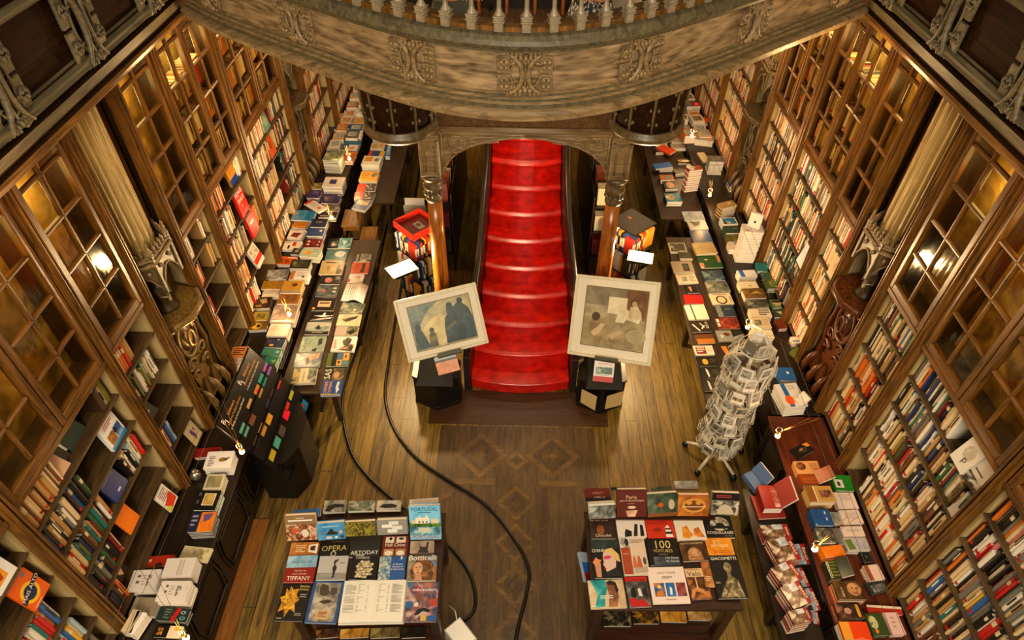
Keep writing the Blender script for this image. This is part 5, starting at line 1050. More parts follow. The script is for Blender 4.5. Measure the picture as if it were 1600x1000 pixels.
# three standing spines at the near end
for i, (q, c) in enumerate([((238,670,330,690,200,930,140,910), 'c8b490'), ((300,690,330,690,230,930,200,930), 'b8a480'), ((352,700,400,720,250,950,206,940), 'e8e4e0')]):
    book('h', zq('M', q), LC+.02, .1, c, [], ['cream thick book on its back at the near counter end', 'tan book on its back beside the cream one', 'white slim book propped beside the tan one'][i], G1)
G2 = 'military books on the low bench'
many([
 ('B',(950,82,1210,76,1190,190,940,186),'a',0,'0e1012',[('r',.45,0,1,1,('2c5458','5c8a8c','9cbcb8',8.)),('r',.15,.3,.4,.8,('c8c0b0','4a463e','1a1a1a',18.)),('p',[(.6,.2),(.8,.3),(.7,.8)],'a8c0bc')],'black and teal album at the far end of the military bench'),
 ('B',(948,200,1170,196,1140,306,900,304),'a',0,'2c5860',[('r',0,0,.4,1,('1c4048','2c5860','3c6c70',5.)),('e',.68,.45,.28,.3,('7a8c8c','a8b4b0','4a6468',14.))],'teal album with pale waves'),
 ('B',(880,312,1130,310,1100,460,850,456),'a',1,'b49a68',[('r',.74,0,1,1,('1c1812','3a3428','8a8268',12.)),('r',.2,.1,.7,.2,'1c1610'),('r',.3,.4,.4,.7,'8a7448'),('r',.5,.5,.7,.8,'c8b080')],'tan uniforms album with a dark side strip'),
 ('B',(880,465,1105,466,1070,560,850,562),'a',0,'14120f',[('e',.42,.55,.18,.3,('c8a890','a83c28','e0d0c0',9.)),('r',.72,.1,.94,.5,('3a3a3c','8a8a88','1a1a1a',14.))],'black album with a red and cream badge'),
 ('B',(850,565,1070,574,1040,690,806,690),'a',0,'3a444c',[('r',0,0,1,1,('1c2024','4a545c','8a8478',7.)),('e',.34,.5,.1,.12,'a86a5c'),('s',.76,.2,.92,.8,2,'d8c8a8')],'dim blue photograph album'),
 ('B',(800,692,1050,692,1010,840,772,832),'a',0,'16100c',[('r',.24,.3,.8,.74,'c8a888'),('s',.3,.4,.74,.64,1,'4a342a'),('e',.1,.86,.07,.08,'c89c60'),('s',.3,.04,.9,.12,1,'8a7c6c')],'black album with a cream title plate'),
 ('B',(790,846,1020,850,1000,940,742,940),'a',0,'0a0a0b',[('p',[(.1,.45),(.5,.4),(.55,.1),(.64,.1),(.62,.4),(.9,.42),(.92,.3),(.96,.44),(.62,.55),(.52,.6)],'d8d4cc'),('p',[(.02,.9),(.5,.74),(.98,.6),(.9,.8),(.4,.95)],'b8b0a4')],'black album with a white aeroplane'),
 ('C',(1000,86,1260,86,1222,222,960,216),'a',0,'7a7c74',[('r',0,0,1,.34,'98988c'),('r',0,.34,1,.76,('5c6664','7c8682','9aa09a',10.)),('r',0,.76,1,1,'16160f'),('p',[(.4,.5),(.5,.2),(.58,.4),(.64,.5),(.58,.62),(.46,.6)],'20241f'),('s',.3,.84,.74,.92,1,'b8b09c')],'grey sea album with a small warship'),
 ('C',(952,236,1206,232,1170,402,902,402),'a',0,'7c8a7c',[('r',0,0,1,1,('6c7a6c','7e8c7e','94a092',5.)),('t',.2,.5,.8,'NAVAL','3c4a40',90),('p',[(.7,.2),(.84,.1),(.9,.5),(.72,.6)],'2a3430'),('p',[(.56,.82),(.74,.76),(.7,.98),(.52,.98)],'1c2420')],'grey green naval album'),
 ('C',(882,412,1166,400,1130,552,850,566),'a',0,'6c7478',[('r',0,0,1,1,('4a5458','7c868a','a8b0b0',7.)),('p',[(.4,.3),(.6,.1),(.95,.02),(.9,.4),(.6,.5)],('8a6c50','c0a080','2a2420',12.)),('p',[(.42,.4),(.52,.3),(.56,.7),(.46,.9)],'1c2024')],'blue grey album with a raised arm'),
 ('C',(860,570,1116,558,1092,722,822,732),'a',1,'c0ac88',[('r',0,0,.3,1,('3a3a30','8a8468','b89c40',9.)),('r',.64,0,1,1,('2c342f','7c8478','c8bca0',9.)),('r',.32,.04,.62,.96,'d0bc98'),('t',.47,.5,.76,'WARSHIPS','6a5a44',90)],'cream warships album at the near end'),
 ('B',(1230,240,1410,246,1390,326,1212,326),'a',0,'2c2820',[('r',.36,0,1,1,('241f18','7c7468','c0b8a8',14.)),('t',.2,.5,.86,'SOLDIER','d8d4c8',90)],'black album with a white soldier title, outer row'),
 ('B',(1200,332,1390,330,1370,450,1180,450),'a',0,'a83c14',[('r',0,0,1,1,('8a2c0c','b04418','c85c24',4.)),('p',[(.55,.1),(.8,.05),(.75,.9),(.5,.95),(.62,.5)],'3a1408')],'rust red album with a dark silhouette'),
 ('B',(1170,456,1330,456,1310,560,1152,542),'a',0,'dcd0c4',[('p',[(.3,.3),(.8,.1),(.7,.6)],('8a6a58','c8a898','e8ddd0',12.)),('e',.06,.75,.1,.2,'b81c14')],'white album with a red corner, outer row'),
 ('B',(1098,722,1340,772,1300,866,1065,866),'a',0,'5c6458',[('r',0,0,1,1,('3a4038','6c7464','a8a888',8.)),('e',.66,.66,.08,.08,'d8c8a0')],'grey green album below the curled white sheet'),
 ('C',(1330,4,1580,4,1540,130,1290,126),'a',0,'b0a084',[('r',0,0,1,1,('a08c70','b4a488','c8bca0',4.)),('p',[(.2,.5),(.5,.3),(.9,.1),(.8,.4),(.4,.7)],('1c1a14','3a382c','5c5844',14.))],'beige album with dark aircraft'),
 ('C',(1300,132,1550,132,1520,230,1272,230),'a',0,'94887c',[('r',.5,0,1,1,('2c3020','6a6c54','a09474',9.)),('p',[(.5,.6),(.8,.3),(.9,.6),(.7,.95)],'171812')],'grey album with a tank on its half'),
 ('C',(1280,236,1532,234,1492,402,1232,396),'a',0,'c4b8b0',[('t',.13,.5,.6,'ARMY','b02c28',90),('p',[(.4,.3),(.6,.05),(.8,.2),(.75,.5),(.5,.6)],('241f1a','4a443a','8a7c6a',14.)),('p',[(.3,.9),(.6,.55),(.95,.5),(.9,.98)],('1c1814','4c4438','a08468',14.))],'white army album with red lettering'),
 ('C',(1220,408,1460,400,1422,546,1182,552),'a',0,'4c5c2c',[('r',.22,0,.44,1,'14160e'),('r',.46,.04,.7,.5,'3a5c80'),('r',.72,.04,.98,.6,'c08448'),('r',.46,.54,.7,.96,'c8924c'),('r',.72,.64,.98,.96,'4a7080'),('p',[(.5,.6),(.66,.7),(.54,.9)],'1a1a14'),('r',.8,.2,.88,.4,'5c3414')],'green album with blue and orange squares'),
 ('C',(1190,572,1412,560,1372,690,1152,692),'a',0,'1c1c12',[('t',.2,.5,.86,'SAS','e0dccc',90),('r',.42,0,1,1,('14160e','5c5438','a8805c',9.)),('e',.62,.6,.16,.26,'b08860')],'black album with a white title and a soldier face'),
 ('C',(1170,696,1384,690,1342,850,1122,856),'a',1,'1c4080',[('t',.2,.5,.86,'CARRIER','e0a040',90),('t',.42,.5,.86,'COMBAT','e0a040',90),('p',[(.74,.1),(.86,.1),(.84,.5),(.9,.6),(.78,.9),(.7,.5)],('a8b0b8','d8dce0','2a3448',14.)),('r',.0,.93,1,.99,'a8a020')],'blue carrier album with orange lettering'),
], LB_, G2, .02)
G3 = 'magazines on the far low bench'
many([
 ('A',(1122,20,1322,26,1290,130,1092,116),'m',6,'dcd8cc',[('r',.1,.1,.5,.6,'d88c1c'),('e',.76,.4,.14,.2,('3a3a38','8a8a84','dcd8cc',14.))],'white magazine with an amber square, on a thick stack',{'under':['5c90b8','dcd8cc','5c90b8']}),
 ('A',(1095,180,1290,188,1262,290,1062,292),'m',3,'d8a040',[('s',.1,.2,.5,.8,3,'8a5c18'),('p',[(.7,.1),(.95,.2),(.9,.6),(.6,.5)],('2a2820','8a8878','d8d0b8',14.))],'golden magazine on the far bench'),
 ('A',(1062,312,1152,316,1130,400,1042,402),'m',2,'d04414',[],'plain orange red magazine next to the black and white one'),
 ('A',(1152,312,1260,312,1242,392,1132,390),'m',2,'3a3834',[('r',0,0,1,1,('0e0e0d','4a4844','d8d4c8',22.,.4,1))],'black and white lettered magazine'),
 ('A',(1030,402,1132,398,1116,476,1016,482),'m',2,'d8502c',[('p',[(0,.6),(.5,.5),(.8,.98),(.1,.98)],'e88a5c')],'coral magazine at the bench edge'),
 ('A',(1132,398,1236,396,1216,500,1118,480),'m',2,'48443e',[('r',0,0,1,1,('16140f','4a4640','e0d8c8',18.,.4,1))],'speckled black and white magazine'),
 ('A',(1052,482,1172,486,1160,622,1022,542),'m',2,'24447c',[('r',.05,.05,.9,.5,('d8ccb4','c8a060','4a2c1c',9.))],'blue magazine with a pale portrait, nearest the stools'),
 ('Z',(942,686,1092,686,1062,760,912,762),'m',3,'c8c0b0',[('r',.1,.2,.5,.8,('5c4a30','c8a868','8a7a5c',14.)),('r',.6,.2,.94,.8,('a87828','d8b468','c8c0b0',14.))],'white magazine with golden panels'),
 ('Z',(1094,690,1146,692,1130,830,1086,832),'m',3,'3c78b8',[('r',.2,.1,.8,.9,('3c78b8','a8c4dc','3c78b8',9.))],'sky blue magazine beside the golden panels'),
 ('Z',(912,768,1084,770,1062,846,900,820),'m',3,'2c4880',[('r',0,0,.2,1,'c83c24'),('r',.7,0,1,1,'d8a828')],'blue magazine with red and yellow ends'),
 ('Z',(962,604,1062,606,1044,662,944,664),'m',2,'8c88a0',ph('5c5874','8c88a0','c0b8c0',9.),'grey violet magazine under the drum'),
 ('Z',(1064,612,1150,614,1146,672,1050,670),'m',2,'d07428',ph('a84c18','d07428','e8b070',9.),'orange magazine under the drum'),
], LB_, G3, .016)
# ---- facing side
H1 = 'books laid out on the counter behind the postcard rack'
many([
 ('D',(742,450,898,416,944,464,792,516),'h',7,'a88450',[('r',.55,.3,.75,.5,'d8c8a8')],'tan book slightly turned on a tall stack',{'under':['c8a878','5c3818'],'th':.022}),
 ('D',(760,600,932,596,952,666,802,682),'h',3,'dcd8d0',[('r',.08,.1,.92,.9,'1c78a8'),('e',.4,.7,.2,.2,'c8a890'),('r',.08,.6,.3,.9,'4a3428')],'white framed bright blue book'),
 ('D',(800,690,966,682,972,758,822,766),'h',3,'2c4434',[('s',.6,.3,.9,.5,1,'8a9474')],'bottle green book below the bright blue one'),
 ('D',(822,780,964,772,972,850,842,852),'h',2,'5a5420',[('r',.5,.1,.95,.9,('4a4418','7c7430','b0a858',14.))],'moss coloured book below the bottle green one'),
 ('D',(842,864,930,856,948,940,860,930),'h',2,'c8b8a8',[('r',.3,.2,.8,.7,('b89888','d8ccc0','e8e0d8',9.))],'pale pink book beside the white tower'),
 ('D',(840,190,998,186,992,258,882,264),'h',4,'24448c',[('r',.64,.2,.92,.7,'d8b878')],'royal blue book with a cream label',{'under':['16140f','d8ccb4']}),
 ('Y',(850,822,1008,822,1008,880,842,886),'h',9,'6c6a62',[('r',.2,.2,.8,.8,('5c5a54','8a887e','a8a498',6.))],'grey book topping a tall slate stack',{'under':['c8c4b8','5c5a56'],'th':.022}),
 ('Y',(702,560,912,600,906,670,706,660),'h',3,'9a968a',[('p',[(.1,.1),(.5,.1),(.7,.7),(.2,.9)],'6a2c18'),('e',.8,.6,.14,.2,'d85c24')],'grey book with a rust triangle, far end',{'under':['d0ccc0']}),
 ('Y',(712,418,862,420,870,484,722,490),'h',1,'c86c28',[('e',.3,.5,.25,.4,'d8a868'),('r',.6,.1,.9,.8,'d8501c')],'orange dish book, far end'),
 ('Y',(812,344,940,340,936,404,806,404),'h',1,'c8b090',[('e',.45,.5,.4,.4,('5c3414','a8682c','d8b878',14.)),],'plate pictured book, furthest'),
 ('Y',(678,262,764,262,762,304,672,306),'h',3,'b82418',[('e',.5,.5,.2,.2,'e8c8b8')],'scarlet book on a short stack, far end',{'under':['d8d0c8','3a1c18']}),
 ('Y',(668,372,760,372,762,404,664,408),'h',2,'c8842c',[],'amber book under the scarlet stack'),
 ('Y',(742,790,838,782,830,884,778,894),'b',0,'a89878',[],'buff sheet beside the slate stack'),
 ('E',(870,282,1060,276,1098,344,902,356),'h',3,'dcd4cc',[('p',[(.08,0),(.32,0),(.34,1),(.1,1)],'1c5cae'),('s',.74,.7,.92,.8,1,'3a342e')],'white book with a blue stripe',{'under':['c8b898','e0d8c8']}),
 ('E',(888,400,1086,396,1096,454,902,488),'h',2,'d4c4a4',[('s',.5,.6,.66,.75,1,'2a241c')],'plain cream book below the blue striped one'),
 ('E',(940,472,1160,466,1176,564,962,580),'h',3,'6a4a20',[('r',0,0,1,1,('4c3414','6a4a20','8a6830',6.)),('p',[(.2,.6),(.6,.3),(.9,.6),(.6,.5)],'b09858')],'brown sketch book on a cream stack',{'under':['d8c8a8']}),
 ('E',(962,592,1190,586,1216,660,992,690),'h',2,'3a3830',[('r',0,0,1,1,('22221c','4c4a40','a09a88',9.))],'charcoal photograph book by the hanging bulb'),
 ('E',(1012,692,1222,676,1244,764,1002,770),'h',2,'d8c8a8',[('s',.42,.1,.94,.9,3,'1c1814')],'cream book with tall black script'),
 ('E',(1042,770,1200,770,1246,880,1042,888),'h',3,'cdb893',[('r',.1,.25,.5,.75,('3a3c34','6c6c5c','a8a080',14.)),('s',.6,.2,.92,.8,4,'a8946c')],'buff book with a small dark picture',{'under':['e0d8c4']}),
 ('E',(1092,204,1242,206,1250,300,1062,288),'h',1,'1c6c6c',[('p',[(.5,.2),(.9,.1),(.7,.7)],'2c8c88')],'sea green book tucked behind the white tower'),
 ('E',(1120,302,1256,306,1280,370,1132,372),'h',1,'24403a',ph('1c342e','2c4c40','6a7c5c',9.),'dark spruce coloured book'),
 ('E',(1162,376,1332,370,1356,468,1182,478),'h',2,'3a4c1c',[('p',[(.2,.3),(.5,.1),(.9,.3),(.7,.9),(.3,.8)],('2c4014','5c7024','8a9440',14.))],'leafy green book on a white stack'),
 ('E',(1222,592,1382,580,1416,668,1238,680),'h',1,'5c7c50',[('e',.4,.4,.26,.3,'c89c74'),('e',.4,.24,.3,.14,'2a1c10'),('r',.72,.3,.96,.8,'8aa070')],'pale green book with a portrait'),
 ('E',(1242,690,1386,686,1402,768,1256,776),'h',1,'34402c',[('p',[(.3,.3),(.7,.25),(.6,.7)],'c8c0a0')],'dark moss book with a white spot'),
 ('E',(1276,800,1384,790,1376,880,1300,900),'h',1,'6a2c14',[],'brick red book at the case foot'),
 ('F',(840,110,1040,96,1072,180,800,196),'h',3,'d8ccb0',[('r',.4,.3,.56,.6,'241f18'),('s',.1,.7,.9,.85,1,'b0a484')],'cream book with a small black plate, under the hanging bulb'),
 ('F',(1244,176,1316,168,1336,236,1254,244),'h',2,'e0d4c0',[('r',0,.6,1,.8,'3c7890')],'cream book with a teal band'),
 ('F',(1236,316,1316,262,1396,320,1316,410),'h',1,'5c6424',[],'olive book half behind the rack'),
 ('F',(1118,494,1246,492,1314,628,1090,634),'h',2,'1c5490',[('e',.6,.4,.08,.1,'c8d8e0')],'cobalt book behind the rack'),
 ('F',(1090,662,1308,652,1412,880,1152,930),'h',5,'d8d0c4',[('p',[(.24,0),(.44,0),(.44,1),(.24,1)],'1c5c9c'),('e',.34,.72,.19,.2,'e0581c'),('s',.5,.1,.8,.3,2,'b0a898')],'large white book with a blue band and orange ball',{'under':['e0dcd4','c8c4b8']}),
 ('G',(546,90,744,-10,812,88,670,190),'h',0,'140e0a',[('p',[(.2,.5),(.5,.2),(.8,.4),(.6,.8)],'3a2a1c'),('p',[(.7,.05),(.98,.1),(.98,.5),(.8,.4)],'c88424'),('e',.46,.4,.1,.1,'8a7458')],'dark book lying cornerwise on the bare red counter'),
 ('G',(588,204,862,196,890,330,642,346),'h',2,'c89058',[('e',.24,.4,.2,.32,('3a2010','5c3418','8a5a2c',9.)),('s',.6,.2,.9,.7,4,'8a5c34')],'peach book with a brown teapot'),
 ('G',(720,462,990,454,1048,622,762,636),'h',4,'b48a40',[('r',.0,0,.28,1,'84501c'),('r',.28,0,.32,1,'e0d0a8'),('r',.46,.28,.92,.74,('3a2014','8a5a44','c8a894',12.))],'ochre book with a rectangular family picture',{'under':['d8bc84','c89c50']}),
 ('G',(1022,352,1190,346,1232,512,1008,512),'h',2,'1c7c1c',[('r',.04,.3,.5,.82,'d0c8bc'),('p',[(.2,.4),(.36,.5),(.3,.76),(.16,.66)],'2c4c24'),('r',0,.86,1,.92,'14640f')],'bright green book with a white plant label'),
 ('G',(1032,524,1220,532,1288,690,1042,706),'h',2,'d4c0b4',[('s',.3,.1,.8,.55,6,'a89488')],'pale pink text cover book beside the ochre one'),
 ('G',(768,702,980,698,1010,870,820,884),'h',3,'184478',[('s',.7,.15,.78,.9,2,'b8c4d0'),('r',0,0,1,1,('143c6c','1c4a80','245890',5.)),('s',.7,.15,.76,.9,2,'c8d0d8'),('r',.04,.92,.14,.96,'e0e0e0')],'deep blue book with a white signature line'),
 ('G',(982,734,1090,730,1100,858,1006,862),'h',1,'7c7c72',ph('5c5c54','84847a','a8a89c',8.),'small grey book between the blue and the pale ones'),
 ('G',(1092,720,1290,704,1320,838,1104,868),'h',2,'d0bcb0',[('s',.2,.2,.8,.7,4,'b09c90')],'pale rose book with hidden text'),
 ('H',(610,32,808,28,840,198,668,188),'h',3,'4a463c',[('r',0,0,1,1,('1c1a16','5c584c','a8a290',9.))],'black and white photograph book by the low bulb'),
 ('H',(812,34,884,30,930,200,842,202),'h',1,'6a665c',[],'plain grey book against the photograph one'),
 ('H',(890,18,1114,10,1160,118,922,130),'h',2,'d0bcae',[('s',.2,.3,.8,.6,2,'a89488')],'rose white book above the lavender landscape'),
 ('H',(926,142,1162,122,1196,266,950,272),'h',2,'a8a4a0',[('p',[(0,.2),(.3,.1),(.4,.9),(.1,.95)],'5c7034'),('r',.4,.2,.98,.9,('8a8690','a8a4ac','c0bcc0',7.))],'lavender grey book with a strip of green'),
 ('H',(692,218,910,212,940,288,716,366),'h',3,'d06c14',[],'orange book under the dark green open one'),
 ('H',(812,592,1110,572,1168,780,852,784),'h',4,'4a3214',[('r',0,0,1,1,('2c1c0a','4a3214','5c4020',4.)),('e',.66,.45,.24,.36,('7a5230','b8845a','d0a078',7.)),('e',.6,.38,.04,.04,'2a180a'),('e',.74,.4,.04,.04,'2a180a'),('e',.66,.66,.07,.03,'6a2c1c'),('t',.22,.6,.5,'O DOM','e0d0b0',-90)],'brown book with a shadowed face',{'under':['c8a470','a83c1c']}),
 ('H',(1142,422,1290,406,1340,558,1182,598),'h',2,'d8b8a8',[('r',.0,.0,.3,1,'8a4a38')],'plain salmon book against the case'),
 ('H',(1162,600,1320,570,1392,656,1200,762),'h',1,'2a2c28',[('r',.2,.3,.9,.9,('24241f','6c6c64','d0ccbc',9.))],'black book with a white mist picture'),
 ('H',(1090,282,1190,270,1224,380,1130,400),'h',1,'16181a',[('e',.5,.5,.12,.12,'3a5c48')],'black book beside the dark green open one'),
 ('H',(822,820,1088,802,1150,978,862,988),'h',2,'2a160c',[('r',0,0,1,1,('140a06','3a2010','8a6048',8.)),('r',.78,.1,.9,.9,'c8902c'),('e',.44,.5,.14,.2,'a8806a')],'dark collage book with a golden strip',{'under':['b8341c','d0b890']}),
 ('I',(62,650,290,640,342,800,92,800),'h',3,'d83c10',[('r',0,0,.34,1,'d8902c'),('p',[(.5,.9),(.7,.86),(.8,1),(.4,1)],'e86030')],'vivid red book with an amber strip, near corner',{'under':['b8b0a0']}),
 ('I',(292,590,430,560,470,760,330,770),'h',2,'34441c',[('e',.3,.4,.24,.3,('8a9440','c8c090','4c5c24',14.)),('e',.3,.8,.1,.1,'d87428')],'garden green book beside the vivid red one'),
 ('I',(440,572,552,560,612,756,490,762),'h',2,'d8b0a8',[('s',.3,.2,.6,.8,3,'b08c84')],'salmon pink book beside the garden green one'),
 ('I',(290,520,590,512,580,572,300,590),'h',1,'a82c14',[('r',0,0,1,.3,'d8ccb0')],'brick coloured book laid behind the garden green one'),
], LC, H1)
H2 = 'albums on the low bench beyond the rack'
many([
 ('D',(232,862,410,860,420,960,238,970),'a',0,'c8bca0',[('r',.06,.06,.94,.9,('1c1812','4a4438','b8ac90',9.))],'album with a dark horse picture, left row start'),
 ('E',(262,92,402,88,412,176,276,178),'a',0,'3c3a20',[('r',0,.8,1,1,'c8bca8')],'dim olive green album'),
 ('E',(192,190,410,184,440,304,202,312),'a',0,'a89878',[('r',.5,.2,.8,.86,'24241c'),('e',.64,.5,.12,.24,'4a5048')],'buff album with a dark doorway'),
 ('E',(232,322,446,310,474,410,266,430),'m',0,'d4c4a4',[('r',.24,.3,.5,.76,('5c5848','8a8470','b0a88c',14.)),('s',.6,.3,.9,.9,4,'8a8068'),('s',.1,.08,.9,.2,1,'6a604c')],'cream magazine with columns of print'),
 ('E',(340,438,480,430,496,514,346,524),'a',0,'14110e',[('p',[(.2,.2),(.4,.2),(.4,.8),(.3,.8)],'b87c58'),('r',.8,.1,.95,.9,'2a2a2c')],'black album with a slim figure'),
 ('E',(320,536,516,530,540,628,330,634),'a',0,'9c1410',[],'plain red album between the black and white ones'),
 ('E',(326,642,546,634,586,790,372,804),'a',0,'d0c0a8',[('p',[(.27,0),(.34,0),(.36,1.04),(.29,1.04)],'2c3028')],'white album closed with a dark strap'),
 ('E',(370,812,580,802,620,920,410,932),'a',0,'241810',[('p',[(.1,.3),(.16,.26),(.44,.9),(.38,.95)],'e0d4c0'),('p',[(.5,.2),(.54,.2),(.7,.6),(.66,.66)],'d8ccb8'),('p',[(.5,.7),(.7,.4),(.74,.44),(.54,.78)],'d8ccb8'),('r',.78,.1,.92,.7,('8a8478','4a443a','b0a898',30.))],'dark album with scattered white pens'),
 ('F',(242,152,430,140,452,240,262,250),'a',0,'5c3410',[('r',0,.5,1,1,'a8641c')],'brown and amber album'),
 ('F',(216,268,430,262,442,360,246,370),'a',0,'dccbb8',[('r',.08,.1,.6,.9,'7c2014'),('s',.14,.2,.54,.8,3,'dccbb8'),('s',.66,.2,.94,.7,5,'b8a898')],'white album with a dark red text square'),
 ('F',(252,380,466,374,496,470,280,490),'a',0,'0c0c0c',[('e',.36,.55,.14,.3,'d8a030'),('s',.6,.3,.9,.7,2,'4a443c')],'black album with a yellow bird'),
 ('F',(282,494,500,474,522,600,304,614),'a',0,'0d0d0e',[('p',[(.3,.1),(.4,.3),(.42,.8),(.34,.95),(.3,.5)],'dcd4c4'),('s',.6,.3,.9,.7,2,'4a443c')],'black album with a white penguin, upper of two'),
 ('F',(306,618,524,604,510,738,334,746),'a',0,'0d0d0e',[('p',[(.3,.1),(.4,.3),(.44,.8),(.34,.95),(.3,.5)],'dcd4c4'),('s',.6,.3,.9,.7,2,'4a443c')],'black album with a white penguin, lower of two'),
 ('D',(372,536,590,530,610,624,388,636),'a',0,'8a9098',[('r',0,0,1,1,('70787c','8e969c','a8b0b0',4.))],'misty grey sky album'),
 ('D',(420,632,620,620,646,720,452,726),'a',0,'b8b4a8',[('p',[(.1,.1),(.4,.2),(.7,.1),(.6,.6),(.3,.7)],('2c2a24','4c4a40','7a766a',9.)),('s',.4,.8,.9,.9,1,'8a8474')],'pale album with a dark furry animal'),
 ('D',(450,732,650,730,696,846,476,860),'a',0,'14447c',[('r',0,0,.64,1,('0c1018','1c2838','2c4460',5.))],'black and blue album'),
 ('D',(470,864,700,852,746,970,512,984),'a',1,'b89c60',[('r',0,0,1,1,('a88c50','b89c60','c4aa70',4.))],'straw coloured cloth album'),
 ('E',(452,130,692,122,736,250,490,264),'a',0,'1c4a1c',[('r',0,.6,.2,1,('c8a878','a83420','e0d0a0',20.)),('r',.86,0,1,.6,('a83420','c89068','5c7040',20.)),('s',.3,.3,.44,.5,1,'d8c8a0')],'deep green festive album'),
 ('E',(512,290,722,280,760,380,532,400),'a',0,'2c4448',[('r',0,0,1,1,('1c2c30','3c5458','8a9c98',9.))],'slate teal seaside album'),
 ('E',(542,406,780,392,810,508,572,518),'a',0,'6a6c5c',[('r',0,0,1,1,('3a3c34','6c6e60','a4a490',6.)),('p',[(.8,.2),(.95,.4),(.85,.6)],'1a1a16')],'grey green cliff album'),
 ('E',(582,526,810,512,850,634,622,644),'a',0,'d0bc98',[('e',.48,.6,.26,.38,'2a2218'),('e',.48,.6,.19,.28,'d0b890'),('s',.1,.08,.8,.2,1,'5c503c'),('r',.86,.3,.95,.8,'a8946c')],'cream album with a dark ring'),
 ('E',(642,652,840,642,870,758,682,770),'a',0,'24303c',[('r',0,0,.3,1,('5c6468','8a8c84','3a4044',14.)),('s',.5,.3,.8,.5,1,'5c6c80')],'navy album with a pale spine strip'),
 ('E',(652,782,880,768,918,888,672,896),'a',0,'6a1c14',[('r',.2,0,1,1,('4a100c','8a3020','b85c40',9.)),('r',.02,.1,.14,.4,'e0d8c8'),('r',.02,.5,.14,.8,'d8d0c0')],'crimson album with white tags'),
 ('F',(462,112,630,102,640,216,484,230),'a',0,'8a8a84',[('p',[(.4,.3),(.6,.2),(.9,.4),(.6,.55)],'5c1410'),('p',[(.2,.4),(.4,.5),(.26,.7)],'e0dcd0')],'grey album with a maroon bird'),
 ('F',(642,110,740,104,760,210,656,216),'a',0,'24261e',[],'nearly black album next to the maroon bird'),
 ('F',(450,262,600,252,640,400,500,420),'a',0,'2a1c10',[('p',[(.4,.1),(.8,.1),(.8,.6),(.5,.7)],'c8782c')],'brown album with an orange patch, behind the rack'),
], LB_, H2, .02)
H3 = 'magazines on the far bench below the tall stack'
many([
 ('D',(62,36,250,20,270,60,92,104),'m',1,'3c68a8',[],'blue folder jutting over the bench edge',{'dz':.06}),
 ('D',(126,46,262,40,284,86,132,92),'m',3,'b8b0a4',[('e',.5,.4,.3,.3,('8a4c30','c8a888','d8d0c4',9.))],'white magazine with a small brown dish'),
 ('D',(136,156,284,152,290,206,142,212),'m',3,'b86c38',[('r',.4,.2,.7,.8,'5c98a0'),('r',.1,.3,.36,.8,'d8702c')],'orange and teal magazine',{'under':['3a5048','8a9a8c']}),
 ('D',(172,222,310,216,322,300,186,306),'m',2,'2c2420',[('e',.5,.5,.32,.42,('c84820','d8b070','3a7c80',12.))],'black magazine with a bright round picture'),
 ('D',(190,346,354,342,372,432,202,440),'m',4,'1c7484',[('e',.3,.45,.3,.36,('3a3c30','a89474','d8ccb0',9.))],'thick teal magazine at the bench end',{'under':['10241f','24343a']}),
 ('D',(284,90,412,84,422,140,292,152),'m',2,'2c241a',[('r',0,0,1,1,('16120c','5c4a34','a08a60',12.))],'dark figured magazine beside the tall stack'),
 ('Y',(280,606,410,612,430,650,286,650),'m',2,'cdbcae',[('p',[(.1,.9),(.5,.3),(.9,.9)],'6a4a3c')],'white magazine with a brown dome, upper'),
 ('Y',(288,654,412,656,420,726,290,728),'m',2,'d4c4b4',[('p',[(.1,.6),(.6,.3),(.8,.8)],'8a4c34')],'white magazine with a brown dome, lower'),
 ('Y',(286,740,372,736,380,786,290,790),'m',2,'2c3238',[('e',.5,.4,.2,.2,'c8a888')],'dark magazine with a red neighbour'),
 ('Y',(378,730,424,690,440,770,404,830),'m',1,'c84424',[],'red folded magazine standing askew',{'dz':.05}),
 ('Y',(440,620,580,610,604,680,450,692),'m',2,'c4b4a4',[('s',.1,.2,.9,.9,5,'8a7a6c')],'cream printed magazine under the drum'),
 ('Y',(450,700,600,696,612,744,460,748),'m',2,'b8aa9a',[('s',.1,.2,.9,.9,3,'8a7a6c')],'buff printed magazine next row'),
 ('Y',(540,850,700,846,706,900,500,906),'m',1,'4a341c',[('e',.4,.5,.4,.2,('a8743c','e0d0b0','5c3814',9.))],'brown magazine with a bright oval'),
], LB_, H3, .016)
# the tall red and white stack
book('h', zq('D', (432,30,500,80,480,96,440,60)), .99, .03, 'e0d0b8', [], 'cream book set cornerwise on the tall red and white stack', H3, n=0, shrink=.9)
book('h', zq('D', (418,72,572,44,580,92,438,118)), .622, .036, 'a83c20', [('r', .05,.1,.95,.9,'b8482c')], 'red book topping the tall red and white stack', H3, n=9, under=['d8ccb8', 'a02c18'], shrink=.95)
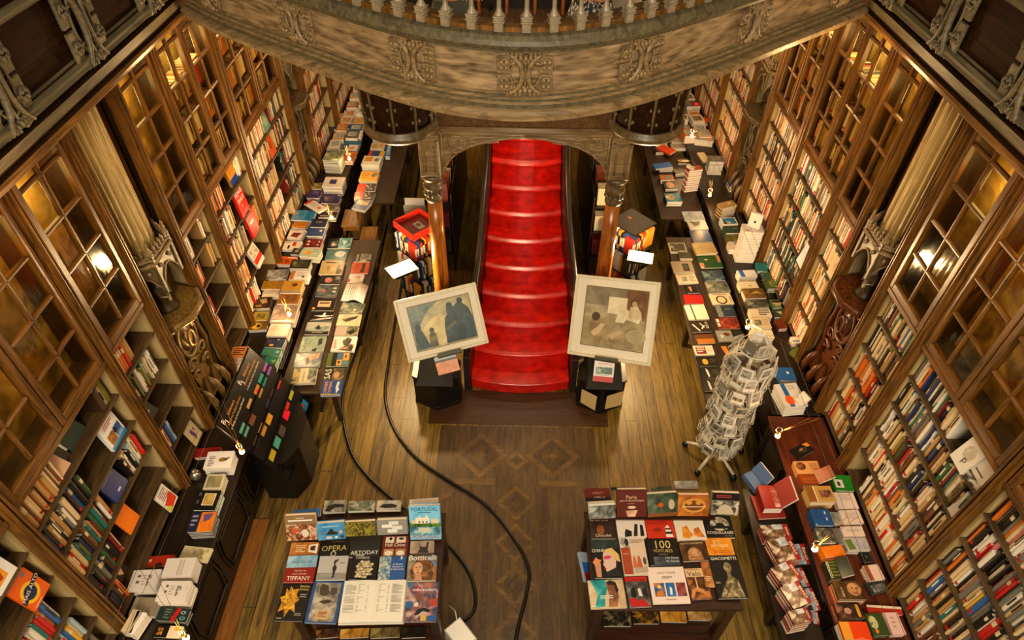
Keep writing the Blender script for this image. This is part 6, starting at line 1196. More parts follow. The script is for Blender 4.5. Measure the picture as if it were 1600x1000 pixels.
# town guides
G4 = 'town guides on the narrow bench'
BR = [('r',0,0,.8,1,('2c1c10','7a5c40','d8ccb8',12.)),('r',.42,.0,.8,.34,('8a9098','b8bcc0','d8d8d8',8.)),('r',.8,0,1,1,'8a1c14'),('t',.9,.5,.56,'BRAGA','e8d8b0',-90)]
BB = [('r',0,0,.62,1,('34507c','7c8c9c','c8c0b0',9.)),('r',.62,0,1,1,'94201a'),('t',.8,.5,.62,'BRAGA','e8d8b0',-90)]
many([
 ('G',(252,866,520,856,612,1010,282,1030),'g',3,'7c1c14',BR,'town guide with red title band, furthest of its row',{'under':['d8c8b0','8a1c14']}),
 ('H',(160,150,380,118,450,330,216,460),'g',4,'7c1c14',BR,'town guide with red title band, second of its row',{'under':['d8c8b0','8a1c14']}),
 ('H',(216,470,380,330,452,560,260,680),'g',5,'7c1c14',BR,'town guide with red title band, third of its row',{'under':['d8c8b0','8a1c14']}),
 ('H',(318,664,478,552,538,800,356,910),'g',6,'7c1c14',BR,'town guide with red title band, fourth of its row',{'under':['d8c8b0','8a1c14']}),
 ('H',(356,920,538,832,600,1010,386,1040),'g',7,'7c1c14',BR,'town guide with red title band, nearest of its row',{'under':['d8c8b0','8a1c14']}),
], .552, G4, .024)
many([
 ('H',(386,200,520,190,582,406,432,420),'g',0,'34507c',BB,'blue town guide poking out, furthest from the near end'),
 ('H',(430,448,500,440,560,640,470,660),'g',0,'2c3c64',BB,'blue town guide almost hidden in the middle'),
 ('H',(540,660,606,650,664,884,580,906),'g',0,'8a1c18',BB,'blue and red town guide poking out by the dark gap'),
 ('H',(586,880,640,900,680,1030,600,1040),'g',0,'94201a',BB,'red town guide poking out, nearest'),
], .552, G4, .014)
def opened(px, z, th, cov, inner, lab, angle, n=2, cat='book', cov2=None, items=None, items2=None, hinge='R'):
    """a book whose front board stands open at an angle"""
    M, w, d = frame_of(px, z+th)
    o = thing('opened_book', lab, cat, M=M)
    a, b = slab(w, d, th, mat_of(cov)); a.build('cover', o); b.build('page_block', o)
    m = MB(); m.box(-w/2+.004, -d/2+.004, 0, w/2-.004, d/2-.004, .0012, mat_of(inner)); pg = m.build('top_page', o)
    if items: cover_art(items, w, d, o, .0014)
    sx = 1 if hinge == 'R' else -1
    Mb = Matrix.Translation((sx*w/2, 0, .001)) @ Matrix.Rotation(-sx*angle, 4, 'Y')
    m = MB(); m.box(0, -d/2, 0, sx*w, d/2, .022, PAGEW, Mb); m.box(0, -d/2-.002, .022, sx*w, d/2+.002, .026, mat_of(cov2 or cov), Mb); m.box(0, -d/2, -.001, sx*w, d/2, .0, mat_of(inner), Mb); rb = m.build('raised_half', o)
    return o
opened(zq('G', (238,462,438,452,470,690,284,700)), .582, .09, '8a1c14', '9a1c14', 'red book standing half open on a red stack', math.radians(58), items=[('r', .6,.1,1,.95,('c8786c','8a1c14','d8b0a0',9.))])
for i in range(3):
    book('h', zq('G', (170,560,440,540,540,790,206,820)), .552, .028, '8a2418', [], '%s red volume in the stack beneath the half open red book' % ordinal(i+1), 'red volumes under the open one', n=0, shrink=.93) if i == 0 else None
opened(zq('G', (124,320,224,300,250,440,170,540)), .552, .06, '4a6088', '5c7498', 'pale blue book standing half open behind the red stack', math.radians(55))
opened(zq('G', (662,332,806,330,880,440,690,462)), .752, .07, '8a3c10', '8a3c10', 'opened brown book with its cover raised', math.radians(40), items=[('s', .1,.4,.9,.9,4,'a85c2c')])
opened(zq('H', (732,378,846,372,900,556,782,568)), .752, .09, '1c2410', '242c14', 'opened dark green book with white lettered edges', math.radians(35), items=[('s', .3,.05,.9,.95,5,'5c5c24'), ('t', .12,.5,.9,'PERDIDOS','e0d8b0',-90)])
opened(zq('F', (1300,810,1330,790,1400,870,1320,900)), .90, .02, 'd8d0c4', 'e0d8cc', 'white board held up behind the orange ball book', math.radians(60))
# white tower with a book standing on it
book('h', zq('D', (1002,664,1220,672,1216,752,1010,752)), .752, .036, 'd4cac0', [('r', .1,.7,.3,.85,'8a8278')], 'white book topping the tall white tower', H1, n=12, under=['d8d0c8', 'ccc2b8'])
c = pz(1010+.15*1130, 250+.15*730, .752+.036*13)
m = MB(); m.cbox(-.02, -.075, 0, .02, .075, .2, .004, flat('d4cac0', .4)); m.box(.0205, -.012, .07, .021, .012, .1, INK); m.box(-.0215, -.012, .07, -.0205, .012, .1, INK)
o = m.build('hardback', None, Matrix.Translation(c+Vector((0, .06, .001))) @ Matrix.Rotation(1.0, 4, 'Z')); tag(o, 'white book standing upright on the tall white tower', 'book')
# curled white sheet
M, w, d = frame_of(zq('B', (1100,560,1332,572,1346,758,1128,714)), LB_+.05)
m = MB(); nn = 10
for i in range(nn):
    x0, x1 = -w/2+w*i/nn, -w/2+w*(i+1)/nn; zc = lambda x: .02*math.cos(5*x/w)+.012*math.sin(9*x/w)
    m.add([(x0, -d/2, zc(x0)), (x1, -d/2, zc(x1)), (x1, d/2, zc(x1)+.01), (x0, d/2, zc(x0)+.01)], [(0, 1, 2, 3)], WHITE, True)
    for q in range(7):
        y = d/2-.05-q*.03; m.add([(x0, y-.002, zc(x0)+.008), (x1, y-.002, zc(x1)+.008), (x1, y+.002, zc(x1)+.008), (x0, y+.002, zc(x0)+.008)], [(0, 1, 2, 3)], flat('b8b4b8', .7)) if 0 < i < nn-1 else None
so = m.build('paper_sheet', None, M); tag(so, 'curled white printed sheet on the military bench', 'paper')
sd = so.modifiers.new('thick', 'SOLIDIFY'); sd.thickness = .001
# generic far ends of the two counters
for s_, cols, wn in ((-1, (-2.78, -2.56), 'red-book wall'), (1, (2.88, 2.64), 'rack-side wall')):
    for ci_, x_ in enumerate(cols):
        k_ = 0
        for yy in np.arange(8.9 if s_ < 0 else 9.4, 12.0, .27):
            k_ += 1; cc = R.choice(['c87028', 'd8c8b0', 'c8a070', '3c5c78', 'd8a050', 'e0d8cc', '5c4a34', 'a88458'])
            w_, d_, t_ = R.uniform(.15, .2), R.uniform(.2, .25), R.uniform(.04, .14)
            a, b = slab(w_, d_, t_, flat(cc, .4)); o = a.build('bound_book', None, Matrix.Translation((x_, yy, .752+t_)) @ Matrix.Rotation(R.uniform(-.12, .12), 4, 'Z')); b.build('page_block', o)
            cover_art([('r', .12, .15, .88, .8, R.choice([('8a5c34', 'c89c68', 'e8d4b0', 9.), ('3a2c20', '8a7458', 'c8b088', 9.), ('5c7c88', 'a8b4a8', 'd8c8a8', 9.)]))], w_, d_, o)
            tag(o, '%s far-end book, %s row, counter of the %s' % (ordinal(k_), ['inner', 'outer'][ci_], wn), 'book', 'books at the far ends of the counters')
# ---- face-out books in the cases
def facing(s, y, z, w, h, th, cov, items, lab, lean=.18, out=-.06, yaw=0.0):
    """a book shown cover outwards on a shelf, leaning back"""
    # local x along the wall (reader's left to right), local y up the cover, local z towards the room
    ex = Vector((0, -s, 0)) if s > 0 else Vector((0, 1, 0)); nz = Vector((-s*math.cos(lean), 0, math.sin(lean))); ey = nz.cross(ex)
    Rm = Matrix((ex, ey, nz)).transposed().to_4x4()
    Rm = Matrix.Rotation(yaw, 4, 'Z') @ Rm
    c = Vector((XB[s]-s*out, y, z+.002+th*math.sin(lean))) + Rm.to_3x3() @ Vector((0, h/2, 0))
    Rm.translation = c
    m, p = slab(w, h, th, mat_of(cov)); o = m.build('hardback', None, Rm); tag(o, lab, 'book', 'books shown cover outwards'); p.build('page_block', o)
    if items: cover_art(items, w, h, o)
    return o
facing(-1, 2.84, SH[1], .2, .27, .03, 'e4e0dc', [('r',0,0,1,.1,'1c78b0'),('r',0,.86,1,1,'1c78b0'),('s',.2,.18,.8,.36,3,'a84c3c'),('p',[(.12,.5),(.5,.5),(.5,.86),(.12,.86)],('3a2010','8a5424','c88c44',9.)),('r',.54,.48,.92,.84,('1c3c80','24549c','8aa8d8',9.)),('e',.6,.6,.1,.1,'14141c')], 'white and blue book shown cover outwards above the navy one', .12, -.04)
facing(-1, 2.60, SH[2], .19, .26, .028, '22306c', [('t',.5,.1,.7,'DROGARIA\nGERAL','e0dce8'),('s',.1,.3,.9,.34,1,'8a94c0'),('r',.4,.8,.6,.86,'c8c8d8')], 'navy book shown cover outwards with white lettering', .3, -.05)
facing(-1, 2.50, SH[3], .16, .2, .014, 'e07418', [], 'plain orange book shown cover outwards', .25, -.04)
facing(-1, 2.86, SH[4]+.02, .15, .22, .012, 'e4dcd0', [('s',.2,.1,.9,.5,5,'8a3c5c'),('p',[(.1,.6),(.9,.4),(.95,.9),(.3,.95)],'d8401c'),('p',[(0,.7),(.3,.8),(.3,1),(0,1)],'c8c848')], 'white, red and lime book shown cover outwards on the lowest shelf', .3, .02)
facing(-1, 2.18, SH[4]+.16, .12, .16, .01, '1a120c', [('p',[(.3,.2),(.6,.1),(.7,.6),(.5,.9),(.3,.7)],('8a5a34','c8986a','3a2010',12.))], 'dark figure postcard book on the lowest shelf', .3, -.05)
facing(-1, 2.62, SH[0], .2, .22, .02, '12302c', [], 'dark teal book leaning open on the top shelf', .5, -.1); facing(-1, 2.40, SH[0], .2, .22, .02, '241f1c', [], 'black book leaning open on the top shelf', .5, -.1)
facing(-1, 2.50, SH[0]+.03, .16, .22, .004, 'e0dcd0', [], 'white leaf tucked between the dark leaning books', .4, -.12); facing(-1, 2.34, SH[0], .17, .2, .016, 'c89c80', [], 'salmon book leaning at the black one', .6, -.06)
facing(-1, 1.62, SH[0], .17, .24, .02, 'e4e2de', [('s',.1,.12,.8,.3,2,'5c5c60'),('r',.2,.5,.7,.85,'e0942c'),('p',[(.3,.55),(.6,.6),(.5,.8),(.35,.75)],'a83c14')], 'white book with an amber square shown cover outwards', .2, -.02)
facing(-1, 1.66, SH[1], .17, .25, .02, 'dc5c14', [('e',.44,.56,.38,.3,'e8b41c'),('e',.44,.56,.26,.2,'1c2c50'),('p',[(.0,.52),(1,.36),(1,.5),(0,.68)],'1c2444'),('t',.55,.5,.7,'MAIS ALTO','f0e8d8',9),('r',.7,.06,.84,.14,'3c78b0'),('s',.1,.92,.5,.96,1,'f0e0c8')], 'orange book with a big yellow ring shown cover outwards', .2, .0)
facing(-1, 3.30, SH[2], .18, .17, .02, '0c0a0a', [('p',[(.2,.3),(.3,.2),(.4,.3),(.3,.4)],'e0d8c8'),('p',[(.5,.6),(.6,.5),(.7,.6),(.6,.7)],'d8d0c0'),('p',[(.7,.2),(.8,.12),(.9,.2),(.8,.3)],'c8c0b0'),('e',.3,.75,.06,.06,'d8d0c0')], 'black book with white stars shown cover outwards', .6, -.1)
facing(-1, 3.52, SH[4]+.04, .15, .2, .012, 'd0b890', [('p',[(.3,.3),(.5,.2),(.6,.7),(.4,.9)],'6a4484'),('p',[(.6,.3),(.8,.3),(.7,.6)],'8a5c94')], 'tan book with violet shapes shown cover outwards', .25, .0)
facing(-1, 5.78, SH[1], .21, .27, .03, 'c81c14', [('t',.5,.22,.84,'FENG\nSHUI','f0e4d8'),('e',.4,.6,.1,.05,'d88a6c'),('s',.3,.85,.8,.9,1,'e8a890')], 'red upright book with two words in white capitals', .1, .0)
facing(-1, 5.86, SH[2], .2, .25, .03, 'c4140c', [('r',.25,.3,.7,.42,'e8e0d8')], 'plain red book below the red upright book', .1, .0)
facing(-1, 5.72, SH[3], .2, .24, .03, 'd0c8b8', [('r',0,.55,1,.8,'c81c10'),('r',.1,.1,.9,.5,('5c5040','c8bca8','8a8070',12.))], 'white and red book lowest of the red trio', .35, .02)
facing(-1, 5.86, SH[0], .18, .24, .03, 'c88428', [('r',0,.7,1,1,'1c3c8c')], 'amber and blue book above the red trio', .15, -.05)
facing(-1, 7.0, SH[0], .18, .22, .02, '6a8c80', [('e',.5,.5,.3,.3,('c8a058','8ab0a0','4a7c78',9.))], 'sea green picture book on the far top shelf', .2, -.03)
facing(-1, 6.98, SH[1], .19, .26, .02, 'd0581c', [('e',.5,.5,.2,.2,'a83c10')], 'orange picture book on the far second shelf', .2, -.03)
facing(1, 2.40, SH[0], .17, .24, .02, 'dcd4c8', [('r',0,.7,1,1,('16140f','4a4640','d8d4c8',12.)),('s',.1,.5,.6,.6,1,'3a3630')], 'white and black book at the dark end of the top shelf', .2, -.01)
facing(1, 2.56, SH[0], .16, .25, .02, 'd8d0c4', [('e',.5,.45,.3,.24,('c8b8a0','a8a088','e0d8c8',9.)),('t',.6,.66,.2,'p','2a241c')], 'white book with a leaf drawing and single letter', .25, .01)
facing(1, 2.34, SH[1], .15, .2, .02, 'c8c4bc', [], 'white booklet wedged at the near end of the second shelf', .3, -.02)
facing(1, 5.42, SH[0], .15, .22, .02, 'd8ccbc', [('p',[(.3,.4),(.4,.5),(.5,.4),(.6,.4),(.5,.55),(.6,.66),(.5,.66),(.4,.58),(.3,.66),(.36,.54)],'241f18'),('r',0,.9,1,1,'241f18')], 'white book with a black mark at the row end', .2, -.01)
facing(1, 5.48, SH[2], .17, .24, .02, 'd8d8dc', [], 'plain white book facing out low in the packed bookcase', .2, .01)
facing(1, 4.90, SH[1], .15, .22, .02, 'd0b48c', [('e',.5,.45,.3,.26,('a8805c','c8a480','8a6040',9.))], 'tan face cover book beside the mahogany niche', .2, -.01)
# ------------------------------------------------------------------ framed pictures on their stands
def pnp(px, zb):
    r = [ray(*p) for p in px]
    A = np.array([r[0], -r[1], r[2], -r[3]]).T; t = np.linalg.svd(A)[2][-1]; t = t/t[0]
    P = np.array([t[i]*r[i] for i in range(4)]); k = (zb-H)/((P[2][2]+P[3][2])/2); P = P*k + np.array([0, 0, H])
    P = [Vector(p) for p in P]; c = sum(P, Vector())/4
    U = (P[1]-P[0]+P[2]-P[3])/2; V = (P[0]-P[3]+P[1]-P[2])/2; ex = U.normalized(); nz = ex.cross(V).normalized(); ey = nz.cross(ex)
    h = (ey+V.normalized()).normalized(); ex = (ex+h.cross(nz)).normalized(); ey = nz.cross(ex)
    M = Matrix((ex, ey, nz)).transposed().to_4x4(); M.translation = c
    return M, U.length, V.length
FRAMEM = flat('cfc6a6', .4); MATB = flat('ddd2bc', .8); FRAME2 = flat('9a9268', .4)
def picture(px, zb, lab, items, base, bx0, bx1):
    M, w, d = pnp(px, zb)
    o = thing('framed_picture', lab, 'picture', M=M); fw = .03
    m = MB()
    for a in ((-w/2, -d/2, -w/2+fw, d/2), (w/2-fw, -d/2, w/2, d/2), (-w/2+fw, -d/2, w/2-fw, -d/2+fw), (-w/2+fw, d/2-fw, w/2-fw, d/2)):
        m.cbox(a[0], a[1], -.02, a[2], a[3], .014, .005, FRAMEM)
    m.box(-w/2+.004, -d/2+.004, -.024, w/2-.004, d/2-.004, -.012, FRAME2)
    m.build('frame', o)
    m = MB(); m.box(-w/2+fw, -d/2+fw, -.012, w/2-fw, d/2-fw, -.004, MATB); m.build('mount', o)
    iw, ih = w*(bx1[0]-bx0[0]), d*(bx1[1]-bx0[1])
    m = MB(); b = .008; cx, cy = w*((bx0[0]+bx1[0])/2-.5), d*(.5-(bx0[1]+bx1[1])/2)
    for a in ((-iw/2-b, -ih/2-b, -iw/2, ih/2+b), (iw/2, -ih/2-b, iw/2+b, ih/2+b), (-iw/2, -ih/2-b, iw/2, -ih/2), (-iw/2, ih/2, iw/2, ih/2+b)): m.box(cx+a[0], cy+a[1], -.004, cx+a[2], cy+a[3], .001, flat('7a683c', .5))
    m.build('mount_edge', o)
    art_o = MB(); art_o.box(-iw/2, -ih/2, -.004, iw/2, ih/2, -.001, mat_of(base)); a_ = art_o.build('print', o); a_.location = (cx, cy, 0)
    cover_art(items, iw, ih, a_, -.001)
    return M, w, d
PL = picture([(617,472),(745,439),(761,535),(636,569)], 1.1, 'white framed picture of a dark blue group beside an ochre arch, tilted on its stand', [
    ('r',0,0,1,1,('8a8058','a89a68','beb080',5.)), ('p',[(0,.0),(.5,0),(.3,.16),(.1,.5),(0,.62)],('3c4c44','56645a','6c7862',6.)), ('p',[(.12,.86),(.2,.5),(.34,.34),(.5,.3),(.6,.4),(.56,.9),(.3,.98),(.12,.98)],('b09a5c','c8b478','d4c48c',5.)),
    ('p',[(.5,.98),(.52,.6),(.55,.4),(.6,.34),(.6,.2),(.66,.14),(.72,.2),(.76,.16),(.84,.1),(.9,.2),(.96,.3),(1,.5),(1,.98)],('14262a','20363a','2c464a',7.)), ('e',.66,.15,.05,.07,'24383c'),('e',.84,.1,.045,.07,'1c2c30'),('e',.75,.24,.04,.06,'31484c'),('p',[(.0,.98),(.02,.6),(.08,.5),(.14,.56),(.2,.8),(.24,.98)],('1c3032','284044','3a5450',7.)), ('e',.09,.48,.05,.07,'2a3c3c'),('p',[(.22,.98),(.24,.7),(.3,.62),(.36,.7),(.36,.98)],('3c3a24','5a5434','7c7048',7.)), ('e',.3,.6,.04,.06,'4a4430'), ('p',[(.52,.64),(.7,.5),(.74,.56),(.56,.7)],'5c5c44')], ('8a8058','a89a68','beb080',5.), (.14,.15), (.88,.86))
PR = picture([(903,429),(1035,441),(1015,572),(885,553)], 1.1, 'white framed picture of pale reclining figures, tilted on its stand', [
    ('r',0,0,1,1,('8a7c60','9c8e70','ac9e80',5.)), ('r',0,0,.66,.3,('6c6450','7c7058','8c8064',5.)), ('r',.66,0,1,.5,('5c3c1c','74502c','8a683c',5.)), ('r',.38,.14,.68,.42,('c8bc98','d8ccaa','e0d6b8',4.)), ('p',[(0,.98),(0,.66),(.2,.56),(.5,.5),(.8,.46),(1,.5),(1,.98)],('7c6c4c','92825e','a49672',6.)),
    ('p',[(.1,.7),(.14,.52),(.24,.46),(.36,.52),(.46,.62),(.66,.66),(.74,.8),(.6,.92),(.36,.9),(.16,.84)],('7a6444','94805c','a8946c',6.)), ('e',.2,.5,.07,.075,'4a3c2a'), ('p',[(.14,.78),(.3,.6),(.36,.62),(.28,.78),(.2,.84)],'c0a884'), ('p',[(.44,.8),(.6,.68),(.68,.72),(.5,.86)],'b8a07c'),
    ('p',[(.52,.56),(.56,.34),(.66,.3),(.82,.42),(.92,.46),(.9,.54),(.7,.5),(.66,.56)],('c0b490','d2c8a6','ded6b8',6.)), ('p',[(.72,.46),(.74,.28),(.84,.24),(.92,.36),(.94,.48)],('b09c74','c4b48e','d0c29c',6.)), ('e',.79,.2,.055,.06,'4a3a2c'),('e',.8,.22,.04,.045,'b09470'), ('e',.88,.76,.16,.12,('9a8c6a','a89a78','b0a482',5.))], ('8a7c60','9c8e70','ac9e80',5.), (.15,.13), (.88,.85))
def stand(M, w, d, x, y, lab, window):
    t = thing('picture_stand', lab, 'stand')
    hexa = lambda r, q=0: [(x+r*math.cos(q+PI/3*k), y+r*.82*math.sin(q+PI/3*k)) for k in range(6)]
    m = MB(); m.prism(hexa(.30, .52), 0, .05, BLACK); m.prism(hexa(.29, .52), .05, .42, BLACK); m.build('plinth', t, bevel=.008)
    m = MB(); m.prism(hexa(.30, .52), .42, .45, BLACK)
    vs = [(x-.2, y-.26, .45), (x+.2, y-.26, .45), (x+.2, y+.16, .45), (x-.2, y+.16, .45), (x-.17, y-.18, .5), (x+.17, y-.18, .5), (x+.17, y+.16, .72), (x-.17, y+.16, .72)]
    m.add(vs, [(0,1,5,4), (1,2,6,5), (2,3,7,6), (3,0,4,7), (4,5,6,7), (0,3,2,1)], BLACK); m.build('sloped_head', t)
    bot = M @ Vector((0, -d/2, -.03)); top = M @ Vector((0, d*.2, -.04))
    m = MB(); m.tube([(x, y+.1, .6), (bot.x, bot.y+.12, bot.z-.05), (top.x, top.y+.02, top.z)], .028, BLACK, 8); m.build('post', t)
    Ml = M @ Matrix.Translation((0, -d/2, 0)); m = MB(); m.cbox(-.12, -.018, -.05, .12, 0, .06, .003, flat('4a4434', .4), Ml); m.cbox(-.12, -.018, .05, .12, .03, .06, .003, flat('4a4434', .4), Ml); m.build('ledge', t)
    if window:  # lit side windows of the plinth, their light put into a pale colour
        for (a, b) in (((-.22, -.17), (-.06, -.255)), ((.03, -.26), (.22, -.17))):
            m = MB(); pa = Vector((x+a[0], y+a[1]-.0, 0)); pb = Vector((x+b[0], y+b[1]-.0, 0)); n_ = Vector((pb.y-pa.y, -(pb.x-pa.x), 0)).normalized()
            if n_.y > 0: n_ = -n_
            off = n_*.022
            m.add([pa+off+Vector((0,0,.14)), pb+off+Vector((0,0,.1)), pb+off+Vector((0,0,.34)), pa+off+Vector((0,0,.36))], [(0,1,2,3)], flat('c8ac74', .4)); w_ = m.build('lit_panel', t); w_['label'] = 'pale plinth panel coloured as a lit window'
            sd_ = w_.modifiers.new('t', 'SOLIDIFY'); sd_.thickness = .006
    return t
stand(*PL, -.86, 4.80, 'black faceted stand carrying the picture of the dark blue group', False)
stand(*PR, .97, 4.80, 'black faceted stand with two panels coloured as lit windows carrying the reclining figures picture', True)
book('p', [(680,560),(713,549),(718,578),(683,588)], .90, .012, 'c86c28', [('r',0,0,1,.2,'a8b4bc'),('r',0,.2,1,.32,'4a4038'),('r',0,.32,1,1,('b8602c','cc7838','d88c4c',6.)),('s',.4,.55,.6,.6,1,'8a4a20')], 'orange and pale blue booklet propped under the dark blue group picture', lean=.9)
book('p', [(930,563),(962,566),(957,598),(925,596)], .90, .012, 'e4dcd4', [('t',.55,.12,.7,'MAGAZON','b82c1c'),('r',.08,.28,.92,.62,('1c2c1c','4a6a4a','a8b8a0',14.)),('r',0,.74,1,1,'b8140c'),('s',.1,.66,.8,.71,1,'6a6a64')], 'white and red leaflet propped under the reclining figures picture', lean=.9)

# ------------------------------------------------------------------ floodlights beside the columns
def flood(px, z, sx, lab, foot):
    P = [pz(a, b, z) for a, b in px]; c = sum(P, Vector())/4
    M, w, d = frame_of(px, z)
    t = thing('floodlight', lab, 'lamp', M=M)
    m = MB(); m.prism([(-w/2*.7, -d/2*.7), (w/2*.7, -d/2*.7), (w/2*.7, d/2*.7), (-w/2*.7, d/2*.7)], -.07, -.05, BLACK)
    vs = []
    for k, (sc, zz) in enumerate(((.7, -.05), (1.04, 0.0))):
        for a, b in ((-1,-1), (1,-1), (1,1), (-1,1)): vs.append((a*w/2*sc, b*d/2*sc, zz))
    m.add(vs, [(0,1,5,4), (1,2,6,5), (2,3,7,6), (3,0,4,7)], BLACK); m.build('housing', t)
    m = MB(); m.box(-w/2, -d/2, -.008, w/2, d/2, -.002, emit('ffcf80', 12)); g = m.build('glowing_glass', t); g['label'] = 'bright glowing lamp glass'
    m = MB(); Mi = M.inverted(); f = Mi @ Vector(foot); m.tube([(0, 0, -.07), (0, 0, -.16), (f.x, f.y, f.z+.02)], .012, BLACK, 6); m.lathe([(.1, f.z), (.1, f.z+.015), (.02, f.z+.03)], BLACK, (f.x, f.y), 16); m.build('pole', t)
    l = light('flood_glow', 'SPOT', c+Vector((0, 0, .03)), 190, (1, .70, .36), .08); light('flood_spill', 'POINT', c+Vector((0, -.12, .12)), 125, (1, .68, .32), .06); l.data.spot_size = math.radians(150); l.data.spot_blend = .8
    l.rotation_euler = (PI, 0, 0)
    return t
flood([(606,418),(640,404),(652,418),(612,437)], 1.15, -1, 'glaring halogen floodlight beside the book tower with the red lid', (-1.2, 5.6, 0))
flood([(984,391),(1022,396),(1018,412),(980,405)], 1.15, 1, 'glaring halogen floodlight beside the book tower with the black lid', (1.4, 5.9, 0))

# ------------------------------------------------------------------ book towers behind the columns
def tower(px, z, lab, lid, lidmat, tray):
    M, w, d = frame_of(px, z); a = (w+d)/2*.97
    t = thing('book_tower', lab, 'book stand', M=M)
    m = MB()
    if tray:
        m.box(-a/2, -a/2, -.012, a/2, a/2, 0, lidmat)
        for q in ((-a/2, -a/2, -a/2+.015, a/2), (a/2-.015, -a/2, a/2, a/2), (-a/2, -a/2, a/2, -a/2+.015), (-a/2, a/2-.015, a/2, a/2)): m.box(q[0], q[1], 0, q[2], q[3], .075, lidmat)
        m.box(-a/2+.02, -a/2+.02, .0, a/2-.02, a/2-.02, .004, flat('5c0c08', .5)); m.box(-.06, -.02, .004, .09, .07, .012, flat('9a8c78', .5)); m.box(-.03, 0, .012, .03, .05, .014, flat('4a4038', .5))
    else:
        m.box(-a/2, -a/2, -.012, a/2, a/2, .004, lidmat); m.box(-.11, .02, .004, -.06, .045, .0055, flat('c8883c', .4))
        for i in range(6): m.box(-.06+.03*i, -.02-.015*(i % 3), .004, -.055+.03*i, -.016-.015*(i % 3), .005, flat('d8d0c0', .4))
    m.build('lid', t)
    zt = -.02; k = 0; rr = random.Random(4)
    m = MB(); m.cbox(-.03, -.03, -z+.02, .03, .03, -.02, .004, BLACK); m.build('core', t)
    for lev in range(3):
        m = MB(); zc = zt-.33*lev-.31; m.box(-a/2, -a/2, zc-.012, a/2, a/2, zc, BLACK); m.build('shelf', t)
        for side in range(4):
            Ms = Matrix.Rotation(PI/2*side, 4, 'Z'); x = -a/2+.006; i_ = 0
            fd = (M.to_3x3() @ (Ms.to_3x3() @ Vector((0, -1, 0)))); face_ = ('towards the stairs' if fd.x*(-1 if tray else 1) < 0 else 'towards the aisle') + (' front' if fd.y < 0 else ' back')
            while x < a/2-.165:
                th = rr.uniform(.02, .04); hh = rr.uniform(.22, .28); b = MB()
                cc = rr.choice(['e0d8cc', 'd8c8a8', '1a1714', 'b8301c', '2c3c68', 'd8902c', 'e0dcd4', '3a342c']); i_ += 1; cn_ = {'e0': 'white', 'd8': 'cream', '1a': 'black', 'b8': 'red', '2c': 'navy', '3a': 'charcoal'}[cc[:2]]; cn_ = 'amber' if cc == 'd8902c' else cn_
                b.box(x, -a/2+.005, zc+.001, x+th, -a/2+.13, zc+hh, flat(cc, .45), Ms)
                if rr.random() < .5: b.box(x+.004, -a/2+.0035, zc+hh*.25, x+th-.004, -a/2+.005, zc+hh*.75, flat('16120f' if cc[0] in 'ed' else 'e0d4b8', .5), Ms)
                q = b.build('slim_book', None, M); k += 1
                tag(q, '%s spine, %s along, %s row facing %s, %s' % (cn_, ordinal(i_), ['top', 'middle', 'lowest'][lev], face_, lab.replace('tower with the ', 'tower with ')), 'book', 'spines in the '+lab); x += th+.001
                if rr.random() < .1: x += .02
    m = MB(); m.lathe([(.2, -z+.0), (.2, -z+.03), (.05, -z+.05)], BLACK, (0, 0), 20); m.build('foot', t)
tower([(650,328),(678,352),(652,384),(624,352)], 1.10, 'tower with the red tray lid', 'tray', flat('b02414', .4), True)
tower([(988,322),(1022,346),(990,371),(957,350)], 1.10, 'tower with the black square lid', 'flat', BLACK, False)
# grey leaflet holder behind the red lid tower
t = thing('leaflet_holder', 'pale grey leaflet holder standing behind the tower with the red lid', 'holder', (-1.36, 7.35, 0))
m = MB(); m.cbox(-.16, -.02, 0, .16, .02, .95, .004, BLACK); m.build('back_board', t)
for k in range(3):
    m = MB(); z = .35+.22*k; m.box(-.15, -.12, z, .15, -.02, z+.015, flat('a8a090', .5)); m.box(-.15, -.125, z, .15, -.115, z+.13, flat('a8a090', .5)); m.build('pocket', t)
    m = MB(); m.box(-.13, -.105, z+.016, .13, -.05, z+.2, [WHITE, flat('6a3c24', .5), WHITE][k]); q = m.build('leaflet', None, Matrix.Translation((-1.36, 7.35, 0))); tag(q, ['white leaflets in the lowest pocket of the grey holder', 'brown leaflets in the middle pocket of the grey holder', 'white leaflets in the top pocket of the grey holder'][k], 'leaflet')
# dim racks of books under the stair sides
for s, x in ((-1, -.98), (1, 1.1)):
    t = thing('book_rack', 'dim book rack in the shade of the staircase, %s' % ('by the red lid tower' if s < 0 else 'by the black lid tower'), 'rack')
    m = MB(); m.box(x-.14, 7.0, 0, x-.12, 9.4, 1.25, DARK); m.box(x+.12, 7.0, 0, x+.14, 9.4, 1.25, DARK); m.build('ends', t)
    for z in (.3, .7, 1.1):
        m = MB(); m.box(x-.12, 7.0, z-.02, x+.12, 9.4, z, DARK); m.build('shelf', t)
        y = 7.05; i = 0
        while y < 9.3 and i < 12:
            th = R.uniform(.05, .16); b = MB(); hh = R.uniform(.18, .28); cc = R.choice(['5c1c14', '3a3028', 'a89878', '8a3c20', '24201c', 'b8a888'])
            b.box(-.09, 0, 0, .09, th, hh, flat(cc, .5)); q = b.build('old_book', None, Matrix.Translation((x, y, z+.001)) @ Matrix.Rotation(.0, 4, 'X')); i += 1
            tag(q, '%s book from its near end, %s shelf of the dim rack %s' % (ordinal(i), {.3: 'lowest', .7: 'middle', 1.1: 'top'}[z], 'by the red lid' if s < 0 else 'by the black lid'), 'book', 'books in the dim racks'); y += th+R.uniform(.0, .08)

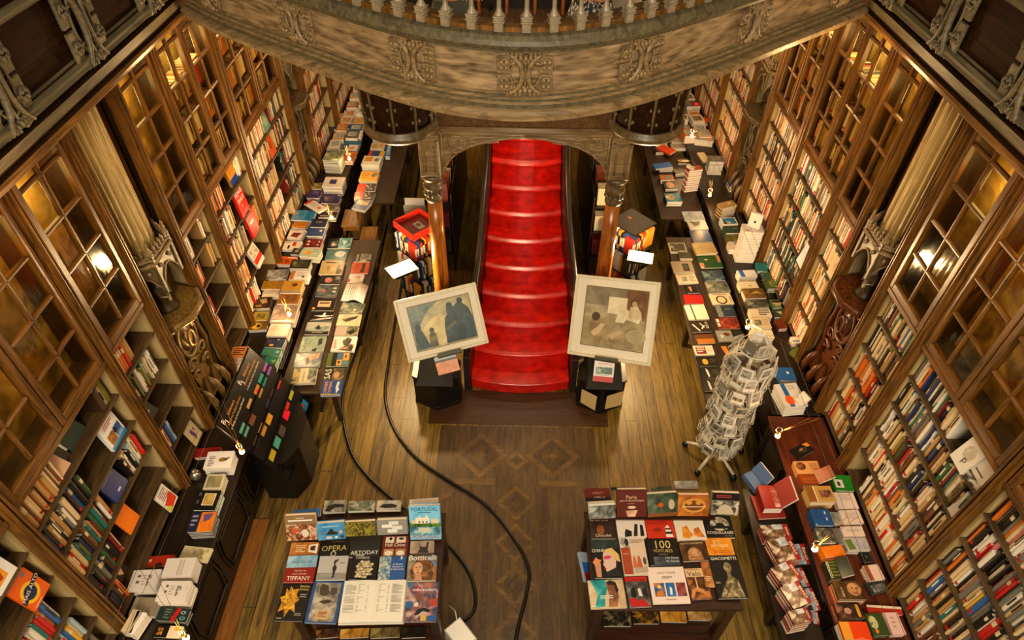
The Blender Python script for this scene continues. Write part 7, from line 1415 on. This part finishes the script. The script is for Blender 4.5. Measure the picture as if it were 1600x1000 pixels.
# ------------------------------------------------------------------ stools
def stool(c, rot, w, d, h, lab):
    M = Matrix.Translation((c[0], c[1], 0)) @ Matrix.Rotation(rot, 4, 'Z'); SW = wood('stool_oak', '5c3a14', 'a0702c', axis='Y')
    t = thing('wooden_stool', lab, 'stool', M=M)
    m = MB(); m.cbox(-w/2, -d/2, h-.03, w/2, d/2, h, .006, SW); m.build('seat', t)
    for sx in (-1, 1):
        m = MB()
        m.cbox(sx*(w/2-.03)-.012, -d/2+.015, .0, sx*(w/2-.03)+.012, -d/2+.055, h-.03, .004, SW); m.build('leg', t)
        m = MB(); m.cbox(sx*(w/2-.03)-.012, d/2-.055, .0, sx*(w/2-.03)+.012, d/2-.015, h-.03, .004, SW); m.build('leg', t)
    for sy in (-1, 1):
        m = MB(); m.cbox(-w/2+.03, sy*(d/2-.035)-.01, h-.1, w/2-.03, sy*(d/2-.035)+.01, h-.03, .003, SW); m.build('apron', t)
    m = MB(); m.cbox(-w/2+.03, -.012, .1, w/2-.03, .012, .14, .003, SW); m.build('stretcher', t)
stool((-2.31, 7.52), .05, .26, .40, .5, 'taller oak stool at the end of the military bench')
stool((-2.03, 7.2), .05, .22, .36, .46, 'lower oak stool beside the floor track')

# ------------------------------------------------------------------ black card stand at the counter end
A_ = pz(390, 542, 1.3); D_ = pz(362, 666, 1.3); B_ = pyy(490, 632, A_.y)
U = (Vector((D_.x+.06, A_.y, 0)) - Vector((D_.x+.06, D_.y, 0))).normalized(); dn = Vector((B_.x-A_.x, 0, B_.z-A_.z)); PLn = dn.length; dn.normalize(); nn = U.cross(dn).normalized()
if nn.z < 0: nn = -nn
ex, ey = U, -dn
M = Matrix((ex, ey, ex.cross(ey))).transposed().to_4x4(); M.translation = A_.lerp(Vector((A_.x, D_.y, 1.3)), .5) + dn*PLn/2
nzz = M.to_3x3() @ Vector((0, 0, 1)); PW = A_.y-D_.y
cs = thing('card_stand', 'black sloping display stand dotted with bright cards, at the counter end', 'display stand', M=M)
m = MB(); m.cbox(-PW/2, -PLn/2, -.03, PW/2, PLn/2, 0, .004, BLACK); m.build('panel', cs)
m = MB()
for k in range(5): m.box(-PW/2+.01, -PLn/2+.02+k*.17, 0, PW/2-.01, -PLn/2+.03+k*.17, .025, BLACK)
m.build('card_ledge', cs)
Mi = M.inverted()
m = MB(); base = [(-2.43,3.42), (-2.15,3.42), (-2.05,3.62), (-2.05,3.95), (-2.17,4.15), (-2.43,4.15)]
vs = [Mi @ Vector((x, y, 0)) for x, y in base] + [Mi @ Vector((x, y, .62)) for x, y in base]
m.add(vs, [(5,4,3,2,1,0), (6,7,8,9,10,11)]+[(i, (i+1) % 6, 6+(i+1) % 6, 6+i) for i in range(6)], BLACK); m.build('pedestal', cs)
for u0, tx in ((-.24, 0), (.24, 1)):
    for k, (s_, c_, dy, sz) in enumerate((('Biblioteca', 'd8902c', .0, .042), ('editores Independentes', 'd8902c', -.045, .034), ('as Redes de livros que faltavam', 'e8e0d0', -.09, .028))):
        lettering(s_, sz, flat(c_, .5), cs, Matrix.Translation((u0*PW, PLn/2-.06+dy, .002)))
    lettering('B', .07, flat('f0ece4', .5), cs, Matrix.Translation((u0*PW-.17, PLn/2-.05, .002))); lettering('I', .07, flat('f0ece4', .5), cs, Matrix.Translation((u0*PW-.14, PLn/2-.08, .002)))
Z6 = lambda x, y: (300+x*.26, 520+y*.26)
cards = [((450,218),'7c50b8','violet card with a red dot',1), ((422,283),'1c8c7c','teal card',1), ((398,350),'b8842c','ochre card with a red dot',1), ((517,308),'c83020','slim red card',.5), ((592,373),'a8a42c','lime card',.6), ((675,437),'2c9cc8','cyan card with a red dot, outermost',1),
 ((570,445),'c82c24','thin red card above the crimson one',.45), ((563,490),'d81c34','crimson card',1), ((480,365),'3a1c1c','dim maroon card',.5), ((650,512),'2c3c8c','small indigo card',.5), ((457,515),'c8902c','amber card with a dark twig',1), ((355,518),'6a4424','brown card with a round picture',1), ((313,583),'5c9c8c','sage card with a cream edge',1), ((423,583),'b8842c','ochre card in the lower row',.9), ((540,590),'4a4038','grey brown picture card',.9), ((620,575),'1c6c60','small dark teal card',.4), ((507,657),'4a9c8c','aqua picture card near the foot',1), ((385,655),'3a3430','charcoal picture card',.6), ((480,735),'b8a424','yellow card nearest the foot',.8), ((343,425),'b89050','tiny tan card under the lettering',.35), ((460,430),'24243c','midnight card',.8)]
for (q, c_, lab, sc) in cards:
    p = Mi @ pplane(*Z6(*q), M.translation, nzz)
    m = MB(); h_ = .085*sc; m.box(-.055, -h_/2, .001, .055, h_/2, .005, flat(c_, .4))
    if 'red dot' in lab: m.lathe([(.02, .005), (.02, .0056)], flat('e03c1c', .4), (-.012, .015), 12)
    o = m.build('postcard', None, M @ Matrix.Translation((p.x, p.y, 0)) @ Matrix.Rotation(.0, 4, 'X')); tag(o, lab+' on the black sloping stand', 'card', 'cards on the black sloping stand')

# ------------------------------------------------------------------ postcard rack
RX, RY = 2.13, 4.02
WIRE = flat('d8d0bc', .35)
rk = thing('postcard_rack', 'white wire spinning rack crammed with pale postcards', 'rack', (RX, RY, 0))
m = MB(); m.tube([(0, 0, .12), (0, 0, 1.72)], .018, WIRE, 8); m.build('pole', rk)
for k in range(5):
    a = -PI/2+.5+2*PI*k/5; m = MB(); m.tube([(0, 0, .16), (.30*math.cos(a), .30*math.sin(a), .07)], .017, WIRE, 8); m.build('leg', rk)
    m = MB(); m.ball((.31*math.cos(a), .31*math.sin(a), .035), .034, BLACK, 1, 1, 1, 12, 8); m.build('castor', rk)
NT, NS = 9, 8; ci = 0
for k in range(NT):
    z = .24+.175*k
    for j in range(NS if k < 8 else 5):
        a = 2*PI*(j+.5*(k % 2))/(NS if k < 8 else 5) + R.uniform(-.05, .05); rr = .15+.02*(k % 2)+R.uniform(-.01, .03) if k < 8 else .075
        Mk = Matrix.Translation((rr*math.cos(a), rr*math.sin(a), z)) @ Matrix.Rotation(a+PI/2, 4, 'Z') @ Matrix.Rotation(-.36+R.uniform(-.14, .12), 4, 'X')
        # local x along, -y outwards, z up
        m = MB(); r_ = .0028; W2, D2, Hh = .062, .05, .11
        m.tube([(-W2, 0, Hh), (-W2, 0, 0), (-W2, -D2, 0), (-W2, -D2, .05), (0, -D2, .035), (W2, -D2, .05), (W2, -D2, 0), (W2, 0, 0), (W2, 0, Hh)], r_, WIRE, 5, M=Mk)
        m.tube([(-W2, -D2, 0), (W2, -D2, 0)], r_, WIRE, 5, M=Mk); m.tube([(0, -D2, 0), (0, -D2, .035)], r_, WIRE, 5, M=Mk)
        m.build('wire_pocket', rk)
        for q in range(2):
            cc = R.choice(['d8d2c4', 'cfc6b2', 'b8b0a0', 'e0dad0', '6a6458', 'c8c0b0', '8a8476', 'e4dccc']); b = MB(); hh = R.uniform(.12, .16)
            Mc = Matrix.Translation((RX, RY, 0)) @ Mk @ Matrix.Translation((R.uniform(-.006, .006), -.012-.018*q, .003)) @ Matrix.Rotation(.25+R.uniform(-.12, .2), 4, 'X')
            b.box(-.052, -.007, 0, .052, .007, hh, flat(cc, .5))
            if R.random() < .75: b.box(-.044, -.0085, hh*.3, .044, -.007, hh*.92, art(*R.choice([('5c5a52', '9a968a', 'd0cabc', 22.), ('3a3832', '7c786c', 'c0b8a8', 16.), ('8a8474', 'b8b0a0', 'd8d0c4', 12.), ('4a3c2c', '9a8468', 'd0c0a4', 14.)])))
            o = b.build('postcard', None, Mc); tag(o, 'pale postcard filed in the %s tier from the floor of the spinning rack' % ordinal(k+1), 'postcard', 'postcards in the spinning rack'); ci += 1
m = MB()
for z in (.22, .98, 1.70): m.tube([(.15*math.cos(a), .15*math.sin(a), z) for a in [2*PI*i/20 for i in range(20)]], .004, WIRE, 5, True)
m.build('hoop', rk)

# ------------------------------------------------------------------ floor tracks, white box
def track(pts, lab):
    P = [pz(a, b, .012) for a, b in pts]; P = cat_rom([(p.x, p.y) for p in P], 8)
    m = MB(); m.tube([(p.x, p.y, .013) for p in P], .017, BLACK, 8); tag(m.build('floor_track'), lab, 'track')
track([(648,180),(640,215),(610,330),(572,500),(543,590),(535,640),(548,705),(580,750),(640,802),(700,852),(730,890),(742,925),(740,955),(724,970)], 'curving black floor track running under the opened book table')
track([(680,160),(664,215),(635,400),(608,560),(602,620),(616,670),(650,715),(700,750),(760,790),(805,845),(826,890),(822,930),(812,970),(806,1000),(803,1040)], 'curving black floor track sweeping past the parquet diamonds')
M, w, d = frame_of([(688,987),(714,972),(752,992),(724,1014)], .2)
t = thing('white_box', 'white and grey box on the floor below the opened book table', 'box', M=M)
m = MB(); m.cbox(-w/2, -d/2, -.19, w/2, d/2, 0, .004, flat('b8b0a4', .5)); m.build('body', t); m = MB(); m.box(-w/2+.01, -d/2+.01, 0, w/2-.01, d/2-.01, .004, WHITE); m.build('lid', t)
m = MB(); m.tube([Mv for Mv in [(w*.3, d*.5, .0), (w*.45, d*.7, .02), (w*.6, d*1.0, -.1), (w*.6, d*1.4, -.18)]], .004, WHITE, 5); m.build('cord', t)
o = MB(); o.lathe([(.03, 0), (.045, .03), (.05, .06), (.03, .09), (.015, .1), (.02, .115), (.0001, .12)], STEEL, (0, 0), 14)
v_ = o.build('ornament', None, Matrix.Translation(pz(307, 745, .78)-Vector((0, 0, .02)))); tag(v_, 'small silvery ornament behind the white snail book', 'ornament')
# ------------------------------------------------------------------ wires and small lamps
WIREB = flat('4a4228', .6)
def wire(x, y0, y1, z, lab):
    m = MB(); m.tube([(x, y0, z), (x, y1, z)], .0018, WIREB, 5); tag(m.build('cable'), lab, 'cable', 'lamp cables')
wire(-2.459, .7, 4.2, 1.5, 'thin lamp cable over the counter of the red-book wall, nearer the room'); wire(-2.565, .7, 4.2, 1.5, 'thin lamp cable over the counter of the red-book wall, nearer the shelves')
wire(2.48, .9, 4.3, 1.5, 'thin lamp cable over the rack-side counter, nearer the room'); wire(2.56, .9, 4.3, 1.5, 'thin lamp cable over the rack-side counter, nearer the shelves')
wire(2.54, 4.9, 8.0, 1.5, 'thin lamp cable past the white tower, nearer the room'); wire(2.63, 4.9, 8.0, 1.5, 'thin lamp cable past the white tower, nearer the shelves')
def bulb(px, z, a, b, lab, e=10, col='ffc870', r=.022):
    c = pz(px[0], px[1], z)
    t = thing('counter_lamp', lab, 'lamp', c)
    m = MB(); m.ball((0, 0, 0), r, emit(col, 40), 1, 1, 1, 14, 9); g = m.build('bulb', t)
    m = MB(); m.lathe([(.014, .018), (.02, .03), (.02, .05), (.008, .06)], BRASS, (0, 0), 12); m.tube([(-.02, 0, .05), (-.035, .01, .075), (-.02, .02, .1), (.015, .01, .1), (.02, 0, .06)], .004, STEEL, 5); m.build('holder', t)
    for q in (a, b):
        if q is not None:
            m = MB(); m.tube([(0, 0, .06), tuple(Vector(q)-c)], .0018, BRASS, 5); m.build('rod', t)
    l = light('bulb_glow', 'POINT', c+Vector((.0, -.03, .045)), e, (1, .62, .28), .03)
bulb((378,706), 1.12, (-2.459, 3.45, 1.5), (-2.565, 3.46, 1.5), 'lit bulb hung on two rods by the white snail book', 6)
bulb((291,997), 1.05, (-2.459, 2.0, 1.5), (-2.565, 2.0, 1.5), 'lit bulb at the very bottom by the yellow disc book', 7)
bulb((452,491), .98, (-2.42, 5.0, 1.5), (-2.52, 5.0, 1.5), 'lit bulb over the large pinkish photograph book', 9)
bulb((518,340), .98, (-2.42, 6.8, 1.5), (-2.52, 6.8, 1.5), 'lit bulb over the book with the red splash', 9)
bulb((546,248), .98, (-2.42, 8.2, 1.5), (-2.52, 8.2, 1.5), 'lit bulb over the orange book at the far end', 10)
bulb((1168,511), 1.15, (2.48, 4.25, 1.5), (2.56, 4.25, 1.5), 'lit bulb over the cream plate book behind the rack', 9)
bulb((1215,681), 1.12, (2.48, 3.4, 1.5), (2.56, 3.4, 1.5), 'lit bulb over the bare red counter', 7)
bulb((1273,858), 1.10, (2.48, 2.5, 1.5), (2.56, 2.5, 1.5), 'lit bulb beside the orange book at the low end', 6, 'fff0d8')
bulb((1109,305), .9, (2.42, 7.4, 1.5), (2.5, 7.4, 1.5), 'red-orange lit bulb below the tall slate stack', 9, 'ff9040')
bulb((1081,212), 1.05, (2.42, 8.3, 1.5), (2.5, 8.3, 1.5), 'lit bulb at the far end beside the rust triangle book', 10)
# ------------------------------------------------------------------ people on the landing (seen between the balusters)
def person(joints, radii, edges_, mat, name, lab):
    me = bpy.data.meshes.new(name); me.from_pydata([Vector(j) for j in joints], edges_, []); me.materials.append(mat)
    o = bpy.data.objects.new(name, me); COL.objects.link(o)
    sk = o.modifiers.new('skin', 'SKIN'); 
    for i, r in enumerate(radii): me.skin_vertices[0].data[i].radius = (r, r) if not isinstance(r, tuple) else r
    me.skin_vertices[0].data[0].use_root = True
    sb = o.modifiers.new('sub', 'SUBSURF'); sb.levels = 1; sb.render_levels = 2
    for p in me.polygons: p.use_smooth = True
    return tag(o, lab, 'person')
def human(x, y, z0, face, skin, hair, top, skirt, lab, bare_arm):
    f = Vector((math.cos(face), math.sin(face), 0)); r_ = Vector((f.y, -f.x, 0)); B = Vector((x, y, z0))
    P = lambda a, b, c: B + r_*a + f*b + Vector((0, 0, c))
    J = [P(0,0,.92), P(0,0,1.08), P(0,.01,1.28), P(0,0,1.40), P(0,.01,1.47), P(0,.03,1.57), P(0,.03,1.66),
         P(.16,0,1.37), P(.22,-.03,1.10), P(.12,.20,1.04), P(.06,.26,1.08), P(-.16,0,1.37), P(-.22,-.04,1.10), P(-.14,.2,1.02), P(-.06,.27,1.06),
         P(.09,0,.88), P(.1,.02,.48), P(.1,-.02,.08), P(.1,.12,.04), P(-.09,0,.88), P(-.1,.02,.48), P(-.1,-.02,.08), P(-.1,.12,.04)]
    E_ = [(0,1),(1,2),(2,3),(3,4),(4,5),(5,6),(3,7),(7,8),(8,9),(9,10),(3,11),(11,12),(12,13),(13,14),(0,15),(15,16),(16,17),(17,18),(0,19),(19,20),(20,21),(21,22)]
    RD = [.13,.11,.13,.085,.05,.085,.075,.055,.042,.034,.024,.055,.042,.034,.024,.085,.055,.038,.03,.085,.055,.038,.03]
    o = person(J, RD, E_, skin, 'person', lab)
    for hnd, sd in ((10, 1), (14, -1)):
        h = J[hnd]
        for k in range(5):
            m = MB(); d0 = (f*.9 + r_*(.25*(k-2) if k < 4 else -.9*sd)).normalized(); ln = (.07, .08, .075, .06, .05)[k]
            m.tube([h + r_*(.012*(k-1.5)), h + r_*(.012*(k-1.5)) + d0*ln*.6, h + r_*(.012*(k-1.5)) + d0*ln*.85 - Vector((0, 0, ln*.5))], [.009, .008, .006], skin, 6); m.build('finger', o)
    m = MB(); rot = Matrix.Translation(B) @ Matrix.Rotation(face-PI/2, 4, 'Z')
    m.lathe([(.17,.9),(.15,1.0),(.135,1.1),(.165,1.25),(.17,1.33),(.12,1.40),(.075,1.42)], top, (0, 0), 18, M=rot @ Matrix.Diagonal((1.08, .8, 1, 1))); m.build('blouse', o)
    m = MB(); m.lathe([(.30,.42),(.25,.65),(.2,.85),(.16,.98)], skirt, (0, 0), 18, M=rot @ Matrix.Diagonal((1.05, .85, 1, 1))); m.build('skirt', o)
    m = MB(); m.ball((0, -.01, 1.63), .105, hair, 1, 1.05, 1.1, 14, 10, M=rot); m.ball((0, -.06, 1.5), .09, hair, 1, .6, 1.5, 12, 8, M=rot); m.build('hair', o)
    m = MB()
    for d in (-.033, .033): m.ball((d, .115, 1.61), .011, INK, 1, 1, 1, 7, 5, M=rot)
    m.ball((0, .128, 1.58), .014, skin, .8, 1.1, 1.4, 8, 6, M=rot); m.ball((0, .116, 1.545), .02, flat('9a4a3c', .5), 1.1, .5, .4, 8, 5, M=rot)
    m.build('face', o)
SKIN = flat('c48a64', .5); HAIR = flat('2a1a10', .5)
human(-.60, 5.95, 2.97, -.9, SKIN, HAIR, flat('6c6c5c', .7), flat('4a4a40', .7), 'person with a bare bent elbow in a grey top, seen between balusters', True)
human(.62, 6.05, 2.97, -2.0, SKIN, HAIR, flat('b8b4ac', .7), art('16140f', '16140f', 'd8d4cc', 30., .7, 1), 'person in a black and white patterned skirt, seen between balusters', False)
human(.92, 6.7, 2.97, -1.9, SKIN, HAIR, flat('b0a498', .7), flat('948878', .7), 'person in pale clothes standing further back on the landing', False)

# ------------------------------------------------------------------ light: skylight over the hall, lamps under the galleries
l = light('skylight', 'AREA', (0, 2.6, 8.6), 150, (1, .86, .64), 4.6); l.data.shape = 'RECTANGLE'; l.data.size_y = 5.0
fw = light('front_fill', 'AREA', (0, -4.2, 7.2), 900, (1, .85, .62), 4.0); fw.data.shape = 'RECTANGLE'; fw.data.size_y = 2.6; fw.rotation_euler = (math.radians(72), 0, 0)  # unseen area light added behind the camera to brighten the gallery front
for s in (-1, 1):
    for y, e in ((1.2, 6), (2.9, 6), (5.0, 8.5), (7.0, 16), (9.2, 26), (11.0, 26)):
        light('gallery_lamp', 'POINT', (.06+s*2.3, y, 3.8), e*2.2, (1, .60, .25), .06)
light('niche_lamp', 'SPOT', (-2.66, 4.08, 1.30), 38, (1, .66, .22), .03).rotation_euler = (0, math.radians(155), 0)
light('landing_lamp', 'POINT', (.1, 7.2, 4.2), 26, (1, .72, .42), .1)
light('stair_rim_light', 'POINT', (.06, 8.2, 2.75), 60, (1, .7, .42), .08); light('stair_rim_light', 'POINT', (.06, 6.4, 2.7), 34, (1, .7, .42), .08)  # lights added under the landing to rim the step noses, no fixture there
bpy.context.view_layer.update()
